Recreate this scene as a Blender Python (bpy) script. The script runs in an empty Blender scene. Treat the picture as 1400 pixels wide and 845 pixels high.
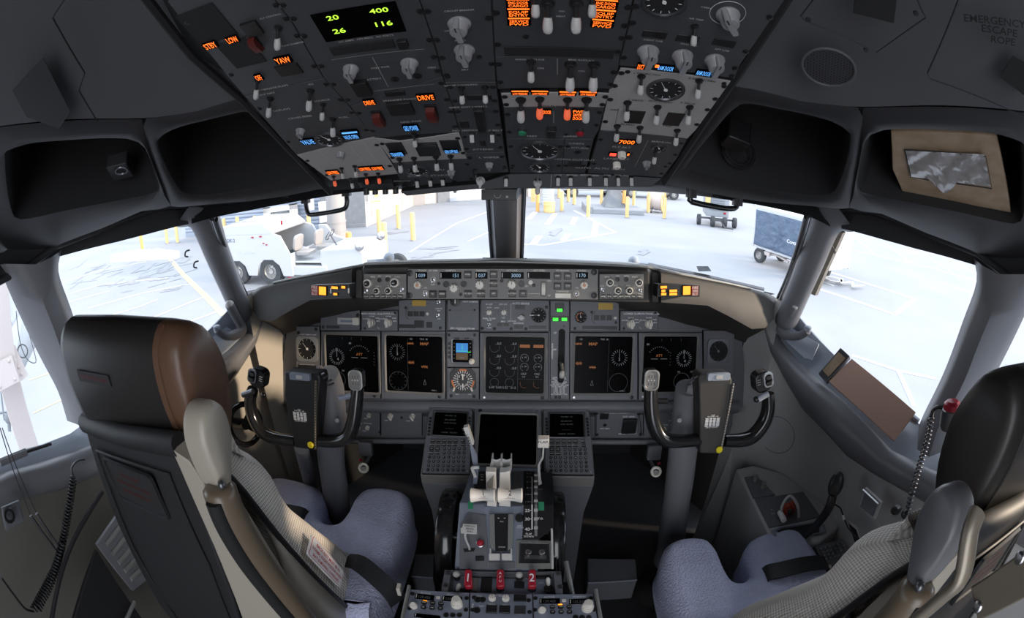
import bpy, math, random
from math import sin, cos, tan, pi, radians, asin, acos, hypot, atan2, sqrt
from mathutils import Vector as V, Matrix, Quaternion
random.seed(7)
SC = bpy.context.scene
COL = SC.collection
# ---------------------------------------------------------------- camera (full-frame 17 mm fisheye held behind the seats)
FPX, PITCH, YAW, CAM = 665.0, radians(19.5), radians(2.5), V((.07, 0, 1.40))
def ray(x, y):
    dx, dy = x - 700, 422.5 - y
    r = hypot(dx, dy) + 1e-9
    th = 2 * asin(min(1, r / 2 / FPX))
    v = V((sin(th) * dx / r, cos(th), sin(th) * dy / r))
    v = Matrix.Rotation(-PITCH, 3, 'X') @ v
    return Matrix.Rotation(YAW, 3, 'Z') @ v
def PX(x, y, X): d = ray(x, y); return CAM + d * ((X - CAM.x) / d.x)
def PY(x, y, Y): d = ray(x, y); return CAM + d * (Y / d.y)
def PZ(x, y, Z): d = ray(x, y); return CAM + d * ((Z - CAM.z) / d.z)
def PD(x, y, D): return CAM + ray(x, y) * D
class Plane:
    def __init__(s, p, up, right=(1, 0, 0)):
        s.p = V(p); s.r = V(right).normalized(); up = V(up); s.u = (up - s.r * up.dot(s.r)).normalized(); s.n = s.r.cross(s.u)
    def at(s, x, y, off=0):
        d = ray(x, y); return CAM + d * ((s.p + s.n * off - CAM).dot(s.n) / d.dot(s.n))
    def uv(s, x, y, off=0):
        q = s.at(x, y, off) - s.p; return q.dot(s.r), q.dot(s.u)
    def frame(s, o):
        return Matrix((( s.r.x, s.u.x, s.n.x, o[0]), (s.r.y, s.u.y, s.n.y, o[1]), (s.r.z, s.u.z, s.n.z, o[2]), (0, 0, 0, 1)))
def plane3(a, b, c):     # plane through three points, normal towards the camera
    a, b, c = V(a), V(b), V(c); n = (b - a).cross(c - a).normalized()
    if n.dot(CAM - a) < 0: n = -n
    r = V((1, 0, 0)); r = (r - n * r.dot(n)).normalized(); u = n.cross(r)
    return Plane(a, u, r)
def frame_z(o, n, up=(0, 0, 1)):
    n = V(n).normalized(); up = V(up); r = up.cross(n)
    if r.length < 1e-4: r = V((1, 0, 0)).cross(n)
    r.normalize(); u = n.cross(r)
    return Matrix(((r.x, u.x, n.x, o[0]), (r.y, u.y, n.y, o[1]), (r.z, u.z, n.z, o[2]), (0, 0, 0, 1)))
# ---------------------------------------------------------------- materials
MATS = {}
def mat(name, col, rough=.5, metal=0, emit=None, es=1, noise=None, bump=None, coat=0, trans=None, spec=.5):
    if name in MATS: return MATS[name]
    m = bpy.data.materials.new(name); m.use_nodes = True; nt = m.node_tree; b = nt.nodes['Principled BSDF']
    c = (*col, 1)
    b.inputs['Base Color'].default_value = c; b.inputs['Roughness'].default_value = rough; b.inputs['Metallic'].default_value = metal
    b.inputs['Coat Weight'].default_value = coat; b.inputs['Specular IOR Level'].default_value = spec
    if emit: b.inputs['Emission Color'].default_value = (*emit, 1); b.inputs['Emission Strength'].default_value = es
    tc = nt.nodes.new('ShaderNodeTexCoord')
    if noise:   # (scale, amount, second colour)
        n = nt.nodes.new('ShaderNodeTexNoise'); n.inputs['Scale'].default_value = noise[0]; n.inputs['Detail'].default_value = 5
        nt.links.new(tc.outputs['Object'], n.inputs['Vector'])
        cr = nt.nodes.new('ShaderNodeValToRGB'); cr.color_ramp.elements[0].position = .5 - noise[1]; cr.color_ramp.elements[1].position = .5 + noise[1]
        cr.color_ramp.elements[0].color = (*noise[2], 1); cr.color_ramp.elements[1].color = c
        nt.links.new(n.outputs['Fac'], cr.inputs['Fac']); nt.links.new(cr.outputs['Color'], b.inputs['Base Color'])
    if bump:    # (scale, strength, distance)
        n = nt.nodes.new('ShaderNodeTexNoise'); n.inputs['Scale'].default_value = bump[0]; n.inputs['Detail'].default_value = 3
        nt.links.new(tc.outputs['Object'], n.inputs['Vector'])
        bp = nt.nodes.new('ShaderNodeBump'); bp.inputs['Strength'].default_value = bump[1]; bp.inputs['Distance'].default_value = bump[2]
        nt.links.new(n.outputs['Fac'], bp.inputs['Height']); nt.links.new(bp.outputs['Normal'], b.inputs['Normal'])
    MATS[name] = m
    return m
def pat_mesh(name, col, hole, scale):      # woven seat cover with rows of small holes
    m = mat(name, col, .85); nt = m.node_tree; b = nt.nodes['Principled BSDF']
    tc = nt.nodes.new('ShaderNodeUVMap')
    sep = nt.nodes.new('ShaderNodeSeparateXYZ'); nt.links.new(tc.outputs['UV'], sep.inputs[0])
    outs = []
    for a in (0, 1):
        mu = nt.nodes.new('ShaderNodeMath'); mu.operation = 'MULTIPLY'; mu.inputs[1].default_value = scale * 2 * pi; nt.links.new(sep.outputs[a], mu.inputs[0])
        s = nt.nodes.new('ShaderNodeMath'); s.operation = 'SINE'; nt.links.new(mu.outputs[0], s.inputs[0]); outs.append(s)
    ad = nt.nodes.new('ShaderNodeMath'); ad.operation = 'ADD'; nt.links.new(outs[0].outputs[0], ad.inputs[0]); nt.links.new(outs[1].outputs[0], ad.inputs[1])
    cr = nt.nodes.new('ShaderNodeValToRGB'); cr.color_ramp.elements[0].position = .15; cr.color_ramp.elements[1].position = .62
    cr.color_ramp.elements[0].color = (*col, 1); cr.color_ramp.elements[1].color = (*hole, 1)
    mp = nt.nodes.new('ShaderNodeMapRange'); mp.inputs['From Min'].default_value = -1; mp.inputs['From Max'].default_value = 2
    nt.links.new(ad.outputs[0], mp.inputs['Value']); nt.links.new(mp.outputs[0], cr.inputs['Fac']); nt.links.new(cr.outputs['Color'], b.inputs['Base Color'])
    bp = nt.nodes.new('ShaderNodeBump'); bp.invert = True; bp.inputs['Strength'].default_value = .7; bp.inputs['Distance'].default_value = .003
    nt.links.new(mp.outputs[0], bp.inputs['Height']); nt.links.new(bp.outputs['Normal'], b.inputs['Normal'])
    return m
def glassmat(name, tint, refl=1.0):
    m = bpy.data.materials.new(name); m.use_nodes = True; nt = m.node_tree; nt.nodes.clear()
    o = nt.nodes.new('ShaderNodeOutputMaterial'); t = nt.nodes.new('ShaderNodeBsdfTransparent'); t.inputs[0].default_value = (*tint, 1)
    g = nt.nodes.new('ShaderNodeBsdfGlossy'); g.inputs['Roughness'].default_value = .02
    f = nt.nodes.new('ShaderNodeLayerWeight'); f.inputs['Blend'].default_value = .5
    p_ = nt.nodes.new('ShaderNodeMath'); p_.operation = 'POWER'; p_.inputs[1].default_value = 4; nt.links.new(f.outputs['Facing'], p_.inputs[0])
    k = nt.nodes.new('ShaderNodeMath'); k.operation = 'MULTIPLY_ADD'; k.inputs[1].default_value = .5 * refl; k.inputs[2].default_value = .03 * refl; nt.links.new(p_.outputs[0], k.inputs[0])
    x = nt.nodes.new('ShaderNodeMixShader'); nt.links.new(k.outputs[0], x.inputs[0]); nt.links.new(t.outputs[0], x.inputs[1]); nt.links.new(g.outputs[0], x.inputs[2])
    nt.links.new(x.outputs[0], o.inputs[0]); MATS[name] = m
    return m
G = {
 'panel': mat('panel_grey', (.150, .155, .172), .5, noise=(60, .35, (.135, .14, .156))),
 'panelB': mat('panel_blue_grey', (.235, .262, .325), .45, noise=(40, .3, (.215, .24, .30))),
 'mcp': mat('panel_warm_grey', (.185, .178, .170), .5),
 'ohp': mat('overhead_panel_grey', (.056, .058, .064), .5, noise=(50, .35, (.047, .049, .055))),
 'ohl': mat('overhead_panel_light_grey', (.36, .35, .345), .55, noise=(50, .35, (.33, .32, .315))),
 'line': mat('panel_seam', (.012, .012, .014), .7),
 'black': mat('black_plastic', (.012, .012, .013), .4),
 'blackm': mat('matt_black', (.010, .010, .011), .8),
 'gloss': mat('gloss_black', (.014, .014, .015), .18, coat=.3),
 'screen': mat('dark_screen', (.0015, .0015, .002), .25, spec=.05),
 'white': mat('white_paint', (.85, .85, .85), .5),
 'ivory': mat('ivory_knob', (.74, .70, .63), .4),
 'grip': mat('toggle_tip_grey', (.50, .49, .48), .35),
 'steel': mat('brushed_steel', (.5, .5, .52), .3, 1),
 'chrome': mat('chrome', (.75, .76, .8), .12, 1),
 'dsteel': mat('dark_steel', (.14, .14, .15), .35, .8),
 'orange': mat('amber_light', (.1, .02, 0), .5, emit=(1, .15, .015), es=1.7),
 'amber': mat('yellow_amber_light', (.1, .05, 0), .5, emit=(1, .30, .018), es=1.6),
 'amberd': mat('dim_amber_symbol', (.05, .02, 0), .5, emit=(1, .3, .05), es=.13),
 'greenl': mat('green_light', (0, .1, 0), .5, emit=(.08, 1, .08), es=.75),
 'greend': mat('green_digits', (.02, .1, 0), .5, emit=(.5, 1, .05), es=1.2),
 'bluel': mat('blue_light', (0, .02, .1), .5, emit=(.12, .42, 1), es=1.0),
 'blued': mat('blue_digits', (.02, .04, .1), .5, emit=(.5, .75, 1), es=.34),
 'whited': mat('dim_white_symbol', (.05, .05, .05), .5, emit=(.75, .8, .9), es=.10),
 'whitef': mat('faint_symbol', (.03, .03, .03), .5, emit=(.6, .65, .7), es=.035),
 'skyd': mat('display_sky_blue', (.01, .05, .1), .5, emit=(.04, .26, .75), es=.55),
 'earthd': mat('display_earth_brown', (.05, .02, .01), .5, emit=(.20, .13, .04), es=.2),
 'redd': mat('red_warning_plate', (.22, .015, .015), .4, emit=(.5, .02, .02), es=.08),
 'red': mat('red_paint', (.36, .012, .03), .35),
 'dred': mat('dark_red_guard', (.10, .012, .010), .4),
 'green': mat('green_paint', (.03, .25, .12), .5),
 'yellow': mat('yellow_placard', (.52, .33, .05), .5),
 'byellow': mat('bright_yellow_knob', (.8, .66, .02), .35),
 'beige': mat('beige_liner', (.40, .365, .315), .55, bump=(350, .12, .001)),
 'greyl': mat('grey_side_liner', (.46, .46, .455), .5, bump=(350, .1, .001)),
 'ledge': mat('blue_grey_ledge', (.30, .34, .40), .45),
 'ceil': mat('ceiling_liner', (.078, .078, .086), .65, bump=(500, .15, .0008)),
 'bin': mat('dark_bin_plastic', (.022, .022, .025), .55, bump=(400, .15, .0008)),
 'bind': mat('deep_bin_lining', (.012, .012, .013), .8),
 'post': mat('window_post_grey', (.16, .16, .175), .38),
 'shield': mat('glareshield_charcoal', (.042, .039, .036), .6, bump=(600, .2, .0006)),
 'leather': mat('brown_leather', (.115, .060, .035), .40, bump=(45, .25, .004)),
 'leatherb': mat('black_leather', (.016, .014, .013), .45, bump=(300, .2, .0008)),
 'shell': mat('seat_shell_black', (.018, .018, .020), .6, bump=(500, .2, .0006)),
 'frame': mat('seat_frame_bronze', (.26, .225, .18), .35, .35),
 'tan': mat('seat_pod_tan', (.40, .36, .30), .35),
 'fleece': mat('blue_grey_sheepskin', (.62, .65, .87), .95, noise=(28, .3, (.52, .55, .75)), bump=(160, 1.0, .006)),
 'strap': mat('black_webbing', (.02, .021, .024), .6, bump=(900, .3, .0006)),
 'floor': mat('dark_floor', (.03, .03, .033), .6),
 'paper': mat('tan_binder', (.36, .27, .19), .7, noise=(30, .12, (.30, .21, .13))),
 'tanplate': mat('clear_brown_plate', (.46, .29, .23), .22),
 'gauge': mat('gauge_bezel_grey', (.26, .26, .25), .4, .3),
 'lwhite': mat('lever_white', (.66, .64, .61), .35),
}
pat_mesh('perforated_seat_cover', (.84, .79, .73), (.48, .42, .37), 92)
glassmat('window_glass', (.97, .985, .98), .6)
glassmat('clear_plastic', (.93, .93, .93), 1.6)
# ---------------------------------------------------------------- mesh builder
class MB:
    def __init__(s): s.v = []; s.f = []; s.mi = []; s.uv = {}; s.k = 0; s.T = Matrix()
    def vs(s, pts):
        n = len(s.v); s.v += [s.T @ V(p) for p in pts]; return n
    def face(s, idx): s.f.append(tuple(idx)); s.mi.append(s.k)
    def poly(s, pts): n = s.vs(pts); s.face(range(n, n + len(pts))); return s
    def box(s, c, d, F=None):
        c = V(c); h = V(d) / 2
        P = [V((sx * h.x, sy * h.y, sz * h.z)) + c for sz in (-1, 1) for sy in (-1, 1) for sx in (-1, 1)]
        if F is not None: P = [F @ p for p in P]
        n = s.vs(P)
        for q in ((0, 2, 3, 1), (4, 5, 7, 6), (0, 1, 5, 4), (2, 6, 7, 3), (0, 4, 6, 2), (1, 3, 7, 5)): s.face([n + i for i in q])
        return s
    def prism(s, poly, z0, z1, F=None, top=None):
        a = [V((p[0], p[1], z0)) for p in poly]; b = [V((p[0], p[1], z1)) for p in (top or poly)]
        return s.loft([[F @ p for p in a], [F @ p for p in b]] if F is not None else [a, b], True, True)
    def slab(s, w, h, z0, z1, r=.002, c=(0, 0), n=3, bev=0, F=None):
        P = rrect(w, h, r, n, c)
        if not bev: return s.prism(P, z0, z1, F)
        Q = rrect(w - 2 * bev, h - 2 * bev, max(r - bev, .0002), n, c)
        R_ = [[V((p[0], p[1], z0)) for p in P], [V((p[0], p[1], z1 - bev)) for p in P], [V((p[0], p[1], z1)) for p in Q]]
        if F is not None: R_ = [[F @ p for p in q] for q in R_]
        return s.loft(R_, True, True)
    def loft(s, rings, cap=True, closed=True, capend=None):
        n = len(rings[0]); b = [s.vs(r) for r in rings]
        for i in range(len(rings) - 1):
            for j in range(n if closed else n - 1):
                k = (j + 1) % n; s.face((b[i] + j, b[i] + k, b[i + 1] + k, b[i + 1] + j))
        if cap and closed: s.face([b[0] + j for j in reversed(range(n))])
        if (cap if capend is None else capend) and closed: s.face([b[-1] + j for j in range(n)])
        return s
    def lathe(s, prof, n=16, F=None, cap=True):
        R_ = []
        for r, z in prof:
            q = [V((max(r, 1e-5) * cos(2 * pi * i / n), max(r, 1e-5) * sin(2 * pi * i / n), z)) for i in range(n)]
            R_.append([F @ p for p in q] if F is not None else q)
        return s.loft(R_, cap)
    def cyl(s, p0, p1, r0, r1=None, n=12):
        p0, p1 = V(p0), V(p1); return s.lathe([(r0, 0), (r0 if r1 is None else r1, (p1 - p0).length)], n, frame_z(p0, p1 - p0))
    def tube(s, pts, r, n=8, cap=True, sx=1, up=None):
        pts = [V(p) for p in pts]; rs = r if isinstance(r, (list, tuple)) else [r] * len(pts)
        t0 = (pts[1] - pts[0]).normalized(); ref = V(up) if up else (V((0, 0, 1)) if abs(t0.z) < .9 else V((1, 0, 0)))
        R_ = []; x = None
        for i, p in enumerate(pts):
            t = (pts[min(i + 1, len(pts) - 1)] - pts[max(i - 1, 0)]).normalized()
            x = (ref if x is None else x); x = (x - t * x.dot(t))
            if x.length < 1e-6: x = t.orthogonal()
            x.normalize(); y = t.cross(x)
            R_.append([p + x * (rs[i] * cos(2 * pi * j / n)) + y * (rs[i] * sx * sin(2 * pi * j / n)) for j in range(n)])
        return s.loft(R_, cap)
    def sphere(s, c, r, n=12, m=8, sc=(1, 1, 1), F=None):
        c = V(c); R_ = []
        for i in range(m + 1):
            a = -pi / 2 + pi * i / m; rr = max(cos(a), 1e-3) * r
            q = [V((rr * cos(2 * pi * j / n) * sc[0], rr * sin(2 * pi * j / n) * sc[1], r * sin(a) * sc[2])) + c for j in range(n)]
            R_.append([F @ p for p in q] if F is not None else q)
        return s.loft(R_, True)
    def torus(s, c, R0, r, n=40, m=8, F=None, a0=0, a1=2 * pi):
        full = abs(a1 - a0 - 2 * pi) < 1e-6; N = n if full else n + 1; c = V(c); P = []
        for i in range(N):
            a = a0 + (a1 - a0) * i / n
            q = [V(((R0 + r * cos(2 * pi * j / m)) * cos(a), (R0 + r * cos(2 * pi * j / m)) * sin(a), r * sin(2 * pi * j / m))) + c for j in range(m)]
            P.append([F @ p for p in q] if F is not None else q)
        if full: P.append(P[0])
        return s.loft(P, not full)
    def ringframe(s, outer, inner, z0, z1, F=None):     # flat frame between two outlines of equal count
        f = (lambda L, z: [(F @ V((p[0], p[1], z))) if F is not None else V((p[0], p[1], z)) for p in L])
        return s.loft([f(outer, z0), f(outer, z1), f(inner, z1), f(inner, z0)], False)
    def grid(s, rows, uvscale=None):
        n = len(rows[0]); b = s.vs([p for r in rows for p in r])
        if uvscale:
            for i in range(len(rows)):
                for j in range(n): s.uv[b + i * n + j] = (uvscale[0] * j / (n - 1), uvscale[1] * i / (len(rows) - 1))
        for i in range(len(rows) - 1):
            for j in range(n - 1):
                a = b + i * n + j; s.face((a, a + 1, a + n + 1, a + n))
        return s
    def text(s, t, h, c=(0, 0, 0), F=None, z=None, align='C', sx=1, w=None):
        vs, fs = textmesh(t); xs = [v[0] for v in vs]
        if not xs: return s
        x0, x1 = min(xs), max(xs); sx = sx if w is None else w / ((x1 - x0) * h / .7); ox = {'C': (x0 + x1) / 2, 'L': x0, 'R': x1}[align]; k = h / .7
        P = [V(((v[0] - ox) * k * sx + c[0], v[1] * k - h / 2 + c[1], c[2])) for v in vs]
        if F is not None: P = [F @ p for p in P]
        n = s.vs(P)
        for f in fs: s.face([n + i for i in f])
        return s
    def mk(s, name, mats, parent=None, smooth=35, bevel=0, sub=0, solid=0, world=None, keep=False):
        me = bpy.data.meshes.new(name)
        pts = s.v; org = V((0, 0, 0))
        if parent is None and world is None and pts and not keep:
            lo = V([min(p[i] for p in pts) for i in range(3)]); hi = V([max(p[i] for p in pts) for i in range(3)])
            org = V(((lo.x + hi.x) / 2, (lo.y + hi.y) / 2, lo.z))
        me.from_pydata([tuple(p - org) for p in pts], [], s.f)
        mats = mats if isinstance(mats, (list, tuple)) else [mats]
        for m in mats: me.materials.append(m if not isinstance(m, str) else (G[m] if m in G else MATS[m]))
        if len(mats) > 1:
            for p, k in zip(me.polygons, s.mi): p.material_index = k
        if s.uv:
            ul = me.uv_layers.new(name='UVMap')
            for l in me.loops: ul.data[l.index].uv = s.uv.get(l.vertex_index, (0, 0))
        if smooth:
            me.polygons.foreach_set('use_smooth', [True] * len(me.polygons))
            me.set_sharp_from_angle(angle=radians(smooth))
        o = bpy.data.objects.new(name, me); COL.objects.link(o)
        if parent is not None:
            o.parent = parent; Mw = world if world is not None else Matrix()
            set_world(o, Mw)
        else:
            o.matrix_basis = world if world is not None else Matrix.Translation(org); W[o.name] = o.matrix_basis.copy()
        if bevel:
            b = o.modifiers.new('b', 'BEVEL'); b.width = bevel; b.segments = 2; b.limit_method = 'ANGLE'; b.angle_limit = radians(40)
        if solid:
            b = o.modifiers.new('s', 'SOLIDIFY'); b.thickness = solid; b.offset = 1 if solid > 0 else -1; b.thickness = abs(solid)
        if sub:
            b = o.modifiers.new('u', 'SUBSURF'); b.levels = sub; b.render_levels = sub
        return o
W = {}
def set_world(o, Mw):
    W[o.name] = Mw.copy(); o.matrix_basis = W[o.parent.name].inverted() @ Mw if o.parent else Mw
def inst(src, Mw, parent, name=None):
    o = bpy.data.objects.new(name or src.name.split('.')[0], src.data); COL.objects.link(o)
    for m in src.modifiers:
        b = o.modifiers.new(m.name, m.type)
        if m.type == 'BEVEL': b.width = m.width; b.segments = m.segments; b.limit_method = m.limit_method; b.angle_limit = m.angle_limit
    o.parent = parent; set_world(o, Mw); return o
_tx = {}
def textmesh(t):
    if t not in _tx:
        c = bpy.data.curves.new('t', 'FONT'); c.body = t; c.size = 1; c.resolution_u = 2; c.align_x = 'LEFT'; c.offset = .012
        o = bpy.data.objects.new('t', c); COL.objects.link(o)
        dg = bpy.context.evaluated_depsgraph_get(); me = bpy.data.meshes.new_from_object(o.evaluated_get(dg))
        _tx[t] = ([tuple(v.co) for v in me.vertices], [tuple(p.vertices) for p in me.polygons])
        bpy.data.objects.remove(o); bpy.data.curves.remove(c); bpy.data.meshes.remove(me)
    return _tx[t]
def rrect(w, h, r, n=3, c=(0, 0)):
    r = min(r, w / 2 - 1e-5, h / 2 - 1e-5); P = []
    for cx, cy, a in ((w / 2 - r, h / 2 - r, 0), (-w / 2 + r, h / 2 - r, 90), (-w / 2 + r, -h / 2 + r, 180), (w / 2 - r, -h / 2 + r, 270)):
        for i in range(n + 1):
            t = radians(a + 90 * i / n); P.append((c[0] + cx + r * cos(t), c[1] + cy + r * sin(t)))
    return P
def cr(pts, k=4, closed=False):       # Catmull-Rom through 3-D or 2-D points
    pts = [V(p) for p in pts]; n = len(pts); out = []
    for i in range(n if closed else n - 1):
        g = (lambda j: pts[j % n]) if closed else (lambda j: pts[min(max(j, 0), n - 1)])
        a, b, c, d = g(i - 1), g(i), g(i + 1), g(i + 2)
        for q in range(k):
            t = q / k; out.append(.5 * ((2 * b) + (c - a) * t + (2 * a - 5 * b + 4 * c - d) * t * t + (3 * b - a - 3 * c + d) * t ** 3))
    if not closed: out.append(pts[-1])
    return out
def smoothgrid(rows, k=4):
    rows = [cr(r, k) for r in rows]; cols = [cr([r[j] for r in rows], k) for j in range(len(rows[0]))]
    return [[cols[j][i] for j in range(len(cols))] for i in range(len(cols[0]))]
def resamp(pts, n, closed=False):
    pts = [V(p) for p in pts]
    if closed: pts = pts + [pts[0]]
    L = [0]
    for a, b in zip(pts, pts[1:]): L.append(L[-1] + (b - a).length)
    out = []; m = n if closed else n - 1
    for i in range(n):
        t = L[-1] * i / m; j = 0
        while j < len(L) - 2 and L[j + 1] < t: j += 1
        out.append(pts[j].lerp(pts[j + 1], (t - L[j]) / max(L[j + 1] - L[j], 1e-9)))
    return out
# ---------------------------------------------------------------- tags
def tag(o, label=None, cat=None, group=None, kind=None):
    if label: o['label'] = label
    if cat: o['category'] = cat
    if group: o['group'] = group
    if kind: o['kind'] = kind
    return o
def thing(name, label, cat, M=None, group=None):
    o = bpy.data.objects.new(name, None); COL.objects.link(o); o.empty_display_size = .02
    M = M if isinstance(M, Matrix) else Matrix.Translation(M or (0, 0, 0))
    o.matrix_basis = M; W[o.name] = M.copy(); return tag(o, label, cat, group)
def struct(o, label=None): o['kind'] = 'structure'; return tag(o, label)
def mirror(p): return V((-p[0], p[1], p[2]))
# ================================================================ the apron outside
GZ = -2.6
def gp(x, y, dz=0): return PZ(x, y, GZ + dz)
mat('concrete', (.355, .365, .395), .85, noise=(.35, .30, (.29, .30, .325)))
mat('line_white', (.86, .86, .86), .7); mat('line_yellow', (.80, .66, .30), .7); mat('line_pale_yellow', (.72, .66, .50), .7)
mat('dark_stain', (.30, .31, .335), .85); mat('snow', (.70, .75, .82), .8, noise=(3, .3, (.48, .52, .58)), bump=(4, 1, .1))
mat('post_yellow', (.80, .60, .27), .5, noise=(6, .2, (.74, .53, .22))); mat('post_orange', (.75, .40, .12), .5)
mat('corrugated_blue_grey', (.34, .39, .48), .5, .2); mat('wall_pinkish', (.62, .56, .52), .8, noise=(2, .3, (.55, .5, .47)))
mat('block_grey', (.25, .27, .29), .9, noise=(5, .3, (.20, .21, .23))); mat('shutter_white', (.62, .65, .68), .6); mat('column_tan', (.36, .34, .33), .6)
mat('vehicle_white', (.52, .53, .55), .4); mat('arch_dark', (.045, .06, .065), .8); mat('tyre', (.05, .055, .06), .8); mat('hub', (.45, .44, .42), .4, .5)
mat('curtain_blue', (.105, .15, .225), .45, bump=(3.5, 1.0, .10)); mat('frame_white', (.55, .57, .60), .4); mat('jetway_tan', (.60, .53, .51), .6)
gm = MB()
N = 14
gm.grid([[V((-75 + 150 * i / N, -12 + 92 * j / N, GZ)) for i in range(N + 1)] for j in range(N + 1)])
GLZ = [0]
def gline(k, pts, w=.12, z=.012):
    GLZ[0] += 1; z = .006 + .00008 * GLZ[0]; gm.k = k; P = [gp(*p) for p in pts]; P = [V((p.x, p.y, GZ + z)) for p in P]
    for a, b in zip(P, P[1:]):
        d = (b - a).normalized(); s = V((-d.y, d.x, 0)) * w / 2; gm.poly([a - s, b - s, b + s, a + s])
gline(1, [(785, 288), (842, 318), (745, 335), (700, 334)], .14)
for a, b in (((815, 304), (812, 323)), ((787, 297), (782, 307)), ((759, 292), (748, 307)), ((777, 320), (770, 329)), ((737, 323), (729, 334)), ((732, 290), (722, 300))): gline(1, [a, b], .28)
gline(1, [(1080, 368), (1140, 391)], .1); gline(1, [(1137, 373), (1250, 409), (1223, 430), (1115, 394)], .2)
for L in (((1150, 339), (1195, 349), (1275, 367), (1335, 385)), ((1169, 324), (1195, 349)), ((1207, 331), (1247, 361)), ((1262, 346), (1300, 372)), ((1300, 356), (1330, 372)),
          ((1165, 486), (1228, 507), (1280, 518)), ((1228, 507), (1250, 556))): gline(1, L, .13)
gline(3, [(1277, 383), (1325, 400)], .12)
gline(2, [(225, 345), (250, 375), (278, 402), (306, 431)], .22)
for L in (((150, 466), (215, 432), (280, 406)), ((240, 447), (298, 426)), ((120, 422), (200, 400), (262, 388)), ((110, 444), (190, 420), (215, 410)), ((88, 404), (140, 389), (230, 380)), ((85, 416), (150, 398)), ((86, 387), (130, 372), (200, 358))): gline(3, L, .10)
for L in (((40, 520), (75, 508)), ((46, 565), (95, 542))): gline(2, L, .07)
gline(1, [(560, 345), (625, 305), (680, 285)], .08); gline(1, [(640, 330), (672, 316)], .08)
gline(2, [(565, 358), (580, 356), (605, 362)], .12)
random.seed(3)
for i in range(46):
    x, y = random.uniform(90, 240), random.uniform(362, 400)
    if y > 330 + (245 - x) * .2 + 5: gline(4, [(x, y), (x + random.uniform(8, 34), y - random.uniform(2, 12))], random.uniform(.04, .16), .02)
for (x, y, r) in ((600, 342, 30), (580, 352, 22), (225, 370, 14), (252, 356, 10), (545, 318, 16), (310, 335, 14), (760, 318, 8), (880, 345, 6)):
    for i in range(5): gline(4, [(x - r * random.uniform(.3, 1), y + random.uniform(-3, 5)), (x + r * random.uniform(.3, 1), y - random.uniform(0, 6))], random.uniform(.05, .3), .02)
gm.k = 1
tp = [gp(1140, 386), gp(1180, 397)]
for t, x, y in (('T', 1112, 375), ('O', 1139, 386), ('W', 1161, 392)):
    o = gp(x, y); d = (gp(1250, 409) - gp(1137, 373)).normalized(); F = Matrix(((d.x, -d.y, 0, o.x), (d.y, d.x, 0, o.y), (0, 0, 1, GZ + .014), (0, 0, 0, 1)))
    F = F @ Matrix.Translation(V((0, 0, .12))); gm.text(t, .85, F=F, sx=.85)
struct(gm.mk('ground', ['concrete', 'line_white', 'line_yellow', 'line_pale_yellow', 'dark_stain'], smooth=0), 'pale concrete apron with painted lines')
# snow heap
rows = []
random.seed(5)
for j in range(9):
    r = []
    for i in range(29):
        x = 150 + 96 * i / 28; y0 = 352 - (x - 150) * .06
        b = gp(x, y0 + 7 - j * 1.4); h = (sin(pi * j / 8) ** .7) * sin(pi * i / 28) ** .5 * .45 * random.uniform(.55, 1)
        r.append(V((b.x, b.y, GZ - .02 + h)))
    rows.append(r)
tag(MB().grid(rows).mk('snow_heap', 'snow'), 'low heap of ploughed snow on the apron beyond the left side window', 'snow heap', kind='stuff')
# building
def wallbox(name, m, a, b, h, th=.3, extra=None, k=1):
    a = V((a.x, a.y, GZ)); b = V((b.x, b.y, GZ)); L = (b - a).length; u = (b - a).normalized(); n = V((u.y, -u.x, 0))
    if n.dot(CAM - a) < 0: n = -n
    F = Matrix(((u.x, 0, n.x, a.x), (u.y, 0, n.y, a.y), (0, 1, 0, GZ), (0, 0, 0, 1)))   # x along, y up, z out
    return F, L, h, th
F, L, h, th = wallbox('', '', gp(255, 324), gp(452, 312), 7)
m = MB(); nrib = 34; P = []
for i in range(nrib * 4 + 1):
    z = 0.25 + i * (6.8 / (nrib * 4)); P.append((z, .05 * (0, .7, 1, .7)[i % 4]))
m.grid([[F @ V((x, z, o)) for x in (0, L)] for z, o in P]); m.box((L / 2, .12, .02), (L, .28, .12), F); m.box((L / 2, 3.5, -.15), (L, 7, .1), F)
struct(m.mk('wall_corrugated', 'corrugated_blue_grey', smooth=60), 'blue-grey corrugated building wall')
F2, L2, *_ = wallbox('', '', gp(440, 313), gp(501, 310), 7); m = MB(); m.box((L2 / 2, 3.5, -.6), (L2, 7, 1.2), F2); m.box((L2 / 2, .1, .05), (L2, .2, .1), F2)
struct(m.mk('wall_block', 'block_grey', smooth=0, bevel=.02), 'grey blockwork corner of the building')
A3 = F2 @ V((L2, 0, 0)); B3 = gp(566, 281); F3, L3, *_ = wallbox('', '', A3, B3, 7); m = MB(); m.box((L3 / 2, 3.5, -.2), (L3, 7, .4), F3)
for k in range(5): m.box((L3 * (.1 + .2 * k), 3.5, .02), (.05, 7, .05), F3)
struct(m.mk('wall_pink', 'wall_pinkish', smooth=0), 'pinkish building wall beside the corner')
F4, L4, *_ = wallbox('', '', gp(562, 281), gp(1000, 262), 7); m = MB(); m.k = 0; m.box((.45, 3.5, .1), (.9, 7, .5), F4); m.k = 1; m.box((1.5, 3.5, -.2), (1.2, 7, .3), F4); m.k = 2; m.box((5.4, 3.6, -.3), (5.4, 7.2, .2), F4)
for i in range(16): m.box((5.4, .25 + i * .42, -.17), (5.3, .02, .03), F4)
m.k = 1; m.box((8.6, 3.5, -.15), (1.3, 7, .4), F4); m.box((10.4, 3.5, -.1), (2.3, 7, .6), F4); m.k = 3; m.box((2.4, 3.5, -.1), (.9, 7, .35), F4)
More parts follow.
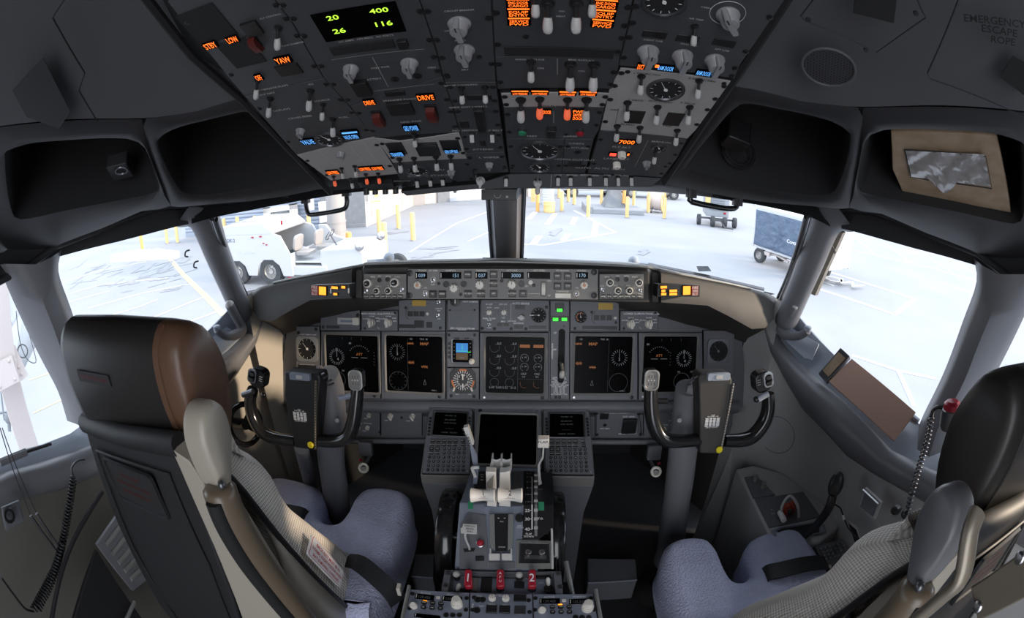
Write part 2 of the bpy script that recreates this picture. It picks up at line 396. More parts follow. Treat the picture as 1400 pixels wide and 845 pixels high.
struct(m.mk('wall_far', ['column_tan', 'wall_pinkish', 'shutter_white', 'block_grey'], smooth=0), 'far building wall with a white roller door')
# round column, wall boxes, floodlight panel
c = gp(462, 331); m = MB(); m.cyl(c, c + V((0, 0, 7)), .42, n=28); m.cyl(c, c + V((0, 0, .5)), .5, n=28)
for z in (.9, 2.2, 3.6): m.cyl(c + V((0, 0, z)), c + V((0, 0, z + .08)), .45, n=28)
tag(m.mk('round_column', 'column_tan'), 'thick tan round column standing behind the white tow tractor', 'column')
def placard(name, px0, px1, dist, mt, label, cat, extra=None, d=.12):
    a = PD(px0[0], px0[1], dist); b = PD(px1[0], px1[1], dist); c = (a + b) / 2; n = (CAM - c); n.z = 0; F = frame_z(c, n)
    q = F.inverted() @ b; w_, h_ = abs(q.x) * 2, abs(q.y) * 2; m = MB(); m.slab(w_, h_, -d, 0, .03, F=F)
    if extra: extra(m, F, w_, h_)
    return tag(m.mk(name, mt if isinstance(mt, list) else [mt]), label, cat)
def cab(m, F, w_, h_):
    m.k = 0; m.box((-.40 * w_, 0, .3), (.2 * w_, h_, .6), F); m.box((0, h_ * .42, .3), (w_, h_ * .16, .6), F); m.box((.38 * w_, 0, .3), (.24 * w_, h_, .6), F); m.box((0, -h_ * .48, .3), (w_, .05, .6), F)
o = placard('wall_cabinet', (360, 284), (409, 316), 27, 'frame_white', 'white open-fronted cabinet against the corrugated wall behind the posts', 'cabinet', cab)
for x0, y0, x1, y1, t in ((421, 272, 430, 287, 'small white sign high on the corrugated wall, left of the taller one'), (435, 276, 448, 304, 'tall white notice board beside the round column')):
    placard('wall_sign', (x0, y0), (x1, y1), 26, 'frame_white', t, 'sign')
m = MB(); a = PD(511, 270, 25.3); F = frame_z(a, V((.5, -1, 0))); m.slab(.55, .55, 0, .08, .02, c=(0, .15), F=F); m.k = 1
for s in (-.2, .35): m.slab(.5, .08, .08, .10, .01, c=(.1, s), F=F)
m.slab(.2, .3, .08, .1, .01, c=(.14, .15), F=F)
tag(m.mk('warning_sign', ['shutter_white', 'post_yellow']), 'yellow and white notice on the blockwork corner behind the left bollards', 'sign')
# bollards
random.seed(11)
def bollard(x, yb, label, col='post_yellow', h=1.22, yt=None, r=.105):
    b = gp(x, yb); m = MB()
    m.lathe([(r, 0), (r, h - .06), (r * .9, h - .015), (r * .5, h), (.001, h + .01)], 18, Matrix.Translation(V((b.x, b.y, GZ))), True)
    m.k = 1; m.cyl(V((b.x, b.y, GZ)), V((b.x, b.y, GZ + .04)), r * 1.25, n=14)
    tag(m.mk('bollard', [col, 'concrete']), label, 'bollard', 'yellow bollards on the apron')
BL = [(296, 331, 'yellow bollard half hidden by the left window post, along the corrugated wall'),
 (309, 329, 'yellow bollard right of the half-hidden one, its base visible left of the tow tractor'),
 (327, 327, 'yellow bollard just behind the sloping engine cover of the tow tractor'),
 (351, 327, 'yellow bollard left of the open white cabinet, in the row behind the tow tractor'),
 (374, 326, 'yellow bollard in front of the dark opening of the white cabinet'),
 (397, 326, 'yellow bollard in front of the right side of the white cabinet'),
 (407, 331, 'short yellow bollard right of the white cabinet, close beside a taller one'),
 (424, 324, 'yellow bollard right of the white cabinet below the left grab handle'),
 (195, 342, 'orange bollard behind the snow heap seen through the left side window', 'post_orange'),
 (229, 333, 'pale yellow bollard right of the snow heap in the left side window'),
 (243, 332, 'yellow bollard at the top corner of the left side window, beside its front post'),
 (480, 364, 'rust-stained yellow bollard beside the headlight of the tow tractor', 'post_orange'),
 (519, 321, 'yellow bollard mostly hidden behind the nearest tall one right of the tow tractor'),
 (527, 347, 'nearest tall yellow bollard right of the tow tractor'),
 (545, 313, 'yellow bollard farthest from us of the three right of the tow tractor'),
 (565, 329, 'yellow bollard closest to the centre post on the left windscreen'),
 (735, 290, 'orange-brown bollard left of the yellow drum', 'post_orange'),
 (764, 271, 'farthest yellow bollard behind the one right of the yellow drum'),
 (768, 289, 'yellow bollard just right of the yellow drum'),
 (777, 276, 'yellow bollard in the far pair right of the drum, left one'),
 (785, 280, 'yellow bollard in the far pair right of the drum, right one'),
 (804, 297, 'rust-streaked yellow bollard in front of the concrete plinth corner'),
 (822, 280, 'yellow bollard behind the left side of the grey pylon base'),
 (857, 298, 'yellow bollard in front of the plinth, right of the grey pylon base'),
 (866, 283, 'yellow bollard behind the plinth, in line with the far truck wheel'),
 (886, 291, 'yellow bollard touching the left side of the hose reel'),
 (908, 299, 'yellow bollard touching the right side of the hose reel')]
for t in BL: bollard(*t)
# drum, ribbed crates, pylon, plinth, reel
b = gp(751, 290); m = MB(); T = Matrix.Translation(b); m.lathe([(.33, 0), (.34, .1), (.33, .12), (.33, .4), (.345, .42), (.33, .45), (.33, .62), (.3, .65), (.0, .65)], 24, T)
tag(m.mk('drum', 'post_yellow'), 'squat yellow drum in front of the ribbed grey crate stack', 'drum')
b = gp(749, 279); m = MB()
for i in range(9): m.slab(.78, .78, i * .17, i * .17 + .14, .04, F=Matrix.Translation(b)); m.slab(.7, .7, i * .17 + .14, i * .17 + .17, .04, F=Matrix.Translation(b))
tag(m.mk('ribbed_cabinet', 'shutter_white'), 'grey ribbed ground power cabinet behind the yellow drum', 'cabinet')
b = gp(726, 276); placard('power_box', (726, 258), (732, 276), 31, 'post_yellow', 'yellow utility box beside the centre post at the far wall', 'box')
b = gp(840, 289); m = MB(); F = Matrix.Translation(b)
m.prism([(-1.5, -1.3), (1.6, -1.3), (1.6, 1.2), (-1.5, 1.2)], 0, .28, F); m.prism([(-1.9, -1.0), (-1.5, -1.3), (-1.5, 1.2), (-1.9, 1.5)], 0, .4, F)
tag(m.mk('concrete_plinth', 'concrete', smooth=0, bevel=.03), 'low concrete plinth under the grey pylon', 'plinth')
T = thing('pylon', 'grey flared steel pylon with a white head and orange pipe on the concrete plinth', 'pylon', b + V((0, .3, .28)))
m = MB(); F = W[T.name]; m.loft([[F @ V((x * s, y * s, z)) for x, y in ((-1, -1), (1, -1), (1, 1), (-1, 1))] for s, z in ((.72, 0), (.68, .08), (.42, .75), (.34, 1.1), (.30, 1.4))]); m.mk('flared_base', 'block_grey', T, bevel=.02)
m = MB(); m.box((-.1, 0, 1.65), (1.5, .8, .5), F); m.mk('head', 'vehicle_white', T, bevel=.03)
m = MB(); m.cyl(F @ V((.5, -.7, .3)), F @ V((.5, -.7, 2.2)), .11); m.mk('pipe', 'post_orange', T); m = MB(); m.cyl(F @ V((.72, -.75, .1)), F @ V((.72, -.75, .75)), .08); m.mk('extinguisher', 'red', T)
b = gp(897, 290); T = thing('hose_reel', 'yellow hose reel with coiled tan hose on a small wheeled stand between two bollards', 'hose reel', b)
F = W[T.name] @ Matrix.Translation(V((0, 0, .72))) @ Matrix.Rotation(radians(62), 4, 'Z') @ Matrix.Rotation(radians(90), 4, 'X')
m = MB(); m.lathe([(.2, -.42), (.58, -.42), (.60, -.3), (.56, -.15), (.60, 0), (.56, .15), (.60, .3), (.58, .42), (.2, .42)], 28, F); m.mk('hose', mat('hose_tan', (.42, .40, .30), .7, bump=(30, .6, .02)), T) if False else m.mk('hose', 'jetway_tan', T)
m = MB()
for z in (-.46, .46):
    m.torus((0, 0, z), .66, .035, 32, 6, F)
    for k in range(6): a = k * pi / 3; m.tube([F @ V((0, 0, z)), F @ V((.66 * cos(a), .66 * sin(a), z))], .03, 6)
m.tube([F @ V((0, 0, -.6)), F @ V((0, 0, .6))], .05); m.mk('reel_frame', 'post_yellow', T)
m = MB()
for sx in (-.45, .45):
    m.tube([b + V((sx, -.5, .08)), b + V((sx * .2, 0, .72)), b + V((sx, .5, .08))], .03, 6); m.cyl(b + V((sx - .03, -.5, .09)), b + V((sx + .03, -.5, .09)), .09)
m.mk('stand', 'dsteel', T)
# far vehicles (under the upper edge of the windscreen)
def wheel(m, c, axis, r, w_, hub=.55, seg=22):
    F = frame_z(c, axis); m.k = 0; m.lathe([(r * hub, -w_ / 2), (r * .93, -w_ / 2), (r, -w_ * .36), (r, w_ * .36), (r * .93, w_ / 2), (r * hub, w_ / 2)], seg, F, False)
    m.k = 1; m.lathe([(.001, w_ * .30), (r * .18, w_ * .34), (r * .22, w_ * .18), (r * .45, w_ * .12), (r * hub, w_ * .42), (r * hub * 1.02, -w_ * .4), (.001, -w_ * .4)], seg, F)
    for k in range(6): a = k * pi / 3; m.sphere((r * .33 * cos(a), r * .33 * sin(a), w_ * .2), r * .05, 6, 4, F=F)
def wheelp(T, c, axis, r, w_):
    m = MB(); wheel(m, c, axis, r, w_); return m.mk('wheel', ['tyre', 'hub'], T)
def truck(p, yaw, L_, label, nm='truck'):
    T = thing(nm, label, 'truck', Matrix.Translation(p) @ Matrix.Rotation(yaw, 4, 'Z')); F = W[T.name]
    m = MB(); m.prism([(-L_ / 2, .5), (L_ / 2, .5), (L_ / 2, 1.1), (L_ * .36, 1.25), (L_ * .22, 1.9), (-L_ * .1, 1.9), (-L_ * .12, 1.2), (-L_ / 2, 1.2)], -.9, .9, F @ Matrix.Rotation(pi / 2, 4, 'X')); m.mk('body', 'vehicle_white', T, bevel=.05)
    for x in (-L_ * .33, L_ * .33):
        for y in (-.92, .92): wheelp(T, F @ V((x, y, .4)), F.to_3x3() @ V((0, -1 if y < 0 else 1, 0)), .4, .25)
truck(gp(806, 268) + V((0, 0, 0)), .12, 4.6, 'far white pickup truck half hidden under the windscreen top, behind the rusty bollard')
truck(gp(888, 270), .05, 5.5, 'far white truck behind the hose reel, its wheel showing')
# wheeled ground power unit
b = gp(977, 306); T = thing('ground_power_unit', 'white ground power cart with grille seen below the right grab handle', 'cart', Matrix.Translation(b) @ Matrix.Rotation(-.25, 4, 'Z')); F = W[T.name]
m = MB(); m.k = 4; m.slab(1.35, 2.2, .55, 1.9, .08, F=F); m.k = 1
for i in range(6): m.box((-.05, -1.12, .95 + i * .13), (.85, .04, .05), F)
m.k = 2; m.box((-.62, -1.12, 1.5), (.3, .05, .5), F); m.k = 3; m.box((.4, -1.12, .8), (.16, .04, .12), F)
m.mk('housing', ['vehicle_white', 'block_grey', 'post_yellow', 'red', mat('cart_pale_grey', (.31, .33, .36), .5)], T, bevel=.02)
for x, y in ((-1.05, -.9), (1.05, -.9), (-.28, -1.25), (.42, -1.25)): wheelp(T, F @ V((x, y, .3)), F.to_3x3() @ V((1 if x > 0 else -1, 0, 0)), .3, .22)
m = MB(); m.box((0, -.9, .42), (2.1, .1, .1), F); m.box((.05, -1.25, .42), (1, .3, .15), F); m.tube([F @ V((.2, -1.3, .4)), F @ V((.3, -2.1, .15)), F @ V((.8, -2.1, .12))], .05); m.mk('chassis', 'dsteel', T)
# baggage dolly with curtain
A, B = gp(1033, 358), gp(1098, 383)
u = (B - A); u.z = 0; u.normalize(); n = V((u.y, -u.x, 0)); n = -n if n.dot(CAM - A) < 0 else n
F = Matrix(((u.x, -n.x, 0, A.x), (u.y, -n.y, 0, A.y), (0, 0, 1, GZ), (0, 0, 0, 1)))
T = thing('baggage_cart', 'white covered baggage cart with a blue side curtain right of the windscreen', 'baggage cart', F)
Lc = 3.6
m = MB(); m.box((Lc / 2 - .1, .8, .62), (Lc, 1.6, .1), F); m.box((Lc / 2 - .1, .8, 2.12), (Lc + .1, 1.7, .14), F)
for x in (-.25, Lc): 
    for y in (.03, 1.57): m.box((x, y, 1.35), (.08, .08, 1.5), F)
m.box((-.28, .8, 1.35), (.04, 1.5, 1.4), F); m.box((Lc, .8, 1.35), (.04, 1.5, 1.4), F); m.tube([F @ V((-.3, 0, 2.2)), F @ V((-.55, -.05, 2.3))], .04); m.mk('cart_frame', 'frame_white', T, bevel=.015)
rows = []
for j in range(25):
    r = []
    for i in range(61):
        x = -.2 + (Lc + .15) * i / 60; z = .68 + 1.38 * j / 24; d = 0
        for cx, cz in ((1.15, 1.30), (1.1, .86), (2.7, 1.35), (2.6, .9)):
            rr = hypot(x - cx, z - cz); d += .05 * sin(7 * atan2(z - cz, x - cx) + cx) * math.exp(-rr * 3.2) - .03 * math.exp(-rr * 9)
        r.append(F @ V((x, -.03 + d + .012 * sin(x * 9 + z * 3), z)))
    rows.append(r)
m = MB(); m.grid(rows); m.mk('curtain', 'curtain_blue', T, smooth=80, solid=.01)
m = MB(); Fq = Matrix(((u.x, 0, n.x, (F @ V((1.62, -.10, 1.22))).x), (u.y, 0, n.y, (F @ V((1.62, -.10, 1.22))).y), (0, 1, 0, GZ + 1.22), (0, 0, 0, 1))); m.text('Continental', .13, F=Fq, align='L', sx=1.1); m.mk('lettering', 'line_white', T)
for x in (.12, 2.5): 
    for y in (.1, 1.5): wheelp(T, F @ V((x, y, .3)), F.to_3x3() @ V((0, -1 if y < 1 else 1, 0)), .3, .2)
m = MB(); m.box((1.4, .8, .42), (2.6, .12, .12), F); m.tube([F @ V((.2, .3, .35)), F @ V((.9, .2, .5)), F @ V((1.6, .2, .4))], .05); m.box((.5, .1, .45), (.3, .1, .15), F); m.box((2.2, .1, .35), (.5, .15, .1), F); m.mk('chassis', 'jetway_tan', T, bevel=.01)
b = gp(1097, 300); placard('marker_plate', (1066, 287), (1071, 291), 34, 'curtain_blue', 'tiny dark plate standing far off on the bright apron, right', 'sign', d=.05)
# ---- white tow tractor
O = gp(371, 391); u = V((.965, .262, 0)); u = (gp(478, 388) - gp(310, 383)); u.z = 0; u.normalize(); n = V((u.y, -u.x, 0)); n = -n if n.dot(CAM - O) < 0 else n
F = Matrix(((u.x, -n.x, 0, O.x), (u.y, -n.y, 0, O.y), (0, 0, 1, GZ), (0, 0, 0, 1)))
T = thing('tow_tractor', 'white aircraft tow tractor with two seats parked beyond the left windscreen', 'tow tractor', F)
FS = F @ Matrix.Rotation(pi / 2, 4, 'X')      # side plane: x along, y up, extrude -z = away
def arch(cx, r, k=6): return [(cx + r * cos(radians(180 - a)), max(.0, r * sin(radians(a))) + .32) for a in (0, 38, 70, 110, 142, 180)]
side = [(-2.15, .32)] + [(-1.98 + .48 - .52 , .32)] + arch(-1.45, .50) + arch(0, .50) + [(.62, .32), (.95, .32), (.95, 1.05), (.62, 1.62), (.25, 1.78), (-2.15, 1.78)]
side = [(-2.15, .32)] + arch(-1.45, .52) + arch(0, .56) + [(.95, .32), (.95, 1.0), (.60, 1.62), (.25, 1.72), (-2.15, 1.72)]
m = MB(); m.prism(side, 0, -.06, FS); m.prism(side, -2.0, -2.06, FS)
m.prism([(-2.15, 1.66), (.25, 1.66), (.3, 1.74), (-.1, 2.04), (-1.9, 2.0), (-2.15, 1.74)], 0, -2.06, FS)
m.box((.93, 1.0, .70), (.06, 2.0, .70), F); m.box((-2.15, 1.0, 1.0), (.06, 2.0, 1.3), F); m.mk('body', 'vehicle_white', T, smooth=25, bevel=.025)
m = MB(); m.prism(arch(-1.45, .56) , -.40, -.5, FS); m.prism(arch(0, .62), -.40, -.5, FS); m.box((.0, 1.0, .6), (.02, 1.7, .5), F); m.mk('wheel_arches', 'arch_dark', T)
m = MB()
for i in range(7): m.box((-1.75 + .24 * i + .3, -.012, 1.55), (.01, .01, .01), F)
for i in range(9): m.prism([(-2.0, 1.78 + 0.0), (-.2, 1.78), (-.2, 1.785), (-2.0, 1.785)], -.12 - i * .07, -.16 - i * .07, F @ Matrix.Rotation(pi / 2, 4, 'X') @ Matrix.Translation(V((0, .02 + i * .032, 0))))
m.mk('louvres', 'column_tan', T)
m = MB(); wheel(m, F @ V((0, .2, .46)), n, .46, .34); m.mk('rear_wheel', ['tyre', 'hub'], T)
m = MB(); wheel(m, F @ V((-1.45, .2, .42)), n, .42, .34); m.mk('front_wheel', ['tyre', 'hub'], T)
m = MB(); m.box((2.1, 1.1, .75), (2.3, 1.9, .06), F); m.prism([(2.1, .35), (3.45, .35), (3.45, 1.05), (3.2, 1.2), (2.0, 1.15), (1.95, .8)], -.1, -1.9, FS); m.box((1.55, 1.0, .5), (1.3, 1.9, .3), F)
m.prism([(.9, .4), (2.0, .4), (2.0, 1.1), (1.5, 1.25), (1.2, 1.62), (.9, 1.62)], -1.9, -2.0, FS)
m.mk('cab_deck', 'vehicle_white', T, smooth=25, bevel=.03)
for y, x in ((.45, 1.25), (1.25, 1.55)):
    Fq = F @ Matrix.Translation(V((x, y, .95))); m = MB(); m.slab(.5, .5, 0, .12, .08, F=Fq); m.slab(.5, .5, 0, .1, .12, F=Fq @ Matrix.Translation(V((-.22, 0, .36))) @ Matrix.Rotation(radians(-78), 4, 'Y')); m.mk('seat', 'column_tan', T, bevel=.02)
m = MB(); Fq = F @ Matrix.Translation(V((2.05, .7, 1.5))) @ Matrix.Rotation(radians(-55), 4, 'Y'); m.torus((0, 0, 0), .2, .016, 28, 6, Fq); m.tube([Fq @ V((-.2, 0, 0)), Fq @ V((.2, 0, 0))], .012, 6); m.tube([Fq @ V((0, 0, 0)), F @ V((2.3, .7, 1.1))], .025); m.mk('steering_wheel', 'dsteel', T)
m = MB(); a = PD(398, 382, (O - CAM).length - .3); m.lathe([(.001, 0), (.09, 0), (.1, .03), (.1, .42), (.06, .5), (.025, .52), (.025, .58), (.05, .6), (.001, .6)], 16, Matrix.Translation(a - V((0, 0, .3)))); m.mk('fire_extinguisher', 'red', T)
m = MB(); a = F @ V((3.35, .1, 1.25)); m.sphere(a, .14, sc=(1, 1, 1)); m.mk('headlight', 'steel', T); m = MB(); m.sphere(F @ V((3.35, 1.7, 1.25)), .14); m.mk('headlight', 'steel', T)
m = MB(); a = F @ V((3.4, 2.3, .36)); wheel(m, F @ V((3.9, 1.6, .36)), n, .34, .2); m.mk('trailing_wheel', ['tyre', 'hub'], T)
for x, y, z, w_, h_ in ((-.55, -.01, 1.6, .09, .04), (-.2, -.01, 1.62, .09, .04), (.02, -.01, 1.35, .06, .03), (-.1, -.01, 1.4, .06, .03), (.35, .5, 1.95, .06, .14)): m = MB(); m.box((x, y, z), (w_, .03, h_), F); m.mk('marker_light', 'red', T)
m = MB(); Fq = FS @ Matrix.Translation(V((-.86, 1.12, .008))); m.text('Continental', .12, F=Fq, sx=1.0); m.mk('lettering', 'shutter_white', T); m = MB(); m.text('DK-2', .12, F=FS @ Matrix.Translation(V((-1.55, 1.52, .008)))); m.mk('fleet_number', 'curtain_blue', T)
# ---- jet bridge support outside the left rear window
T = thing('jet_bridge_support', 'tan steel jet bridge leg with bolted plates outside the left rear window', 'jet bridge', gp(45, 610))
m = MB()
def beam(m, a, b, w_, d_):
    a, b = V(a), V(b); F = frame_z(a, b - a, up=(b - a).cross(CAM - a)); m.slab(w_, d_, 0, (b - a).length, .01, F=F)
beam(m, PD(-6, 385, 4.2), PD(8, 515, 4.3), .30, .25); beam(m, PD(8, 500, 4.4), PD(70, 690, 5.2), .26, .22); m.mk('leg', 'jetway_tan', T)
m = MB(); Fq = frame_z(PD(6, 511, 4.1), CAM - PD(6, 511, 4.1)); m.slab(.24, .20, 0, .02, .01, F=Fq)
for x in (-.08, .08):
    for y in (-.07, .07): m.sphere((x, y, .02), .016, 8, 5, F=Fq)
Fr = frame_z(PD(23, 497, 4.2), CAM - PD(23, 497, 4.2)) @ Matrix.Rotation(.15, 4, 'Z'); m.slab(.11, .26, 0, .02, .01, F=Fr)
for y in (-.09, -.03, .03, .09): m.sphere((0, y, .02), .014, 8, 5, F=Fr)
m.mk('bolted_plate', 'jetway_tan', T)
m = MB(); beam(m, PD(13, 438, 4.6), PD(48, 380, 4.8), .07, .07); beam(m, PD(10, 405, 4.6), PD(14, 440, 4.6), .05, .05); m.poly([PD(14, 438, 5), PD(34, 420, 5), PD(62, 460, 5.2), PD(46, 478, 5.2), PD(28, 516, 5.1), PD(20, 500, 5)]); m.mk('brace', 'shutter_white', T, solid=.03)
m = MB(); m.tube(cr([PD(22, 425, 4.3), PD(28, 470, 4.3), PD(38, 492, 4.3), PD(49, 495, 4.3), PD(45, 475, 4.3), PD(36, 445, 4.3), PD(24, 420, 4.3)], 5), .004, 6); m.torus((0, 0, 0), .05, .006, F=frame_z(PD(31, 480, 4.3), CAM - PD(31, 480, 4.3))); m.mk('cable', 'dsteel', T)
m = MB(); m.tube([PD(0, 520, 5), PD(6, 575, 5)], .01, 6); m.sphere(PD(11, 572, 5), .05); m.sphere(PD(19, 580, 5), .04); m.cyl(PD(11, 560, 5), PD(13, 590, 5), .02); m.tube([PD(0, 565, 5.1), PD(18, 562, 5.1), PD(22, 600, 5.1)], .012); m.mk('hose_fitting', 'block_grey', T)
m = MB(); a = PD(0, 594, 1.75); m.sphere(PD(-2, 582, 1.5), .03, sc=(.6, .6, 1.4)); m.mk('x', 'black', T) if False else None
# ================================================================ flight-deck shell
MAIN = Plane((0, 1.376, .72), (0, sin(radians(17)), cos(radians(17))))
MCPP = Plane((0, 1.10, 1.08), (0, .2, 1))
OH = Plane((0, .75, 1.46), (0, -.894, .447))
FWD = Plane((0, 1.244, .532), (0, .819, .574))
FZ = -.12
def both(fn):
    for s in (1, -1): fn(s)
def sd(s, p): return V((p[0] * s, p[1], p[2]))
W1 = plane3(PY(693, 350, 1.75), PY(690, 262, 1.45), PX(1100, 370, .92))
W1L = plane3(PY(693, 350, 1.75), PY(690, 262, 1.45), PX(297, 355, -.92))
def pxs(L): return [PX(x, y, X) for x, y, X in L]
def aft(L, ys, dx=0.0, dz=0.0):       # carry a side curve aft of the camera
    L = list(L); p = L[-1]
    for i, y in enumerate(ys): L.append(V((p.x + dx * (i + 1), y, p.z + dz * (i + 1))))
    return L
S_ = pxs([(1085, 425, .90), (1110, 455, .93), (1135, 482, .965), (1180, 515, 1.02), (1225, 550, 1.07), (1255, 578, 1.10)]) + [V(p) for p in ((1.112, .62, .822), (1.12, .5, .848), (1.125, .33, .898), (1.13, 0, .93), (1.14, -.9, .95))]
I_ = pxs([(1052, 425, .85), (1070, 470, .875), (1115, 515, .905), (1150, 545, .93), (1190, 585, .96), (1222, 618, .99)]) + [V(p) for p in ((1.06, .59, .797), (1.085, .47, .825), (1.10, .31, .878), (1.108, 0, .91), (1.115, -.9, .93))]
J_ = pxs([(1046, 442, .83), (1052, 478, .84), (1078, 528, .865), (1105, 570, .88), (1140, 600, .91), (1168, 632, .94)]) + [V(p) for p in ((1.02, .52, .745), (1.06, .40, .772), (1.08, .28, .815), (1.088, 0, .85), (1.10, -.9, .87))]
U_ = aft(pxs([(905, 252, .38), (1000, 270, .60), (1050, 277, .72), (1100, 281, .84), (1157, 287, .93), (1205, 292, .98), (1262, 317, 1.03), (1337, 346, 1.08), (1375, 375, 1.10), (1400, 392, 1.11)]), [.3, 0, -.4, -.9], .006, 0)
T2_ = aft(pxs([(1130, 308, .91), (1158, 314, .93), (1240, 337, 1.02), (1332, 362, 1.10)]), [.62, .3, 0, -.4, -.9], .01, 0)
BR = plane3((.37, 1.08, 1.33), (.37, .70, 1.50), (1.1, .72, 1.28))
BRL = plane3((-.37, 1.08, 1.33), (-.37, .70, 1.50), (-1.1, .72, 1.28))
def mesh_side(nm, rows, mt, s, label=None, **k):
    o = MB(); o.grid([[sd(s, p) for p in r] for r in rows]); return struct(o.mk(nm, mt, smooth=60, **k), label)
def rs(L, n=22): return resamp(cr(L, 4), n)
def build_side(s):
    nm = 'right' if s > 0 else 'left'
    S, I, J = rs(S_), rs(I_), rs(J_)
    drop = [p + V((.012, 0, -.03)) for p in S]
    mesh_side('trim_%d' % (1 if s > 0 else 2), [drop, S, [a.lerp(b, .5) + V((0, 0, .004)) for a, b in zip(S, I)], I], 'ledge', s, '%s window ledge' % nm)
    pad = [[I[i].lerp(J[i], t) + V((-1, 0, .6)).normalized() * (.035 * sin(pi * t) ** .7 if 0 < t < 1 else 0) for i in range(22)] for t in (0, .12, .3, .5, .7, .88, 1)]
    pad.append([p + V((.04, 0, -.01)) for p in J])
    mesh_side('trim_%d' % (3 if s > 0 else 4), pad, 'post', s, '%s padded coaming under the window ledge' % nm)
    # sidewall from the coaming to the floor
    def wx(y, z): 
        a = .80 + (.22) * max(0, min(1, (1.36 - y) / .40)) ** .8
        return a - .03 * max(0, (.42 - z)) 
    r0 = [p + V((.03, 0, 0)) for p in J]; rows = [r0]
    for t in (.15, .4, .7, 1):
        rows.append([V((p.x + (wx(p.y, .42) - p.x) * min(1, t * 1.2), p.y, p.z + (.42 - p.z) * t)) for p in r0])
    rows.append([V((wx(p.y, FZ) - .02, p.y, .1)) for p in r0]); rows.append([V((wx(p.y, FZ) - .05, p.y, FZ)) for p in r0])
    # forward closing strip between sidewall and instrument panel
    fr = [[V((.80, 1.42, z)), V((.815, 1.34, z)), V((.835, 1.27, z))] for z in (.98, .7, .42, .1, FZ)]
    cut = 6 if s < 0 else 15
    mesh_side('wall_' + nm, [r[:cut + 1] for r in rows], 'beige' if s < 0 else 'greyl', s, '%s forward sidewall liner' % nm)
    mesh_side('wall_%s_rear' % nm, [r[cut:] for r in rows], mat('shade_olive_liner', (.125, .12, .105), .5), s, '%s rear sidewall liner' % nm)  # rear liner colour darkened for the shade that falls there
    mesh_side('trim_%d' % (5 if s > 0 else 6), fr, 'beige' if s < 0 else 'greyl', s, '%s forward strip beside the instrument panel' % nm)
    # upper rail between bins and window tops
    U, T = rs(U_[3:]), rs(T2_)
    mesh_side('trim_%d' % (7 if s > 0 else 8), [[p + V((.03, 0, .06)) for p in U], U, [a.lerp(b, .15) + V((.012, 0, -.004)) for a, b in zip(U, T)], T, [p + V((.02, 0, .03)) for p in T]], 'bin', s, '%s dark rail over the side windows' % nm)
    # lip of the bins
    m = MB(); m.tube([sd(s, p) for p in rs(U_[1:])], .010, 8); struct(m.mk('trim_%d' % (9 if s > 0 else 10), 'bin', smooth=80), '%s rolled lip under the stowage bins' % nm)
    # windscreen corner post
    a, b = PX(1128, 305, .905), PX(1071, 446, .865)
    m = MB(); L = [a + (a - b) * .12 + V((.02, 0, 0)), a, a.lerp(b, .3), a.lerp(b, .6), a.lerp(b, .85), b]
    m.tube([sd(s, p) for p in cr(L, 4)], [.085, .078, .07, .06, .053, .050, .048, .046, .045, .044, .043, .042, .041, .040, .040, .040, .040, .040, .040, .036, .028], 16, sx=.95, up=(s, 0, 0))
    struct(m.mk('window_post_' + nm, 'post', smooth=60), 'rounded grey post between the %s windscreen and side window' % nm)
    # post between side window and aft window
    L = pxs([(1330, 352, 1.10), (1335, 385, 1.10), (1316, 440, 1.10), (1290, 510, 1.10), (1262, 568, 1.10), (1250, 600, 1.09)])
    M = pxs([(1365, 375, 1.05), (1356, 425, 1.05), (1338, 470, 1.05), (1314, 530, 1.05), (1285, 580, 1.05), (1270, 625, 1.04)])
    R_ = pxs([(1412, 375, 1.09), (1398, 412, 1.11), (1375, 462, 1.12), (1345, 520, 1.12), (1318, 568, 1.11), (1302, 612, 1.10)])
    back = lambda Q: [p + V((.05, 0, 0)) for p in Q]
    mid = [a.lerp(b, .55) + V((-.02, 0, 0)) for a, b in zip(L, M)]
    mesh_side('window_post_aft_' + nm, [cr(q, 4) for q in (back(L), L, mid, M, R_, back(R_))], 'post', s, 'broad dark post behind the %s side window' % nm)
    # panes
    g = [S_[0], PX(1255, 578, 1.10), PX(1332, 362, 1.10), PX(1140, 309, .92)]
    m = MB(); off = V((.018, 0, 0)); m.poly([sd(s, p + off) for p in g]); struct(m.mk('window_%d' % (2 if s > 0 else 4), 'window_glass', smooth=0), '%s side window pane' % nm)
    m = MB(); z0, z1 = S_[6].z, T2_[4].z; m.poly([sd(s, p) for p in (V((1.13, .72, S_[5].z)), V((1.15, .10, z0 + .05)), V((1.15, .10, z1)), V((1.13, .70, z1)))]); struct(m.mk('window_%d' % (3 if s > 0 else 5), 'window_glass', smooth=0), '%s aft side window pane' % nm)
    # seals around the side window
    m = MB()
    m.tube([sd(s, p) for p in cr([PX(1085, 428, .905), PX(1135, 484, .97), PX(1180, 517, 1.025), PX(1256, 576, 1.10)], 4)], .008, 6)
    struct(m.mk('trim_%d' % (11 if s > 0 else 12), 'ledge', smooth=60), '%s side window lower seal' % nm)
    # upper liner outboard wall behind aft window
    m = MB(); m.grid([[sd(s, V((1.125, y, z))) for y in (.10, -.9)] for z in (.7, 1.4)]); struct(m.mk('trim_%d' % (13 if s > 0 else 14), 'bin', smooth=0), '%s liner behind the aft window' % nm)
both(build_side)
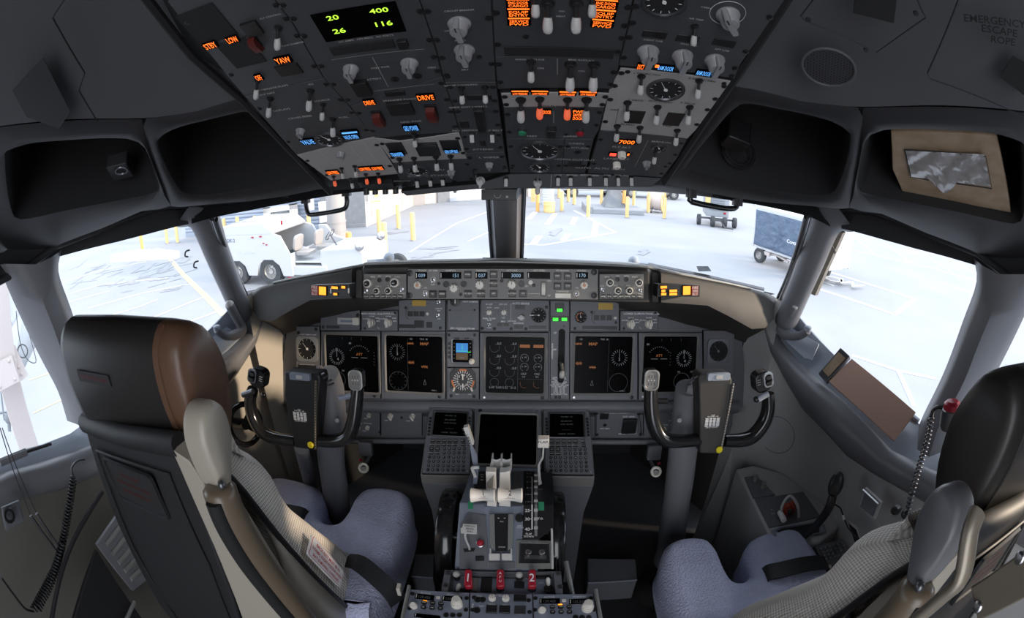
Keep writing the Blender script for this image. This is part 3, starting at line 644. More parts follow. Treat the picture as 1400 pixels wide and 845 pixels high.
# windscreen panes + seals
for s, P, px, nm in ((1, W1, [(720, 345), (720, 258), (905, 258), (1000, 271), (1112, 290), (1075, 430), (880, 372)], 'right'), (-1, W1L, [(674, 345), (668, 258), (500, 262), (400, 276), (285, 298), (330, 418), (500, 372)], 'left')):
    m = MB(); m.poly([P.at(x, y, -.01) for x, y in px]); struct(m.mk('window_1' if s > 0 else 'window_6', 'window_glass', smooth=0), '%s windscreen pane' % nm)
for s, P, L in ((1, W1, [(1106, 296), (1092, 345), (1078, 385), (1060, 425)]), (-1, W1L, [(291, 300), (305, 340), (320, 375), (338, 415)])):
    m = MB(); m.tube(cr([P.at(x - 5 * s, y, .0) for x, y in L], 4), .009, 8, sx=.6); m.k = 1; m.tube(cr([P.at(x, y, .004) for x, y in L], 4), .006, 8)
    m.k = 0; m.tube([P.at(x, y, .006) for x, y in ((L[0][0] + 3 * s, L[0][1]), (L[-1][0] + 3 * s, L[-1][1]))], .004, 6)
    struct(m.mk('trim_%d' % (15 if s > 0 else 16), ['dsteel', 'steel'], smooth=60), '%s windscreen outboard seal strips' % ('right' if s > 0 else 'left'))
# windscreen header under the overhead panel
for s in (1, -1):
    P = W1 if s > 0 else W1L
    ux = [(668, 252), (740, 252), (905, 253), (1000, 270), (1060, 279), (1104, 285), (1135, 292)] if s > 0 else [(720, 252), (660, 252), (505, 256), (420, 268), (345, 282), (296, 287), (262, 290)]
    tx = [(668, 258), (740, 258), (905, 263), (1000, 274), (1060, 285), (1108, 297), (1135, 310)] if s > 0 else [(720, 258), (660, 258), (505, 261), (420, 273), (345, 287), (290, 298), (262, 306)]
    Xs = (.0, .09, .38, .60, .73, .85, .92)
    up = [V((s * X, 1.13 - .08 * X * X, 1.345 - .03 * X)) for X in Xs]
    lo = [PX(x, y, X * s) if X > .3 else PY(x, y, 1.12) for (x, y), X in zip(ux, Xs)]
    tt = [P.at(x, y, -.004) for x, y in tx]
    m = MB(); m.grid([cr(up, 3), cr(lo, 3), cr([a.lerp(b, .3) + V((0, 0, -.000)) for a, b in zip(lo, tt)], 3), cr(tt, 3), cr([p + V((0, .04, .04)) for p in tt], 3)]); struct(m.mk('trim_%d' % (17 if s > 0 else 18), 'bin', smooth=50), 'dark header over the %s windscreen' % ('right' if s > 0 else 'left'))
# centre post
a, b = PY(693.5, 352, 1.74), PY(692, 255, 1.43)
n = (CAM - a).normalized(); ax = (b - a).normalized(); F = frame_z(a, ax, up=-n) ; F = frame_z(a, ax, up=(0, -1, 0))
prof = lambda w_, d: [(-w_ / 2, -.05), (w_ / 2, -.05), (w_ / 2, d - .022), (w_ / 2 - .012, d - .004), (w_ / 2 - .03, d), (-w_ / 2 + .03, d), (-w_ / 2 + .012, d - .004), (-w_ / 2, d - .022)]
L_ = (b - a).length
T = bpy.data.objects.new('window_post_centre', None)
m = MB(); m.prism(prof(.094, .05), -.02, L_ + .05, F); m.k = 1
for sx in (-1, 1):
    m.prism([(sx * .047, -.03), (sx * .060, -.03), (sx * .060, .022), (sx * .047, .024)], -.02, L_ + .05, F)
    m.k = 2; m.prism([(sx * .053, .022), (sx * .057, .022), (sx * .057, .028), (sx * .053, .028)], -.02, L_ + .05, F); m.k = 1
m.k = 3
for x, z in ((-.03, .03), (.02, .028), (.032, .03), (.012, .17)): m.lathe([(.003, 0), (.003, .002)], 8, F @ Matrix.Translation(V((x, .05, z))) @ Matrix.Rotation(-pi / 2, 4, 'X'))
m.text('FUEL QUANTITY', .006, F=F @ Matrix.Translation(V((.005, .0505, L_ - .045))) @ Matrix.Rotation(-pi / 2, 4, 'X') @ Matrix.Rotation(pi, 4, 'Z'), c=(0, 0, .001)) if False else None
struct(m.mk('window_post_centre', ['post', 'dsteel', 'panelB', 'steel'], smooth=35), 'grey centre post between the two windscreens')
# magnetic compass bracket hanging at the post top
PC = Plane(PY(682, 266, 1.30), (0, .1, 1)); m = MB()
T = thing('magnetic_compass', 'small black standby compass housing hanging at the top of the centre post', 'compass', PC.frame(PC.p)); F = W[T.name]
m.slab(.094, .030, -.05, .002, .003, F=F); m.mk('housing', 'black', T, bevel=.001)
m = MB(); m.torus((-.003, 0, .004), .009, .0012, 16, 6, F=F, a0=pi, a1=2 * pi); m.slab(.006, .006, .002, .004, .001, c=(.022, -.006), F=F); m.mk('light_handle', 'dsteel', T)
m = MB(); m.box((.02, .024, -.03), (.03, .02, .03), F); m.mk('bracket', 'black', T)
# front bulkhead, floor, rear wall
m = MB(); m.grid([[V((x, 2.05, z)) for x in (-1.2, 1.2)] for z in (FZ, .74)]); struct(m.mk('wall_front', 'blackm', smooth=0), 'dark forward bulkhead of the footwell')
m = MB(); m.box((0, .6, FZ - .02), (2.5, 3.2, .04)); struct(m.mk('floor', 'floor', smooth=0), 'dark flight deck floor')
m = MB(); m.grid([[V((x, -.92, z)) for x in (-1.2, -.42)] for z in (FZ, 2.0)]); m.grid([[V((x, -.92, z)) for x in (.55, 1.2)] for z in (FZ, 2.0)]); struct(m.mk('wall_rear', 'greyl', smooth=0), 'rear bulkhead beside the open door')
m = MB()
for s in (1, -1): m.grid([[V((s * .60, 2.05, z)), V((s * .95, 1.42, z))] for z in (FZ, .74)])
struct(m.mk('wall_nose', 'blackm', smooth=0), 'dark footwell sides')
# nose deck just under the windscreens, outside
m = MB(); m.grid([[W1L.at(x, y, -.02) for x, y in ((320, 402), (420, 381), (510, 366), (600, 358), (695, 354))], [p.at(x, y, -.02) + V((0, .5, -.22)) for p, x, y in ((W1L, 320, 402), (W1L, 420, 381), (W1L, 510, 366), (W1L, 600, 358), (W1L, 695, 354))]])
m.grid([[W1.at(x, y, -.02) for x, y in ((695, 354), (800, 358), (880, 366), (970, 381), (1060, 402))], [W1.at(x, y, -.02) + V((0, .5, -.22)) for x, y in ((695, 354), (800, 358), (880, 366), (970, 381), (1060, 402))]])
struct(m.mk('nose_deck', 'frame_white', smooth=50), 'outer nose skin under the windscreens')
# ---------------------------------------------------------------- ceiling
Bpx = [(985, 115), (1040, 124), (1100, 140), (1180, 146), (1290, 144), (1400, 152), (1480, 165)]
BC = [BR.at(x, y) for x, y in Bpx]
def ceiling(s):
    E = [V((.385, 1.04, 1.325)), V((.385, .70, 1.49)), V((.385, .42, 1.63)), V((.39, .1, 1.77)), V((.39, -.9, 1.98))]
    bc = cr(BC, 4); e = resamp([V((.34, .695, 1.500)), V((.34, .42, 1.645)), V((.34, .1, 1.80)), V((.34, -.9, 2.02))], len(bc))
    rows = [[sd(s, a.lerp(b, t) + V((0, 0, .035 * sin(pi * t)))) for a, b in zip(bc, e)] for t in (0, .06, .25, .5, .75, 1)]
    m = MB(); m.grid(rows); lip = [[sd(s, a + V((0, 0, 0))) for a in bc], [sd(s, a + V((.02, 0, .03))) for a in bc]]; m.grid(lip)
    return m, rows
for s in (1, -1):
    m, CROWS = ceiling(s); o = m.mk('ceiling', 'ceil', smooth=60); struct(o, '%s grey ceiling liner beside the overhead panel' % ('right' if s > 0 else 'left'))
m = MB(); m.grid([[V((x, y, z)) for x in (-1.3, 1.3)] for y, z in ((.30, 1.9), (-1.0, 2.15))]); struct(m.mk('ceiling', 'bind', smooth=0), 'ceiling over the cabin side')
for s in (1, -1):
    m = MB(); b0 = BC[-1]; m.grid([[sd(s, V(p)) for p in (b0, (b0.x, -.9, b0.z))], [sd(s, V(p)) for p in ((1.16, b0.y, 1.27), (1.16, -.9, 1.27))]]); struct(m.mk('trim_%d' % (19 if s > 0 else 20), 'bin', smooth=0), 'dark liner behind the %s bins' % ('right' if s > 0 else 'left'))
# stowage bins
def binring(s, outer, inner, depth, label, n=48, seat=V((.25, .1, .5))):
    P = BR
    O = resamp([P.at(x, y) for x, y in outer], n, True); Iq = resamp(cr([P.at(x, y, .002) for x, y in inner], 3, True), n, True)
    # rotate inner to best match outer start
    best = min(range(n), key=lambda k: sum((O[i] - Iq[(i + k) % n]).length for i in range(0, n, 4))); Iq = Iq[best:] + Iq[:best]
    lip = [a.lerp(b, .25) + P.n * -.0 for a, b in zip(Iq, O)]
    c = sum(Iq, V((0, 0, 0))) / n; back = -P.n * depth + V((.05, 0, -.03))
    I1 = [p + back * .12 for p in [q.lerp(c, .03) for q in Iq]]; I2 = [c + (p - c) * .86 + back for p in Iq]
    m = MB(); m.loft([[sd(s, p) for p in q] for q in (O, [a.lerp(b, .45) + P.n * .006 for a, b in zip(Iq, O)], [a.lerp(b, .1) + P.n * .004 for a, b in zip(Iq, O)], Iq)], False)
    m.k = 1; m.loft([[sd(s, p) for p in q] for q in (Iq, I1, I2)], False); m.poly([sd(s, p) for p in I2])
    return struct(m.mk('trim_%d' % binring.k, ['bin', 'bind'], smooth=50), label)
binring.k = 21
o1 = [(985, 115), (1040, 124), (1100, 140), (1180, 148), (1176, 200), (1160, 287), (1100, 281), (1050, 277), (1000, 270), (960, 262), (905, 250), (950, 180)]
i1 = [(1012, 143), (1060, 147), (1120, 160), (1156, 176), (1163, 192), (1150, 245), (1132, 266), (1080, 264), (1010, 250), (945, 232), (942, 222), (975, 180)]
o2 = [(1180, 148), (1290, 146), (1400, 154), (1440, 160), (1440, 250), (1430, 400), (1400, 392), (1337, 346), (1262, 317), (1205, 292), (1160, 287), (1176, 200)]
i2 = [(1192, 182), (1230, 176), (1300, 178), (1388, 186), (1402, 210), (1400, 290), (1385, 306), (1320, 292), (1240, 276), (1182, 264), (1172, 250), (1180, 200)]
for s, nm in ((1, 'right'), (-1, 'left')):
    binring(s, o1, i1, .22, '%s forward stowage bin' % nm); binring.k += 1
    binring(s, o2, i2, .22, '%s aft stowage bin' % nm); binring.k += 1
# fuselage skin closing the roof
arc = [(-1.24, 1.26), (-1.2, 1.5), (-1.0, 1.85), (-.6, 2.1), (0, 2.2), (.6, 2.1), (1.0, 1.85), (1.2, 1.5), (1.24, 1.26)]
m = MB(); m.grid([[V((x, y, z)) for x, z in cr([V((a, b, 0)) for a, b in arc], 3) for x, z in [(x, z)]] if False else [V((p.x, y, p.y)) for p in cr([V((a, b, 0)) for a, b in arc], 3)] for y in (-1.0, 0, .8)] + [[V((p.x * .92, 1.15, 1.30 + (p.y - 1.30) * .55)) for p in cr([V((a, b, 0)) for a, b in arc], 3)], [V((p.x * .86, 1.22, 1.30 + (p.y - 1.30) * .05)) for p in cr([V((a, b, 0)) for a, b in arc], 3)]])
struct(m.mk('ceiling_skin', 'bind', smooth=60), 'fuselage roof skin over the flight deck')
# ceiling fittings ------------------------------------------------
CE = plane3(CROWS[0][6] * 1, CROWS[3][12], CROWS[3][4]) if False else None
def ceilplane(x, y, side):           # local tangent plane of the ceiling liner under a pixel
    q = [V((.385 * side, .62, 1.53)), V((.385 * side, .30, 1.69)), sd(side, BC[3])]
    P = plane3(*q); return P
PR = ceilplane(0, 0, 1); PL = ceilplane(0, 0, -1)
OFF = .030
o = PR.at(1133, 92, OFF); T = thing('ceiling_speaker', 'round perforated speaker grille set in the right ceiling liner', 'speaker', PR.frame(o)); F = W[T.name]
m = MB(); m.torus((0, 0, .001), .036, .0022, 40, 8, F); m.mk('rim', 'ceil', T, smooth=80)
m = MB(); m.lathe([(.035, -.001), (.035, .0005), (.001, .0005)], 40, F); m.mk('grille', mat('grille_grey', (.07, .07, .08), .5, .4), T)
m = MB()
for i in range(-7, 8):
    for j in range(-7, 8):
        x, y = i * .0045 + (.00225 if j % 2 else 0), j * .0045
        if hypot(x, y) < .033: m.lathe([(.0014, .0008), (.0001, .0008)], 6, F @ Matrix.Translation(V((x, y, 0))), False)
tag(m.mk('perforation', 'bind', T), kind='stuff')
def textpx(m, P, a, b, t, h, off):
    A, B = P.at(*a, off), P.at(*b, off); ex = (B - A).normalized(); ey = P.n.cross(ex); c = (A + B) / 2; m.text(t, h, F=Matrix(((ex.x, ey.x, P.n.x, c.x), (ex.y, ey.y, P.n.y, c.y), (ex.z, ey.z, P.n.z, c.z), (0, 0, 0, 1))), w=(B - A).length)
m = MB(); textpx(m, PR, (1318, 24), (1402, 34), 'EMERGENCY', .011, OFF + .004); textpx(m, PR, (1342, 38), (1391, 46), 'ESCAPE', .011, OFF + .004); textpx(m, PR, (1355, 53), (1388, 58), 'ROPE', .011, OFF + .004)
tag(m.mk('ceiling_placard', 'bind', smooth=0), 'dark lettering EMERGENCY ESCAPE ROPE on the right ceiling liner', 'lettering')
def plate(P, px, off, th, nm, mt, label, cat, kind=None):
    m = MB(); m.loft([[P.at(x, y, off) for x, y in px], [P.at(x, y, off + th) for x, y in px]], True); o = m.mk(nm, mt, smooth=30, bevel=.0008)
    return struct(o, label) if kind else tag(o, label, cat)
plate(PR, [(1168, 0), (1166, 18), (1222, 32), (1226, 2), (1215, -30), (1172, -30)], OFF - .001, .003, 'gasper_outlet', 'bind', 'black angular air outlet in the right ceiling panel above the speaker grille', 'air outlet')
m = MB(); m.tube([PR.at(x, y, OFF + .002) for x, y in ((1245, -20), (1262, 18), (1266, 24), (1198, 72), (1100, 28), (1095, 22), (1118, -8))], .0010, 6)
m.tube([PR.at(x, y, OFF + .002) for x, y in ((1310, 0), (1268, 100), (1272, 108), (1400, 160))], .0010, 6)
for x, y in ((1105, 27), (1184, 68), (1252, 18)): m.lathe([(.0035, -.001), (.0035, .0015), (.001, .002)], 12, PR.frame(PR.at(x, y, OFF + .001)))
struct(m.mk('trim_30', 'bin'), 'seams and screws of the right ceiling panels')
plate(PR, [(1385, 76), (1366, 105), (1402, 132), (1425, 100)], OFF - .001, .004, 'latch_pocket', 'bind', 'black diamond-shaped latch pocket near the upper right corner', 'latch')
m = MB(); m.tube([PL.at(x, y, OFF + .002) for x, y in ((92, -6), (72, 24), (116, 100), (108, 124), (133, 166))], .0012, 6); struct(m.mk('trim_31', 'bind'), 'seam of the left ceiling panels')
plate(PL, [(59, 78), (97, 152), (80, 176), (36, 160), (17, 124)], OFF - .002, .004, 'ceiling_pocket', 'bin', 'dark sunken finger pocket in the left ceiling liner', 'pocket')
# tan binder with a plastic bag
P = Plane(BR.p - BR.n * .0, BR.u, BR.r)
q = [P.at(x, y, -.02) for x, y in ((1218, 180), (1362, 186), (1382, 291), (1236, 268), (1220, 232))]
T = thing('binder', 'tan cardboard binder holding a crumpled clear plastic bag in the right aft bin', 'binder', Matrix.Translation(q[3]))
m = MB(); m.loft([[p - BR.n * .03 for p in q], q], True); m.mk('cover', 'paper', T, bevel=.002)
rows = []
random.seed(9)
for j in range(12):
    r = []
    for i in range(20):
        u, v = i / 19, j / 11; x = 1238 + 108 * u + 8 * v; y = 206 + 5 * u + (36 + 8 * u) * v
        if .22 < u < .55: y += 26 * v * (1 - abs(u - .42) / .2) * .7 if abs(u - .42) < .2 else 0
        r.append(P.at(x, y, -.016 + .010 * abs(sin(9 * u + 5 * v)) * random.uniform(.3, 1)))
    rows.append(r)
m = MB(); m.grid(rows); m.mk('plastic_bag', mat('plastic_sheet', (.30, .29, .29), .25, coat=.6), T, smooth=60)
m = MB(); m.tube([P.at(x, y, -.015) for x, y in ((1237, 205), (1348, 214), (1356, 258), (1275, 247), (1246, 242), (1237, 205))], .0012, 6); m.mk('window_edge', 'bin', T)
# grab handles
for s, pts, P, txt in ((1, [(945, 268), (946, 276), (985, 284), (1004, 285), (1008, 279)], None, 'black grab handle under the header, right of the overhead panel'), (-1, [(474, 266), (474, 280), (466, 287), (430, 293), (421, 291), (418, 276)], None, 'black grab handle under the header, left of the overhead panel')):
    X = [.47, .50] if s > 0 else [-.46, -.60]
    L = []
    for i, (x, y) in enumerate(pts): L.append(PX(x, y, X[0] + (X[1] - X[0]) * (abs(x - pts[0][0]) / abs(pts[-1][0] - pts[0][0]))) if s < 0 else PX(x, y, .46 + .14 * (x - 945) / 63))
    T = thing('grab_handle', txt, 'handle', L[0], 'grab handles'); m = MB(); m.tube(cr(L, 3), .0075, 8); m.mk('bar', 'gloss', T, smooth=60)
    for p in (L[0], L[-1]): m = MB(); m.slab(.024, .024, -.004, .018, .003, F=Matrix.Translation(p)); m.mk('mount', 'black', T)
# hooks on the left post, clips on the right post
T = thing('chart_hook', 'small twin-hook bracket on the left windscreen corner post', 'hook', PX(262, 345, -.93))
for x, y in ((259, 342), (271, 357)): m = MB(); m.tube(cr([PX(x, y, -.92), PX(x - 5, y + 2, -.92), PX(x - 6, y + 8, -.92), PX(x - 2, y + 9, -.92)], 3), .0026, 6); m.mk('hook', 'black', T)
T = thing('pencil_clip', 'grey channel bracket with two black clips on the right windscreen post', 'clip', PX(1130, 345, .95))
m = MB(); m.tube([PX(1150, 316, .955), PX(1128, 365, .945), PX(1112, 402, .93)], .020, 4, sx=.5); m.mk('channel', 'frame', T, smooth=20)
for x, y in ((1138, 342), (1129, 358)):
    m = MB(); m.tube([PX(x - 14, y + 2, .925), PX(x - 1, y - 8, .93), PX(x + 4, y + 2, .955), PX(x + 1, y + 6, .955)], .003, 6); m.mk('clip', 'black', T)
# wiper arms outside, glareshield grilles
for s, P, pa, pb, txt in ((-1, W1L, (353, 397), (511, 361), 'left'), (1, W1, (886, 363), (1044, 397), 'right')):
    T = thing('wiper', 'dark %s windscreen wiper blade lying along the lower edge of the glass' % txt, 'wiper', P.at(*pa, -.05)); m = MB(); m.tube([P.at(*pa, -.045), P.at((pa[0] + pb[0]) / 2, (pa[1] + pb[1]) / 2 - 1.0, -.045), P.at(*pb, -.045)], .010, 6, sx=.8); m.mk('blade', 'dsteel', T)
    m = MB(); k = (532, 352) if s < 0 else (866, 357); a = P.at(*k, -.06); m.tube([a, P.at(k[0] + (8 if s > 0 else -4), k[1] + 5, -.06), P.at(k[0] + (30 if s > 0 else -30), k[1] + 7, -.06)], .012, 6); m.sphere(a, .02); m.mk('arm', 'ledge', T)
    if s > 0: m = MB(); m.loft([[P.at(x, y, -.05) for x, y in ((952, 364), (968, 364), (973, 371), (955, 371))], [P.at(x, y, -.08) for x, y in ((952, 364), (968, 364), (973, 371), (955, 371))]], True); m.mk('washer_nozzle', 'ledge', T)

# things kept in the bins
T = thing('cup', 'dark cup standing in the holder of the right forward bin', 'cup', BR.at(1003, 222, -.05)); F = BR.frame(BR.at(1003, 214, -.06)) @ Matrix.Rotation(-pi / 2, 4, 'X')
m = MB(); m.lathe([(.026, -.02), (.030, .015), (.032, .03), (.029, .03), (.026, .0)], 24, F); m.mk('body', 'dsteel', T); m = MB(); m.torus((0, 0, .03), .036, .005, 28, 6, F); m.mk('holder_ring', 'black', T); m = MB(); m.slab(.05, .05, 0, .05, .006, F=BR.frame(BR.at(1008, 170, -.09))); m.mk('holder_box', 'black', T, bevel=.002)
T = thing('reading_light', 'dark reading light with a pale lens ring inside the left aft bin', 'lamp', BRL.at(168, 240, -.03)); F = BRL.frame(BRL.at(164, 236, -.03))
m = MB(); m.slab(.05, .062, -.03, 0, .004, F=F @ Matrix.Rotation(-.5, 4, 'Z')); m.mk('housing', 'bin', T, bevel=.002); m = MB(); m.torus((.014, .008, .004), .014, .0022, 24, 6, F); m.mk('lens_ring', 'dsteel', T); m = MB(); m.slab(.016, .07, 0, .006, .003, F=BRL.frame(BRL.at(172, 278, -.02)) @ Matrix.Rotation(-1.0, 4, 'Z')); m.mk('clip_arm', 'bin', T)
# ================================================================ panel units and their controls
PROTO = {}
def proto(nm, fn, mats, smooth=40, bevel=0):
    m = MB(); fn(m); me = bpy.data.meshes.new(nm); me.from_pydata([tuple(p) for p in m.v], [], m.f)
    for q in mats: me.materials.append(q if not isinstance(q, str) else (G.get(q) or MATS[q]))
    for p, k in zip(me.polygons, m.mi): p.material_index = k
    me.polygons.foreach_set('use_smooth', [True] * len(me.polygons)); me.set_sharp_from_angle(angle=radians(smooth)); PROTO[nm] = me
def f_toggle(m):       # bat lever hanging towards -y
    m.k = 0; m.lathe([(.0062, 0), (.0062, .0015), (.0045, .002), (.0045, .004), (.003, .005)], 12)
    D = V((0, -.78, .62)).normalized(); m.cyl(V((0, 0, .003)), V((0, 0, .003)) + D * .014, .0022, .0024, 8)
    m.k = 1; a = V((0, 0, .003)) + D * .011; m.lathe([(.001, 0), (.0036, .0006), (.0044, .005), (.0046, .011), (.0038, .0145), (.0018, .016), (.0001, .0163)], 12, frame_z(a, D))
proto('toggle_switch', f_toggle, ['black', 'grip'])
def f_stoggle(m):
    m.k = 0; m.lathe([(.0055, 0), (.0055, .002), (.0035, .003)], 12); D = V((0, -.35, .94)).normalized(); m.k = 1; m.lathe([(.0016, 0), (.0020, .008), (.0028, .012), (.0026, .0155), (.0001, .017)], 10, frame_z((0, 0, .002), D))
proto('small_toggle', f_stoggle, ['steel', 'chrome'])
def f_flat(m):
    m.k = 0; m.lathe([(.006, 0), (.006, .002), (.004, .004)], 12); D = V((0, -.8, .6)).normalized(); F = frame_z((0, 0, .003), D); m.k = 1; m.slab(.0075, .0035, 0, .016, .001, F=F)
proto('paddle_switch', f_flat, ['black', 'grip'])
def f_knob(m):         # winged selector knob
    m.k = 0; m.lathe([(.0125, 0), (.0125, .002), (.0105, .004), (.0095, .013), (.0085, .015), (.0001, .0155)], 20)
    m.slab(.0065, .026, .003, .019, .002); m.k = 1; m.box((0, .010, .0192), (.0012, .007, .0005))
proto('selector_knob', f_knob, ['grip', 'black'])
def f_knob2(m):
    m.k = 0; m.lathe([(.009, 0), (.0085, .002), (.0078, .012), (.0070, .0135), (.0001, .014)], 18); m.k = 1; m.box((0, .004, .0142), (.001, .006, .0004)); m.k = 0
    for i in range(9): a = i * 2 * pi / 9; m.box((.0078 * cos(a), .0078 * sin(a), .0065), (.0022, .0022, .011))
proto('round_knob', f_knob2, ['ivory', 'black'])
def f_knob3(m):        # white-ringed knob with black centre
    m.k = 0; m.lathe([(.0085, 0), (.0085, .009), (.0075, .010), (.0055, .010)], 20); m.k = 1; m.lathe([(.0056, .008), (.0052, .016), (.0045, .0172), (.0001, .0172)], 16); m.k = 0; m.box((0, 0, .0175), (.004, .001, .0004))
proto('ringed_knob', f_knob3, ['ivory', 'black'])
def f_knob4(m):        # grey wing knob seen on dark panels
    m.k = 0; m.lathe([(.010, 0), (.010, .003), (.0085, .004), (.008, .010), (.0001, .010)], 16); m.slab(.0062, .0215, .003, .0175, .002); m.k = 1; m.box((0, .007, .0178), (.001, .006, .0004))
proto('wing_knob', f_knob4, ['ivory', 'black'])
def f_screw(m): m.k = 0; m.lathe([(.0040, 0), (.0040, .001), (.0018, .0016), (.0016, .0006), (.0001, .0006)], 10)
proto('fastener', f_screw, ['black'])
def f_screwl(m): m.k = 0; m.lathe([(.0030, 0), (.0030, .0008), (.0001, .0010)], 10)
proto('light_fastener', f_screwl, ['steel'])
def f_btn(m):
    m.k = 0; m.slab(.0175, .0165, 0, .0025, .0012); m.k = 1; m.slab(.0142, .0132, .0025, .0055, .001, bev=.0008)
mat('dark_brown_key', (.045, .036, .032), .4); proto('mode_button', f_btn, ['black', 'dark_brown_key'])
def f_guard(m):
    m.k = 0; m.slab(.017, .034, .0, .003, .002); m.k = 1; m.prism([(.0, 0), (.010, .002), (.014, .012), (.010, .036), (.0, .040)], -.0065, .0065, Matrix.Translation(V((0, .012, 0))) @ Matrix(((0, 0, 1, 0), (0, -1, 0, 0), (1, 0, 0, 0), (0, 0, 0, 1))))
proto('guarded_switch', f_guard, ['black', 'dred'], bevel=.001)
def f_press(m): m.k = 0; m.lathe([(.0075, 0), (.0075, .004), (.006, .0045)], 16); m.k = 1; m.lathe([(.006, .004), (.0055, .007), (.0001, .0075)], 16)
proto('press_light_green', f_press, ['dsteel', 'green']); proto('press_light_red', f_press, ['dsteel', 'red'])
def spread(m, name, mt, T, gap=.018):      # captions that stand apart become parts of their own
    n = len(m.v); par = list(range(n))
    def find(i):
        while par[i] != i: par[i] = par[par[i]]; i = par[i]
        return i
    for f in m.f:
        for i in f[1:]: par[find(i)] = find(f[0])
    isl = {}
    for i in range(n): isl.setdefault(find(i), []).append(i)
    K = list(isl); B = [([min(m.v[i][a] for i in isl[k]) for a in range(3)], [max(m.v[i][a] for i in isl[k]) for a in range(3)]) for k in K]; cp = list(range(len(K)))
    def cf(i):
        while cp[i] != i: cp[i] = cp[cp[i]]; i = cp[i]
        return i
    for i in range(len(K)):
        for j in range(i):
            if sqrt(sum(max(0, B[i][0][a] - B[j][1][a], B[j][0][a] - B[i][1][a]) ** 2 for a in range(3))) <= gap: cp[cf(i)] = cf(j)
    gid = {k: cf(i) for i, k in enumerate(K)}; grp = {}
    for f in m.f: grp.setdefault(gid[find(f[0])], []).append(f)
    for fs in grp.values():
        q = MB(); mp = {}
        for f in fs:
            for i in f:
                if i not in mp: mp[i] = len(q.v); q.v.append(m.v[i])
            q.face([mp[i] for i in f])
        q.mk(name, mt, T, smooth=0)
class Unit:
    def __init__(s, name, label, cat, P, px, mt='panel', th=.012, off=0, group=None, r=0, face='faceplate', seam=True, parent=None):
        s.P, s.off = P, off
        if len(px) == 2 and not isinstance(px[0][0], tuple): (x0, y0), (x1, y1) = px; px = [(x0, y0), (x1, y0), (x1, y1), (x0, y1)]
        cx, cy = sum(p[0] for p in px) / len(px), sum(p[1] for p in px) / len(px)
        s.o = P.at(cx, cy, off); s.T = thing(name, label, cat, P.frame(s.o), group); s.txt = {}; s.F0 = P.frame(s.o)
        q = [s.F0.inverted() @ P.at(x, y, off) for x, y in px]; q = [(p.x, p.y) for p in q]
        if sum(a[0] * b[1] - b[0] * a[1] for a, b in zip(q, q[1:] + q[:1])) < 0: q = q[::-1]
        s.q = q
        m = MB(); c = V((sum(p[0] for p in q) / len(q), sum(p[1] for p in q) / len(q)))
        ins = [tuple(c + (V(p) - c) * (1 - .0012 / max((V(p) - c).length, .01))) for p in q]
        m.prism(ins, -th, 0, s.F0); s.plate = m.mk(face, mt, s.T, smooth=30, bevel=.0007)
        if seam: m = MB(); m.prism([tuple(c + (V(p) - c) * (1 + .0006 / max((V(p) - c).length, .01))) for p in q], -th - .001, -.0016, s.F0); m.mk('rim', 'line', s.T, smooth=0)
    def fr(s, x, y, rot=0, dz=0): return s.P.frame(s.P.at(x, y, s.off + dz)) @ Matrix.Rotation(radians(rot), 4, 'Z')
    def wh(s, x, y, w, h): return (s.P.at(x + w / 2, y) - s.P.at(x - w / 2, y)).length, (s.P.at(x, y + h / 2) - s.P.at(x, y - h / 2)).length
    def put(s, pn, x, y, rot=0, sc=1, name=None, mats=None, sz=None):
        o = bpy.data.objects.new(name or pn, PROTO[pn]); COL.objects.link(o); o.parent = s.T; set_world(o, s.fr(x, y, rot) @ Matrix.Diagonal((sc, sc, sz or sc, 1))); return o
    def rect(s, x, y, w, h, mt, name, dz=.0, t=.001, r=.0008, parent=None, bevel=0, dx=0):
        a, b = s.wh(x, y, w, h); m = MB(); m.slab(a, b, -.001, t, r, F=s.fr(x, y, 0, dz)); return m.mk(name, mt, parent or s.T, bevel=bevel)
    def bez(s, x, y, w, h, name, mt='panel', fr=.004, dep=.006, r=.004, scr='screen'):     # raised frame round a recessed glass face
        a, b = s.wh(x, y, w, h); F = s.fr(x, y); m = MB(); n = 4
        L = [(rrect(a, b, r, n), 0), (rrect(a - fr * .5, b - fr * .5, r, n), .002), (rrect(a - fr * 2, b - fr * 2, r, n), .0015), (rrect(a - fr * 2.4, b - fr * 2.4, r, n), -.002)]
        m.loft([[F @ V((p[0], p[1], z)) for p in q] for q, z in L], False); o = m.mk(name, mt, s.T)
        m = MB(); m.slab(a - fr * 2.2, b - fr * 2.2, -.003, .0002, r, F=F); sc = m.mk('screen', scr, s.T); return o, sc, F, a - fr * 2.4, b - fr * 2.4
    def ann(s, x, y, w, h, mt, lines, back='screen', name='annunciator'):
        a, b = s.wh(x, y, w, h); F = s.fr(x, y, 0, .0012); m = MB(); m.slab(a, b, -.001, .0018, .0006, F=F); m.k = 1
        n = len(lines)
        for i, t in enumerate(lines):
            yy = b * (.5 - (i + .5) / n)
            if t == '-': m.box((0, yy, .0022), (a * .9, b / n * .35, .0006), F)
            elif t == '#': m.slab(a * .86, b / n * .86, .0018, .0024, .0005, c=(0, yy), F=F)
            else: m.text(t, b / n * .80, (0, yy, .0021), F, w=a * (.9 if i == 0 else .8))
        return m.mk(name, [back, mt], s.T, smooth=0)
    def t(s, x, y, t, h=3.2, mt='white', align='C', sx=1.05, rot=0):
        _, hh = s.wh(x, y, 1, h); s.txt.setdefault(mt, MB()).text(t, hh, (0, 0, .0004), s.fr(x, y, rot), align=align, sx=sx)
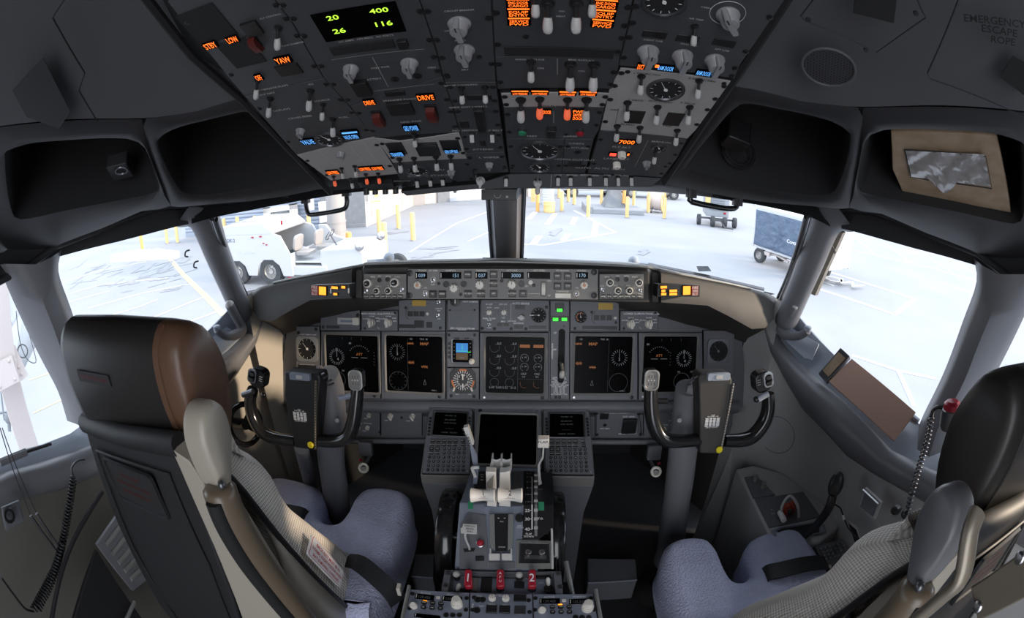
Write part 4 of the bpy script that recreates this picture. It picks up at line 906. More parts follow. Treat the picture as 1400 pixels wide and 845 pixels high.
    def ln(s, pts, w=.0008, mt='white'):
        m = s.txt.setdefault(mt, MB())
        for a, b in zip(pts, pts[1:]):
            A, B = s.P.at(*a, s.off + .0004), s.P.at(*b, s.off + .0004); d = (B - A).normalized(); q = s.P.n.cross(d) * w / 2; m.poly([A - q, B - q, B + q, A + q])
    def gauge(s, x, y, w, bez='gauge', face='blackm', name='gauge', ticks=12, needle=40, tm='white', glass=False, square=False, depth=.004, h=None):
        a, b = s.wh(x, y, w, h or w); F = s.fr(x, y); r = min(a, b) / 2 if h is None else a / 2; R0 = r
        Sq = Matrix.Diagonal((1, (b / a) if h else 1, 1, 1)); F = F @ Sq; m = MB()
        if square: m.ringframe([(p[0], p[1]) for p in resample_sq(R0, 32)], [(R0 * .84 * cos(pi / 4 + 2 * pi * i / 32), R0 * .84 * sin(pi / 4 + 2 * pi * i / 32)) for i in range(32)], 0, depth, F)
        else: m.lathe([(R0, 0), (R0 * .99, depth), (R0 * .88, depth), (R0 * .84, .001)], 32, F, False)
        g = m.mk('gauge_rim' if name == 'gauge' else 'rim', bez, s.T); m = MB(); m.lathe([(R0 * .85, -.001), (R0 * .85, .0008), (.0001, .0008)], 32, F); m.k = 1
        for i in range(ticks):
            an = 2 * pi * i / ticks; c0, s0 = cos(an), sin(an); rr = R0 * .80; m.prism([(rr * c0 - .0004 * s0, rr * s0 + .0004 * c0), (rr * .82 * c0 - .0004 * s0, rr * .82 * s0 + .0004 * c0), (rr * .82 * c0 + .0004 * s0, rr * .82 * s0 - .0004 * c0), (rr * c0 + .0004 * s0, rr * s0 - .0004 * c0)], .0008, .0012, F)
        o = m.mk('dial', [face, tm], s.T, smooth=0)
        if needle is not None:
            m = MB(); Fn = F @ Matrix.Rotation(radians(needle), 4, 'Z'); m.prism([(-.0006, -R0 * .15), (.0006, -R0 * .15), (.0003, R0 * .62), (-.0003, R0 * .62)], .0014, .002, Fn); m.lathe([(R0 * .1, .001), (R0 * .1, .0026), (.0001, .0026)], 12, Fn); m.mk('needle', tm, s.T)
        return F, R0
    def done(s):
        for k, m in s.txt.items(): spread(m, 'lettering', k, s.T)
def resample_sq(R0, n):
    P = rrect(R0 * 2, R0 * 2, R0 * .28, 4); P = resamp([V((p[0], p[1], 0)) for p in P], n, True)
    st = min(range(n), key=lambda k: abs(atan2(P[k].y, P[k].x) - pi / 4)); return [(p.x, p.y) for p in P[st:] + P[:st]]
# ================================================================ overhead panel
proto('overhead_selector_knob', f_knob, [mat('dim_grey_knob', (.27, .27, .28), .4), 'black'])
random.seed(21)
OHM = [  # label, corners, material, items
 ('overhead panel module with two lit black flap gauges at the far upper left', [(228, 2), (250, -25), (362, -25), (376, 0), (401, 33), (443, 107), (334, 131)], 'ohp', [
   ('d', 283, 34, 58, 46, .0012), ('d', 330, 72, 48, 36, .0012), ('d', 345, 38, 24, 18, .004), ('o', 288, 61, 20, 9, 'orange', 'STBY'), ('o', 318, 53, 18, 9, 'orange', 'LOW'), ('o', 387, 81, 24, 9, 'orange', 'YAW'), ('d', 395, 95, 34, 14, .002), ('o', 354, 105, 10, 8, 'orange', 'OFF'),
   ('t', 352, 112, 1.0, -22), ('t', 380, 40, 1.0, -12), ('G', 348, 55, 12), ('w', 370, 22, 'FLT CONTROL'), ('w', 400, 60, 'YAW DAMPER'), ('w', 372, 120, 'ALTERNATE FLAPS')]),
 ('overhead navigation and display source module below the two black flap gauges', [(334, 131), (443, 107), (478, 145), (513, 187), (405, 212)], 'ohp', [
   ('t', 369, 137, 1.05, -22), ('t', 424, 126, 1.1, -18), ('t', 441, 145, .9, -15), ('t', 455, 165, 1.05, -12), ('k', 411, 182, .85), ('g', 450, 190, 40, 16), ('o', 421, 193, 20, 7, 'bluel', 'VALVE'), ('o', 478, 180, 24, 5, 'bluel', '-'), ('o', 480, 186, 22, 6, 'bluel', 'VALVE OPEN'),
   ('w', 365, 128, 'VHF NAV'), ('w', 425, 115, 'IRS'), ('w', 410, 160, 'CROSS FEED'), ('w', 470, 160, 'FUEL'), ('w', 385, 150, 'DISPLAYS'), ('w', 440, 137, 'SOURCE')]),
 ('light grey overhead fuel pump module with three orange lights in a row', [(405, 212), (513, 187), (545, 238), (452, 247)], 'ohl', [
   ('k', 466, 213, .8, 20), ('t', 467, 232, .8), ('t', 485, 229, .85), ('o', 455, 235, 18, 5, 'orange', 'LOW PRESS'), ('o', 499, 230, 17, 5, 'orange', 'LOW PRESS'), ('o', 516, 229, 17, 5, 'orange', 'LOW PRESS'), ('T', 456, 243, .8), ('t', 480, 246, .8), ('T', 500, 240, .8), ('T', 517, 239, .8),
   ('l', [(436, 207), (478, 240)]), ('l', [(478, 199), (505, 231)]), ('l', [(497, 194), (517, 226)])]),
 ('overhead electrical meter module with green 20 400 26 116 digits', [(362, -25), (568, -25), (574, 0), (597, 70), (605, 105), (478, 145), (443, 107), (401, 33), (376, 0)], 'ohp', [
   ('D', 490, 30, 118, 40), ('N', 455, 23, '20'), ('N', 464, 41, '26'), ('N', 518, 13, '400'), ('N', 525, 31, '116'), ('d', 495, 64, 90, 11, .002), ('d', 551, 58, 14, 10, .006), ('k', 480, 98, 1.1), ('k', 560, 90, 1.15), ('d', 495, 118, 22, 18, .008), ('b', 540, 108), ('b', 571, 104),
   ('l', [(453, 82), (580, 67)]), ('l', [(509, 78), (531, 119)]), ('l', [(509, 125), (594, 115)]), ('w', 500, 52, 'DC AMPS   CPS FREQ   AC VOLTS'), ('w', 520, 92, 'STBY PWR'), ('w', 510, 108, 'BATTERY'), ('w', 590, 92, 'GEN')]),
 ('overhead standby power module with two dark red guarded switches', [(478, 145), (605, 105), (619, 145), (629, 181), (512, 189)], 'ohp', [
   ('o', 505, 139, 16, 7, 'orange', 'DRIVE'), ('o', 582, 132, 25, 8, 'orange', 'DRIVE'), ('d', 548, 146, 34, 16, .006), ('r', 517, 158, 1.0), ('r', 590, 150, 1.05), ('o', 562, 174, 22, 8, 'bluel', 'GRD POWER'), ('t', 566, 185, .85), ('d', 540, 127, 28, 6, .002), ('w', 548, 136, 'STANDBY POWER'), ('w', 562, 166, 'GRD PWR')]),
 ('light grey overhead bus module with a scalloped top and two blue lights', [(512, 189), (545, 193), (592, 187), (628, 181), (641, 217), (537, 223)], 'ohl', [
   ('d', 542, 203, 23, 16, .001), ('d', 616, 199, 26, 15, .001), ('d', 585, 203, 30, 16, .004), ('o', 543, 210, 19, 6, 'bluel', 'TRANSFER'), ('o', 617, 206, 20, 5, 'bluel', 'GEN OFF BUS'), ('t', 546, 219, 1.0), ('t', 566, 218, 1.0), ('t', 596, 216, 1.0), ('t', 616, 215, 1.0),
   ('K', 562, 214, 'APU GEN')]),
 ('overhead starter module with a pale round dial and three short switches', [(537, 223), (641, 217), (652, 252), (552, 262)], 'ohp', [
   ('g', 571, 233, 34, 15), ('f', 570, 248, 1), ('f', 588, 247, 1), ('f', 605, 246, 1), ('k', 617, 238, .8), ('t', 621, 250, .9), ('d', 520, 250, 40, 8, .01), ('w', 600, 232, 'APU'), ('w', 585, 240, 'ENGINE START')]),
 ('overhead column module with two large grey selector knobs', [(568, -25), (668, -25), (672, 0), (678, 112), (608, 112), (597, 70), (574, 0)], 'ohp', [
   ('k', 628, 36, 1.3, 8), ('k', 635, 72, 1.25, 8), ('w', 628, 14, 'CIRCUIT BREAKER'), ('w', 612, 42, 'OFF'), ('w', 630, 55, 'PANEL'), ('w', 636, 95, 'BRT'), ('s', 655, 78), ('s', 612, 105)]),
 ('overhead equipment cooling module with two pairs of small switches', [(608, 112), (678, 112), (682, 145), (686, 178), (690, 208), (634, 210), (629, 181), (619, 145)], 'ohp', [
   ('t', 631, 122, .85), ('t', 663, 121, .85), ('w', 630, 116, 'EQUIP COOLING'), ('d', 655, 133, 34, 7, .001), ('d', 657, 162, 13, 30, .008), ('w', 640, 146, 'EMER EXIT LIGHTS'), ('d', 635, 170, 13, 9, .001), ('f', 645, 184, .9), ('f', 673, 184, .9), ('d', 660, 195, 8, 8, .002), ('w', 640, 178, 'NO SMOKING'), ('w', 672, 178, 'SEAT BELT'), ('w', 660, 204, 'ATTEND')]),
 ('overhead wiper selector module at the foot of the narrow column', [(634, 210), (690, 208), (696, 236), (648, 238)], 'ohp', [
   ('k', 669, 228, .75), ('w', 669, 215, 'L WIPER'), ('s', 690, 228), ('s', 642, 215)]),
 ('overhead door warning module with two tall stacks of orange lights', [(668, -25), (868, -25), (866, 0), (857, 45), (848, 78), (676, 78), (672, 0)], 'ohp', [
   ('O', 709, 15, 33, 38), ('O', 826, 17, 33, 40), ('T2', 749, 6, 1), ('T2', 788, 6, 1), ('t', 732, -8, 1), ('t', 810, -8, 1), ('w', 768, 15, 'ON'), ('w', 767, 22, 'HEAT'), ('s', 719, 50), ('d', 765, 70, 150, 12, .002)]),
 ('overhead anti-ice module with three large white-tipped toggle switches', [(676, 78), (848, 78), (846, 92), (838, 122), (680, 122)], 'ohp', [
   ('t', 726, 86, 1.0), ('B', 780, 90, 1.05), ('B', 812, 90, 1.05), ('w', 724, 81, 'WING ANTI-ICE'), ('w', 795, 82, 'ENG ANTI-ICE'), ('w', 739, 93, 'ON'), ('w', 795, 97, 'ON'), ('l', [(762, 80), (762, 102)]), ('o', 711, 125, 25, 7, 'orange', '-', 'LOW PRESSURE'), ('o', 738, 125, 25, 7, 'orange', '-', 'LOW PRESSURE'), ('o', 776, 126, 25, 7, 'orange', '-', 'LOW PRESSURE'), ('o', 804, 126, 25, 7, 'orange', '-', 'LOW PRESSURE')]),
 ('light grey overhead hydraulic pump strip with four orange-tipped switches', [(684, 128), (834, 128), (827, 147), (688, 147)], 'ohl', [
   ('B', 712, 138, 1.0), ('T', 738, 137, 1.1), ('T', 776, 138, 1.1), ('B', 802, 138, 1.0), ('w2', 755, 145, 'HYD PUMPS')]),
 ('overhead voice recorder module with a green and a red push light', [(688, 147), (827, 147), (819, 178), (812, 190), (692, 190)], 'ohp', [
   ('o', 748, 152, 12, 6, 'orange', 'DOOR'), ('o', 791, 156, 18, 14, 'orange', 'FWD', 'ENTRY', 'DOOR'), ('l', [(757, 152), (757, 168)]), ('P', 714, 178, 'green'), ('P', 793, 179, 'red'), ('d', 754, 178, 12, 10, .01), ('s', 774, 184), ('w', 727, 186, 'TEST'), ('w', 780, 186, 'ERASE')]),
 ('overhead cabin altitude module with a wide oval-looking differential gauge', [(692, 190), (772, 190), (768, 237), (697, 237)], 'ohp', [
   ('g', 738, 206, 58, 27), ('g', 738, 228, 32, 16), ('s', 700, 230)]),
 ('overhead cabin rate module with a small test button beside the gauge', [(772, 190), (812, 190), (800, 237), (768, 237)], 'ohp', [
   ('w', 788, 196, 'CABIN'), ('w', 788, 202, 'ALTITUDE'), ('b', 790, 208), ('w', 786, 218, 'HORN CUTOUT'), ('d', 786, 224, 18, 8, .001), ('l', [(777, 219), (796, 219)])]),
 ('overhead air temperature module with three round selector knobs in a row', [(868, -25), (1090, -25), (1070, 5), (1012, 89), (1004, 108), (845, 90), (858, 40), (866, 0)], 'ohp', [
   ('g', 908, 2, 62, 30), ('k', 995, 24, 1.4, 40), ('t', 950, 38, .85), ('d', 895, 47, 34, 9, .001), ('d', 940, 53, 32, 9, .001), ('d', 990, 59, 32, 9, .001), ('k', 886, 74, 1.35), ('k', 933, 80, 1.35), ('k', 977, 86, 1.35), ('o', 876, 90, 10, 8, 'orange', 'DUCT'), ('o', 898, 89, 6, 4, 'orange', '#'), ('o', 910, 92, 24, 7, 'bluel', 'RAM DOOR'), ('o', 962, 99, 22, 7, 'bluel', 'RAM DOOR'),
   ('w', 893, 55, 'CONT CAB'), ('w', 942, 61, 'FWD CAB'), ('w', 987, 68, 'AFT CAB'), ('w', 952, 26, 'AIR TEMP'), ('w', 965, 10, 'CABIN'), ('C', 995, 18, 30)]),
 ('light grey overhead bleed air module with a black duct pressure gauge', [(848, 93), (1000, 111), (978, 142), (952, 178), (940, 190), (820, 178), (832, 124)], 'ohl', [
   ('g', 910, 122, 54, 26), ('t', 877, 106, .95), ('t', 956, 112, .95), ('t', 858, 142, 1.0), ('t', 899, 148, 1.0), ('t', 943, 148, 1.0), ('t', 844, 174, .95), ('t', 875, 176, .95), ('t', 926, 180, .95), ('d', 868, 160, 24, 17, .001), ('d', 921, 163, 24, 17, .001), ('w2', 885, 101, 'L RECIRC FAN'), ('w2', 960, 109, 'R RECIRC FAN'), ('w2', 870, 137, 'L PACK'), ('w2', 903, 139, 'ISOLATION'), ('w2', 941, 141, 'R PACK'), ('w2', 858, 170, 'BLEED'), ('w2', 912, 172, 'TRIP'),
   ('l2', [(846, 148), (840, 176)]), ('l2', [(940, 150), (922, 170)]), ('s', 858, 98), ('s', 990, 114), ('w2', 840, 150, 'OFF')]),
 ('overhead pressurization module with orange altitude digits', [(820, 178), (940, 190), (925, 218), (905, 243), (803, 237)], 'ohp', [
   ('d', 857, 193, 34, 8, .001), ('o', 857, 193, 24, 6, 'orange', '7000'), ('d', 848, 211, 34, 5, .001), ('o', 838, 210, 10, 4, 'redl', '#'), ('o', 859, 210, 3, 3, 'orange', '#'), ('n', 850, 209, 1), ('n', 843, 223, 1), ('t', 896, 208, .9), ('g', 901, 202, 22, 9), ('k', 884, 226, .8), ('w', 850, 201, 'FLT ALT'), ('w', 843, 217, 'LAND ALT'), ('w', 905, 194, 'MANUAL'), ('l', [(886, 192), (868, 228)]), ('s', 910, 228), ('w', 820, 230, 'AUTO  ALTN  MAN')]),
]
MATS['redl'] = mat('red_light', (.1, 0, 0), .5, emit=(1, .06, .03), es=1.6); G['redl'] = MATS['redl']; G['grip_orange_glow'] = mat('toggle_tip_lit_orange', (.55, .14, .07), .35, emit=(1, .12, .03), es=.35)  # tips coloured and made to glow for the amber lights above them
proto('lit_toggle_switch', f_toggle, ['black', 'grip_orange_glow'])
for lab, px, mt, items in OHM:
    u = Unit('overhead_module', lab, 'control panel', OH, px, mt, th=.02, group='overhead panel modules')
    for it in items:
        k = it[0]
        if k in 'tTfB' and len(k) == 1 or k == 'T2': u.put({'t': 'toggle_switch', 'T': 'lit_toggle_switch', 'f': 'paddle_switch', 'B': 'toggle_switch', 'T2': 'toggle_switch'}[k], it[1], it[2] - 2, it[4] if len(it) > 4 else 0, it[3] * (1.25 if k in ('B', 'T2') else 1.0) * 1.05, 'toggle_switch')
        elif k == 'k': u.put('overhead_selector_knob', it[1], it[2] - 4, it[4] if len(it) > 4 else 0, it[3] * .86, 'selector_knob')
        elif k == 'n': u.put('round_knob', it[1], it[2], 0, .85)
        elif k == 'o': u.ann(it[1], it[2], it[3], it[4], it[5], list(it[6:]))
        elif k == 'O': u.ann(it[1], it[2], it[3], it[4], 'orange', ['-', 'ENG DOOR', 'CARGO', '-', 'EQUIP', 'ENTRY', '-', 'SERVICE', 'FWD'])
        elif k == 'd': u.rect(it[1], it[2], it[3], it[4], 'blackm' if it[3] > 40 else 'black', 'recessed_window' if it[5] < .005 else 'black_housing', t=it[5], bevel=.0006)
        elif k == 'D': u.rect(it[1], it[2], it[3], it[4], 'screen', 'display_window', t=.001)
        elif k == 'N': _, hh = u.wh(it[1], it[2], 1, 8.5); m = MB(); m.text(it[3], hh * .72, (0, 0, .0016), u.fr(it[1], it[2]), sx=1.3); m.mk('digits', 'greend', u.T, smooth=0)
        elif k == 'g': u.gauge(it[1], it[2], it[3] * 1.0, bez='dsteel', needle=30, h=None)
        elif k == 'G': u.put('guarded_switch', it[1], it[2], 0, .8)
        elif k == 'r': u.put('guarded_switch', it[1], it[2], 0, it[3])
        elif k == 'w': u.t(it[1], it[2], it[3], 2.1, 'grip')
        elif k == 'w2': u.t(it[1], it[2], it[3], 2.2, 'black')
        elif k == 'K': u.rect(it[1] + 23, it[2] - 11, 30, 14, 'black', 'black_housing', t=.006, bevel=.0006)
        elif k == 'l': u.ln(it[1], .0006, 'grip')
        elif k == 'l2': u.ln(it[1], .0008, 'black')
        elif k in 'sb': u.put('fastener', it[1], it[2], 0, 1 if k == 's' else 1.6)
        elif k == 'P': u.put('press_light_' + it[3], it[1], it[2], 0, 1.1, 'push_light')
        elif k == 'C': m = MB(); m.torus((0, 0, .0004), .022, .0005, 30, 4, u.fr(it[1], it[2])); m.mk('scale_arc', 'grip', u.T)
    # quarter-turn fasteners along both long sides
    for i in range(len(px)):
        a, b = px[i], px[(i + 1) % len(px)]
        if abs(a[1] - b[1]) > 18 and abs(a[1] - b[1]) > abs(a[0] - b[0]) * .5:
            for t_ in (.22, .78):
                x, y = a[0] + (b[0] - a[0]) * t_, a[1] + (b[1] - a[1]) * t_; cx = sum(p[0] for p in px) / len(px)
                if y > 0: u.put('fastener', x + (5 if x < cx else -5), y, 0, 1.15)
    # rows of tiny legend lettering
    u.done()
# overhead carrier frame behind the modules
m = MB(); P4 = [OH.at(x, y, -.022) for x, y in ((455, 262), (905, 248), (1010, 92), (1100, -40), (200, -40), (262, 73))]
m.loft([[p - OH.n * .002 for p in P4], [p - OH.n * .06 for p in P4]], True)
T = thing('overhead_tray', 'black carrier tray behind the overhead modules', 'tray', P4[1]); m.mk('tray', 'blackm', T, smooth=0)
m = MB(); m.tube([OH.at(x, y, -.004) for x, y in ((204, 0), (262, 73), (330, 134), (365, 172), (452, 262))], .006, 6); m.tube([OH.at(x, y, -.004) for x, y in ((1073, 0), (1014, 90), (962, 165), (907, 250))], .006, 6); m.mk('side_rail', 'blackm', T) if False else None
for s_, L in ((0, ((196, -8), (262, 76), (330, 136), (365, 172), (452, 264))), (1, ((1078, -6), (1015, 92), (963, 167), (908, 250)))):
    m = MB(); m.tube([OH.at(x, y, -.006) for x, y in L], .007, 6); m.mk('side_rail', 'blackm', T)
# light-switch strip along the lower front edge
OS = Plane(OH.at(780, 240, 0), (0, -.35, .94))
u = Unit('light_switch_strip', 'long dark light switch strip along the front lower edge of the overhead panel', 'control panel', OS, [(548, 262), (652, 252), (697, 238), (800, 238), (905, 244), (890, 256), (760, 257), (650, 259), (556, 268)], 'ohp', th=.02)
for x in (763, 780, 806, 828, 845, 863): u.put('paddle_switch', x, 243, 0, 1.0)
u.put('toggle_switch', 735, 246, 0, 1.1); u.put('paddle_switch', 692, 244, 0, 1); u.put('selector_knob', 657, 247, 0, .75); u.put('selector_knob', 735, 250, 0, .72)
for x in (505, 518, 532, 545): pass
u.ln([(650, 240), (656, 258)], .0006, 'grip'); u.ln([(754, 239), (753, 256)], .0006, 'grip')
for x, t_ in ((763, 'LOGO'), (782, 'POSITION'), (806, 'ANTI COLLISION'), (830, 'WING'), (850, 'WHEEL WELL')): u.t(x, 239.5, t_, 2, 'grip')
u.done()
T = thing('landing_light_lever_bank', 'black ribbed landing light levers at the lower left front of the overhead panel', 'switches', OH.at(530, 258))
m = MB(); m.prism([(-.062, -.012), (.062, -.016), (.060, .012), (-.062, .018)], -.01, .004, OH.frame(OH.at(528, 250, 0))); m.mk('base', 'black', T, bevel=.002)
for x, y in ((501, 261), (513, 260.5), (527, 260), (541, 259.5), (553, 258.5)): m = MB(); m.slab(.010, .016, 0, .016, .002, F=OH.frame(OH.at(x, y - 4, 0)) @ Matrix.Rotation(.4, 4, 'X')); m.mk('lever', 'black', T, bevel=.001)
# ================================================================ glareshield
ST = [(345, 402, 429, None, None), (358, 397, 438, None, None), (372, 392, 444, None, None), (420, 384, 414, None, None), (458, 378, 409, None, None), (484, 372, 408, None, None), (494, 368, 408.5, None, None), (560, 365, 409, None, None), (688, 363, 409.5, None, None)]
def glare():
    rows = []
    data = [  # px x, y top lip, y face bottom, world y of the face, px(x,y) where the underside meets the panel, px y of forward edge
     (346, 404, 426, 1.265, (350, 430), (338, 404)), (356, 396, 438, 1.245, (365, 448), (350, 399)), (372, 391, 440, 1.225, (385, 452), (368, 395)), (400, 385, 424, 1.20, (410, 443), (400, 386)),
     (425, 380.5, 411, 1.175, (430, 436), (425, 380)), (455, 375, 409.5, 1.15, (460, 430), (455, 373)), (481, 370, 408.5, 1.13, (485, 423), (485, 366)), (487, 369, 408, 1.17, (490, 422), (490, 365)), (495, 368, 408, 1.175, (497, 420), (498, 363)),
     (497, 366, 408.5, 1.118, (500, 420), (502, 361)), (556, 364.5, 409, 1.112, (557, 409), (560, 357)), (620, 363.5, 409.3, 1.110, (620, 409.3), (620, 355)), (688, 363, 409.5, 1.110, (688, 409.5), (690, 353))]
    return data
def gl_rows(s):
    out = []
    for x, yt, yb, wy, (ux, uy), (fx, fy) in glare():
        a = PY(x, yt, wy + .005); b = PY(x, yb, wy); u = MAIN.at(ux, uy, .002); f = W1L.at(fx, fy, .004)
        if abs(b.z - u.z) < .004: u = V((b.x * 1.03, u.y, b.z - .004))
        a2 = a + V((0, .012, .006)); r = [f + V((0, .05, -.02)), f, f.lerp(a2, .6) + V((0, 0, .006)), a2, a + V((0, -.001, -.002)), b + V((0, -.001, .002)), b + V((0, .006, -.002)), b.lerp(u, .5) + V((0, 0, .01)), u, u + V((0, .01, -.02)), u + V((0, .35, .0))]
        out.append([V((-p.x, p.y, p.z)) if s > 0 else p for p in r])
    return out
gT = thing('glareshield', 'charcoal glareshield spanning the flight deck over the main instrument panel', 'glareshield', (0, 1.12, 1.04))
L, R_ = gl_rows(-1), gl_rows(1)
for r in L + R_:
    pass
rows = L[:-1] + [[(a + b) / 2 for a, b in zip(L[-1], R_[-1])]] + R_[:-1][::-1]
m = MB(); m.grid(rows); n = len(rows[0]); m.face(range(n)); m.face(reversed(range((len(rows) - 1) * n, len(rows) * n)))
m.mk('cowl', 'shield', gT, smooth=50)
m = MB(); m.tube([r[3] + V((0, -.002, .001)) for r in rows[2:-2]], .0035, 6); m.mk('lip_highlight', 'gauge', gT, smooth=80)  # pale tube stands in for light caught along the aft lip
# light strip where the glareshield meets the glass
m = MB(); m.tube([W1L.at(x, y, .012) for x, y in ((350, 401), (420, 383), (500, 364), (560, 358.5), (690, 355))] + [W1.at(x, y, .012) for x, y in ((760, 356), (860, 361), (950, 379), (1044, 401))], .007, 6, sx=.8); m.mk('forward_edge_trim', 'frame_white', gT, smooth=60)
m = MB(); m.slab(.16, .012, 0, .004, .005, F=Matrix.Translation(W1L.at(690, 354, .03)) @ Matrix.Rotation(-.2, 4, 'X')); m.mk('defog_outlet', 'blackm', gT)
# ---- mode control panel
u = Unit('mode_control_panel', 'grey autopilot mode control panel with number windows centred on the glareshield', 'control panel', MCPP, [(557, 368), (818, 368.5), (818, 409.5), (557, 409)], 'mcp', th=.03, off=.012)
def num(u, x, y, w, h, t, name='display_window', tx=0, th=6.2, mt='blued'):
    a, b = u.wh(x, y, w, h); F = u.fr(x, y); m = MB(); m.slab(a, b, 0, .0012, .0006, F=F); m.k = 1; m.slab(.0016, b * .7, .0012, .002, .0004, c=(-a / 2 + .003, 0), F=F); m.k = 2
    if t: m.text(t, b * .54, (a * tx, 0, .0016), F, sx=.95)
    return m.mk(name, ['screen', 'ivory', mt], u.T, smooth=0)
num(u, 576, 376.5, 16, 9, '039', tx=.05); num(u, 616, 376.5, 29, 9, '151', tx=.24); num(u, 658, 376.5, 17, 9, '037', tx=.05); num(u, 700.5, 376.5, 31, 9, '3000', tx=.16); num(u, 736.5, 376.5, 31, 9, None); num(u, 795.5, 376.5, 17, 9, '170', tx=.05)
def btn(u, x, y, t='', w=10.5, h=10.5):
    o = u.put('mode_button', x, y, 0, u.wh(x, y, w, 1)[0] / .0175, 'mode_button'); 
    if t: u.t(x, y - 1.2, t, 2.2, 'ivory')
    return o
for x, y, t in ((640, 375.5, 'SPEED'), (675, 375, 'LNAV'), (675, 387.5, 'VOR LOC'), (592, 402, 'N1'), (605, 402, 'SPEED'), (640, 401.5, 'LVL CHG'), (658, 401.5, 'HDG SEL'), (675, 401.5, 'APP'), (700.5, 401.5, 'ALT HLD'), (715, 401.5, 'V/S'), (762, 377.5, 'CMD'), (776, 377.5, 'CMD'), (762, 391, 'CWS'), (776, 391, 'CWS')): 
    btn(u, x, y)
    _, hh = u.wh(x, y, 1, 2.0); u.txt.setdefault('ivory', MB()).text(t, hh, (0, .0012, .0060), u.fr(x, y))
for x, y, t in ((577, 369.8, 'COURSE'), (592, 370, 'A/T ARM'), (616, 369.8, 'IAS/MACH'), (658, 369.8, 'HEADING'), (700, 369.8, 'ALTITUDE'), (737, 369.8, 'VERT SPEED'), (769, 369.8, 'A/P ENGAGE'), (795, 369.8, 'COURSE'), (769, 398.5, 'DISENGAGE'), (592, 389, 'OFF'), (582, 393.5, 'F/D'), (789, 393.5, 'F/D'), (720, 391, 'SEL'), (751, 384, 'DN'), (751, 404, 'UP')): u.t(x, y, t, 2.1, 'ivory')
for x, y, sc in ((572, 389.5, 1.0), (798, 389.5, 1.0)):
    u.put('round_knob', x, y, 0, 1.05, sz=.9); m = MB(); m.lathe([(.004, .0125), (.004, .0145), (.0001, .0148)], 14, u.fr(x, y)); m.mk('knob_centre', mat('faded_orange', (.62, .30, .18), .5), u.T)
for x, y in ((621.5, 393.5), (656.5, 389), (700, 388.5)): u.put('round_knob', x, y, 0, 1.15, sz=1.2)
for x, y in ((610, 388.5), (634, 388), (713, 388)): m = MB(); m.lathe([(.0075, 0), (.0075, .003), (.006, .003), (.006, .0005), (.0001, .0005)], 20, u.fr(x, y)); m.mk('round_button', 'black', u.T)
m = MB(); m.lathe([(.0052, 0), (.0052, .004), (.0001, .0045)], 16, u.fr(725.5, 386)); m.mk('round_button', 'ivory', u.T)
m = MB(); a, b = u.wh(743, 395, 5, 18); m.slab(a + .004, b + .004, 0, .0008, .002, F=u.fr(743, 395)); m.k = 1; m.lathe([(.002, -a / 2), (b / 2, -a / 2), (b / 2, a / 2), (.002, a / 2)], 20, u.fr(743, 395) @ Matrix.Diagonal((1, 1, .55, 1)) @ Matrix.Rotation(pi / 2, 4, 'Y')); m.mk('thumbwheel', ['black', 'ivory'], u.T)
u.rect(769.5, 404, 21, 6.5, 'ivory', 'disengage_bar', t=.006, bevel=.0008)
for x, y in ((592.5, 382.5), (582, 401), (788, 401.5)): m = MB(); m.torus((0, 0, .001), .0062, .0009, 20, 6, u.fr(x, y)); m.mk('switch_ring', 'ivory', u.T); u.put('small_toggle', x, y, 0, .9)
u.ln([(722, 401.5), (738, 401.5)], .0008, 'ivory')
for x, y in ((560.5, 373.5), (560, 404), (812, 372), (812, 404), (600, 387.5), (630, 402.5), (686, 384), (730, 390)): u.put('fastener', x, y, 0, 1.0 if 562 < x < 810 else 1.9)
u.done()
# ---- EFIS control panels
for s, x0, lab in ((-1, 496, 'EFIS control panel with white-ringed knobs, left of the mode control panel'), (1, 818, 'EFIS control panel with white-ringed knobs, right of the mode control panel')):
    u = Unit('display_control_panel', lab, 'control panel', MCPP, [(x0 + 1, 374.5), (x0 + (60 if s < 0 else 63), 374.5), (x0 + (60 if s < 0 else 62), 408.5), (x0 + 1, 409)], 'mcp', th=.03, off=.008)
    K = ((504, 387, 1.15), (541, 386, 1.2), (516, 397.5, .9), (532, 397, .95)) if s < 0 else ((833, 386, 1.0), (872.5, 386, 1.0), (844, 397, .95), (859.5, 397, .95))
    for x, y, sc in K: u.put('ringed_knob', x, y, 0, sc * 1.12)
    for x, y in (((519, 383), (530, 382)) if s < 0 else ((844, 382), (856, 382))): m = MB(); m.lathe([(.0055, 0), (.0055, .003), (.004, .003), (.0001, .0035)], 16, u.fr(x, y)); m.mk('round_button', 'black', u.T)
    for x, y in (((501, 397), (550, 395)) if s < 0 else ((823.5, 395), (875, 396))): u.put('small_toggle', x, y, 0, .85)
    for i in range(7):
        x = (501.5 + i * 7.7) if s < 0 else (824.5 + i * 8.2); m = MB(); a, b = u.wh(x, 405, 5.4, 4.6); m.slab(a, b, 0, .004, .0006, F=u.fr(x, 405)); m.k = 1; m.text(('WXR', 'STA', 'WPT', 'ARPT', 'DATA', 'POS', 'TERR')[i], b * .4, (0, 0, .0042), u.fr(x, 405)); m.mk('selector_button', ['black', 'ivory'], u.T, smooth=0)
    for x, y, t in (((510, 378.5, 'MINS'), (543, 378.5, 'BARO'), (519, 377.8, 'FPV'), (531, 377.8, 'MTRS'), (517, 391.5, 'VOR 1'), (533, 391.5, 'MAP'), (501, 391, 'ADF'), (550, 401, 'VOR 2')) if s < 0 else ((830, 378.5, 'MINS'), (868, 378.5, 'BARO'), (845, 377.5, 'FPV'), (857, 377.5, 'MTRS'), (842, 390.5, 'VOR'), (859, 390.5, 'PLN'), (823, 391, 'ADF'), (875, 402, 'VOR'))): u.t(x, y, t, 2.0, 'ivory')
    u.done()
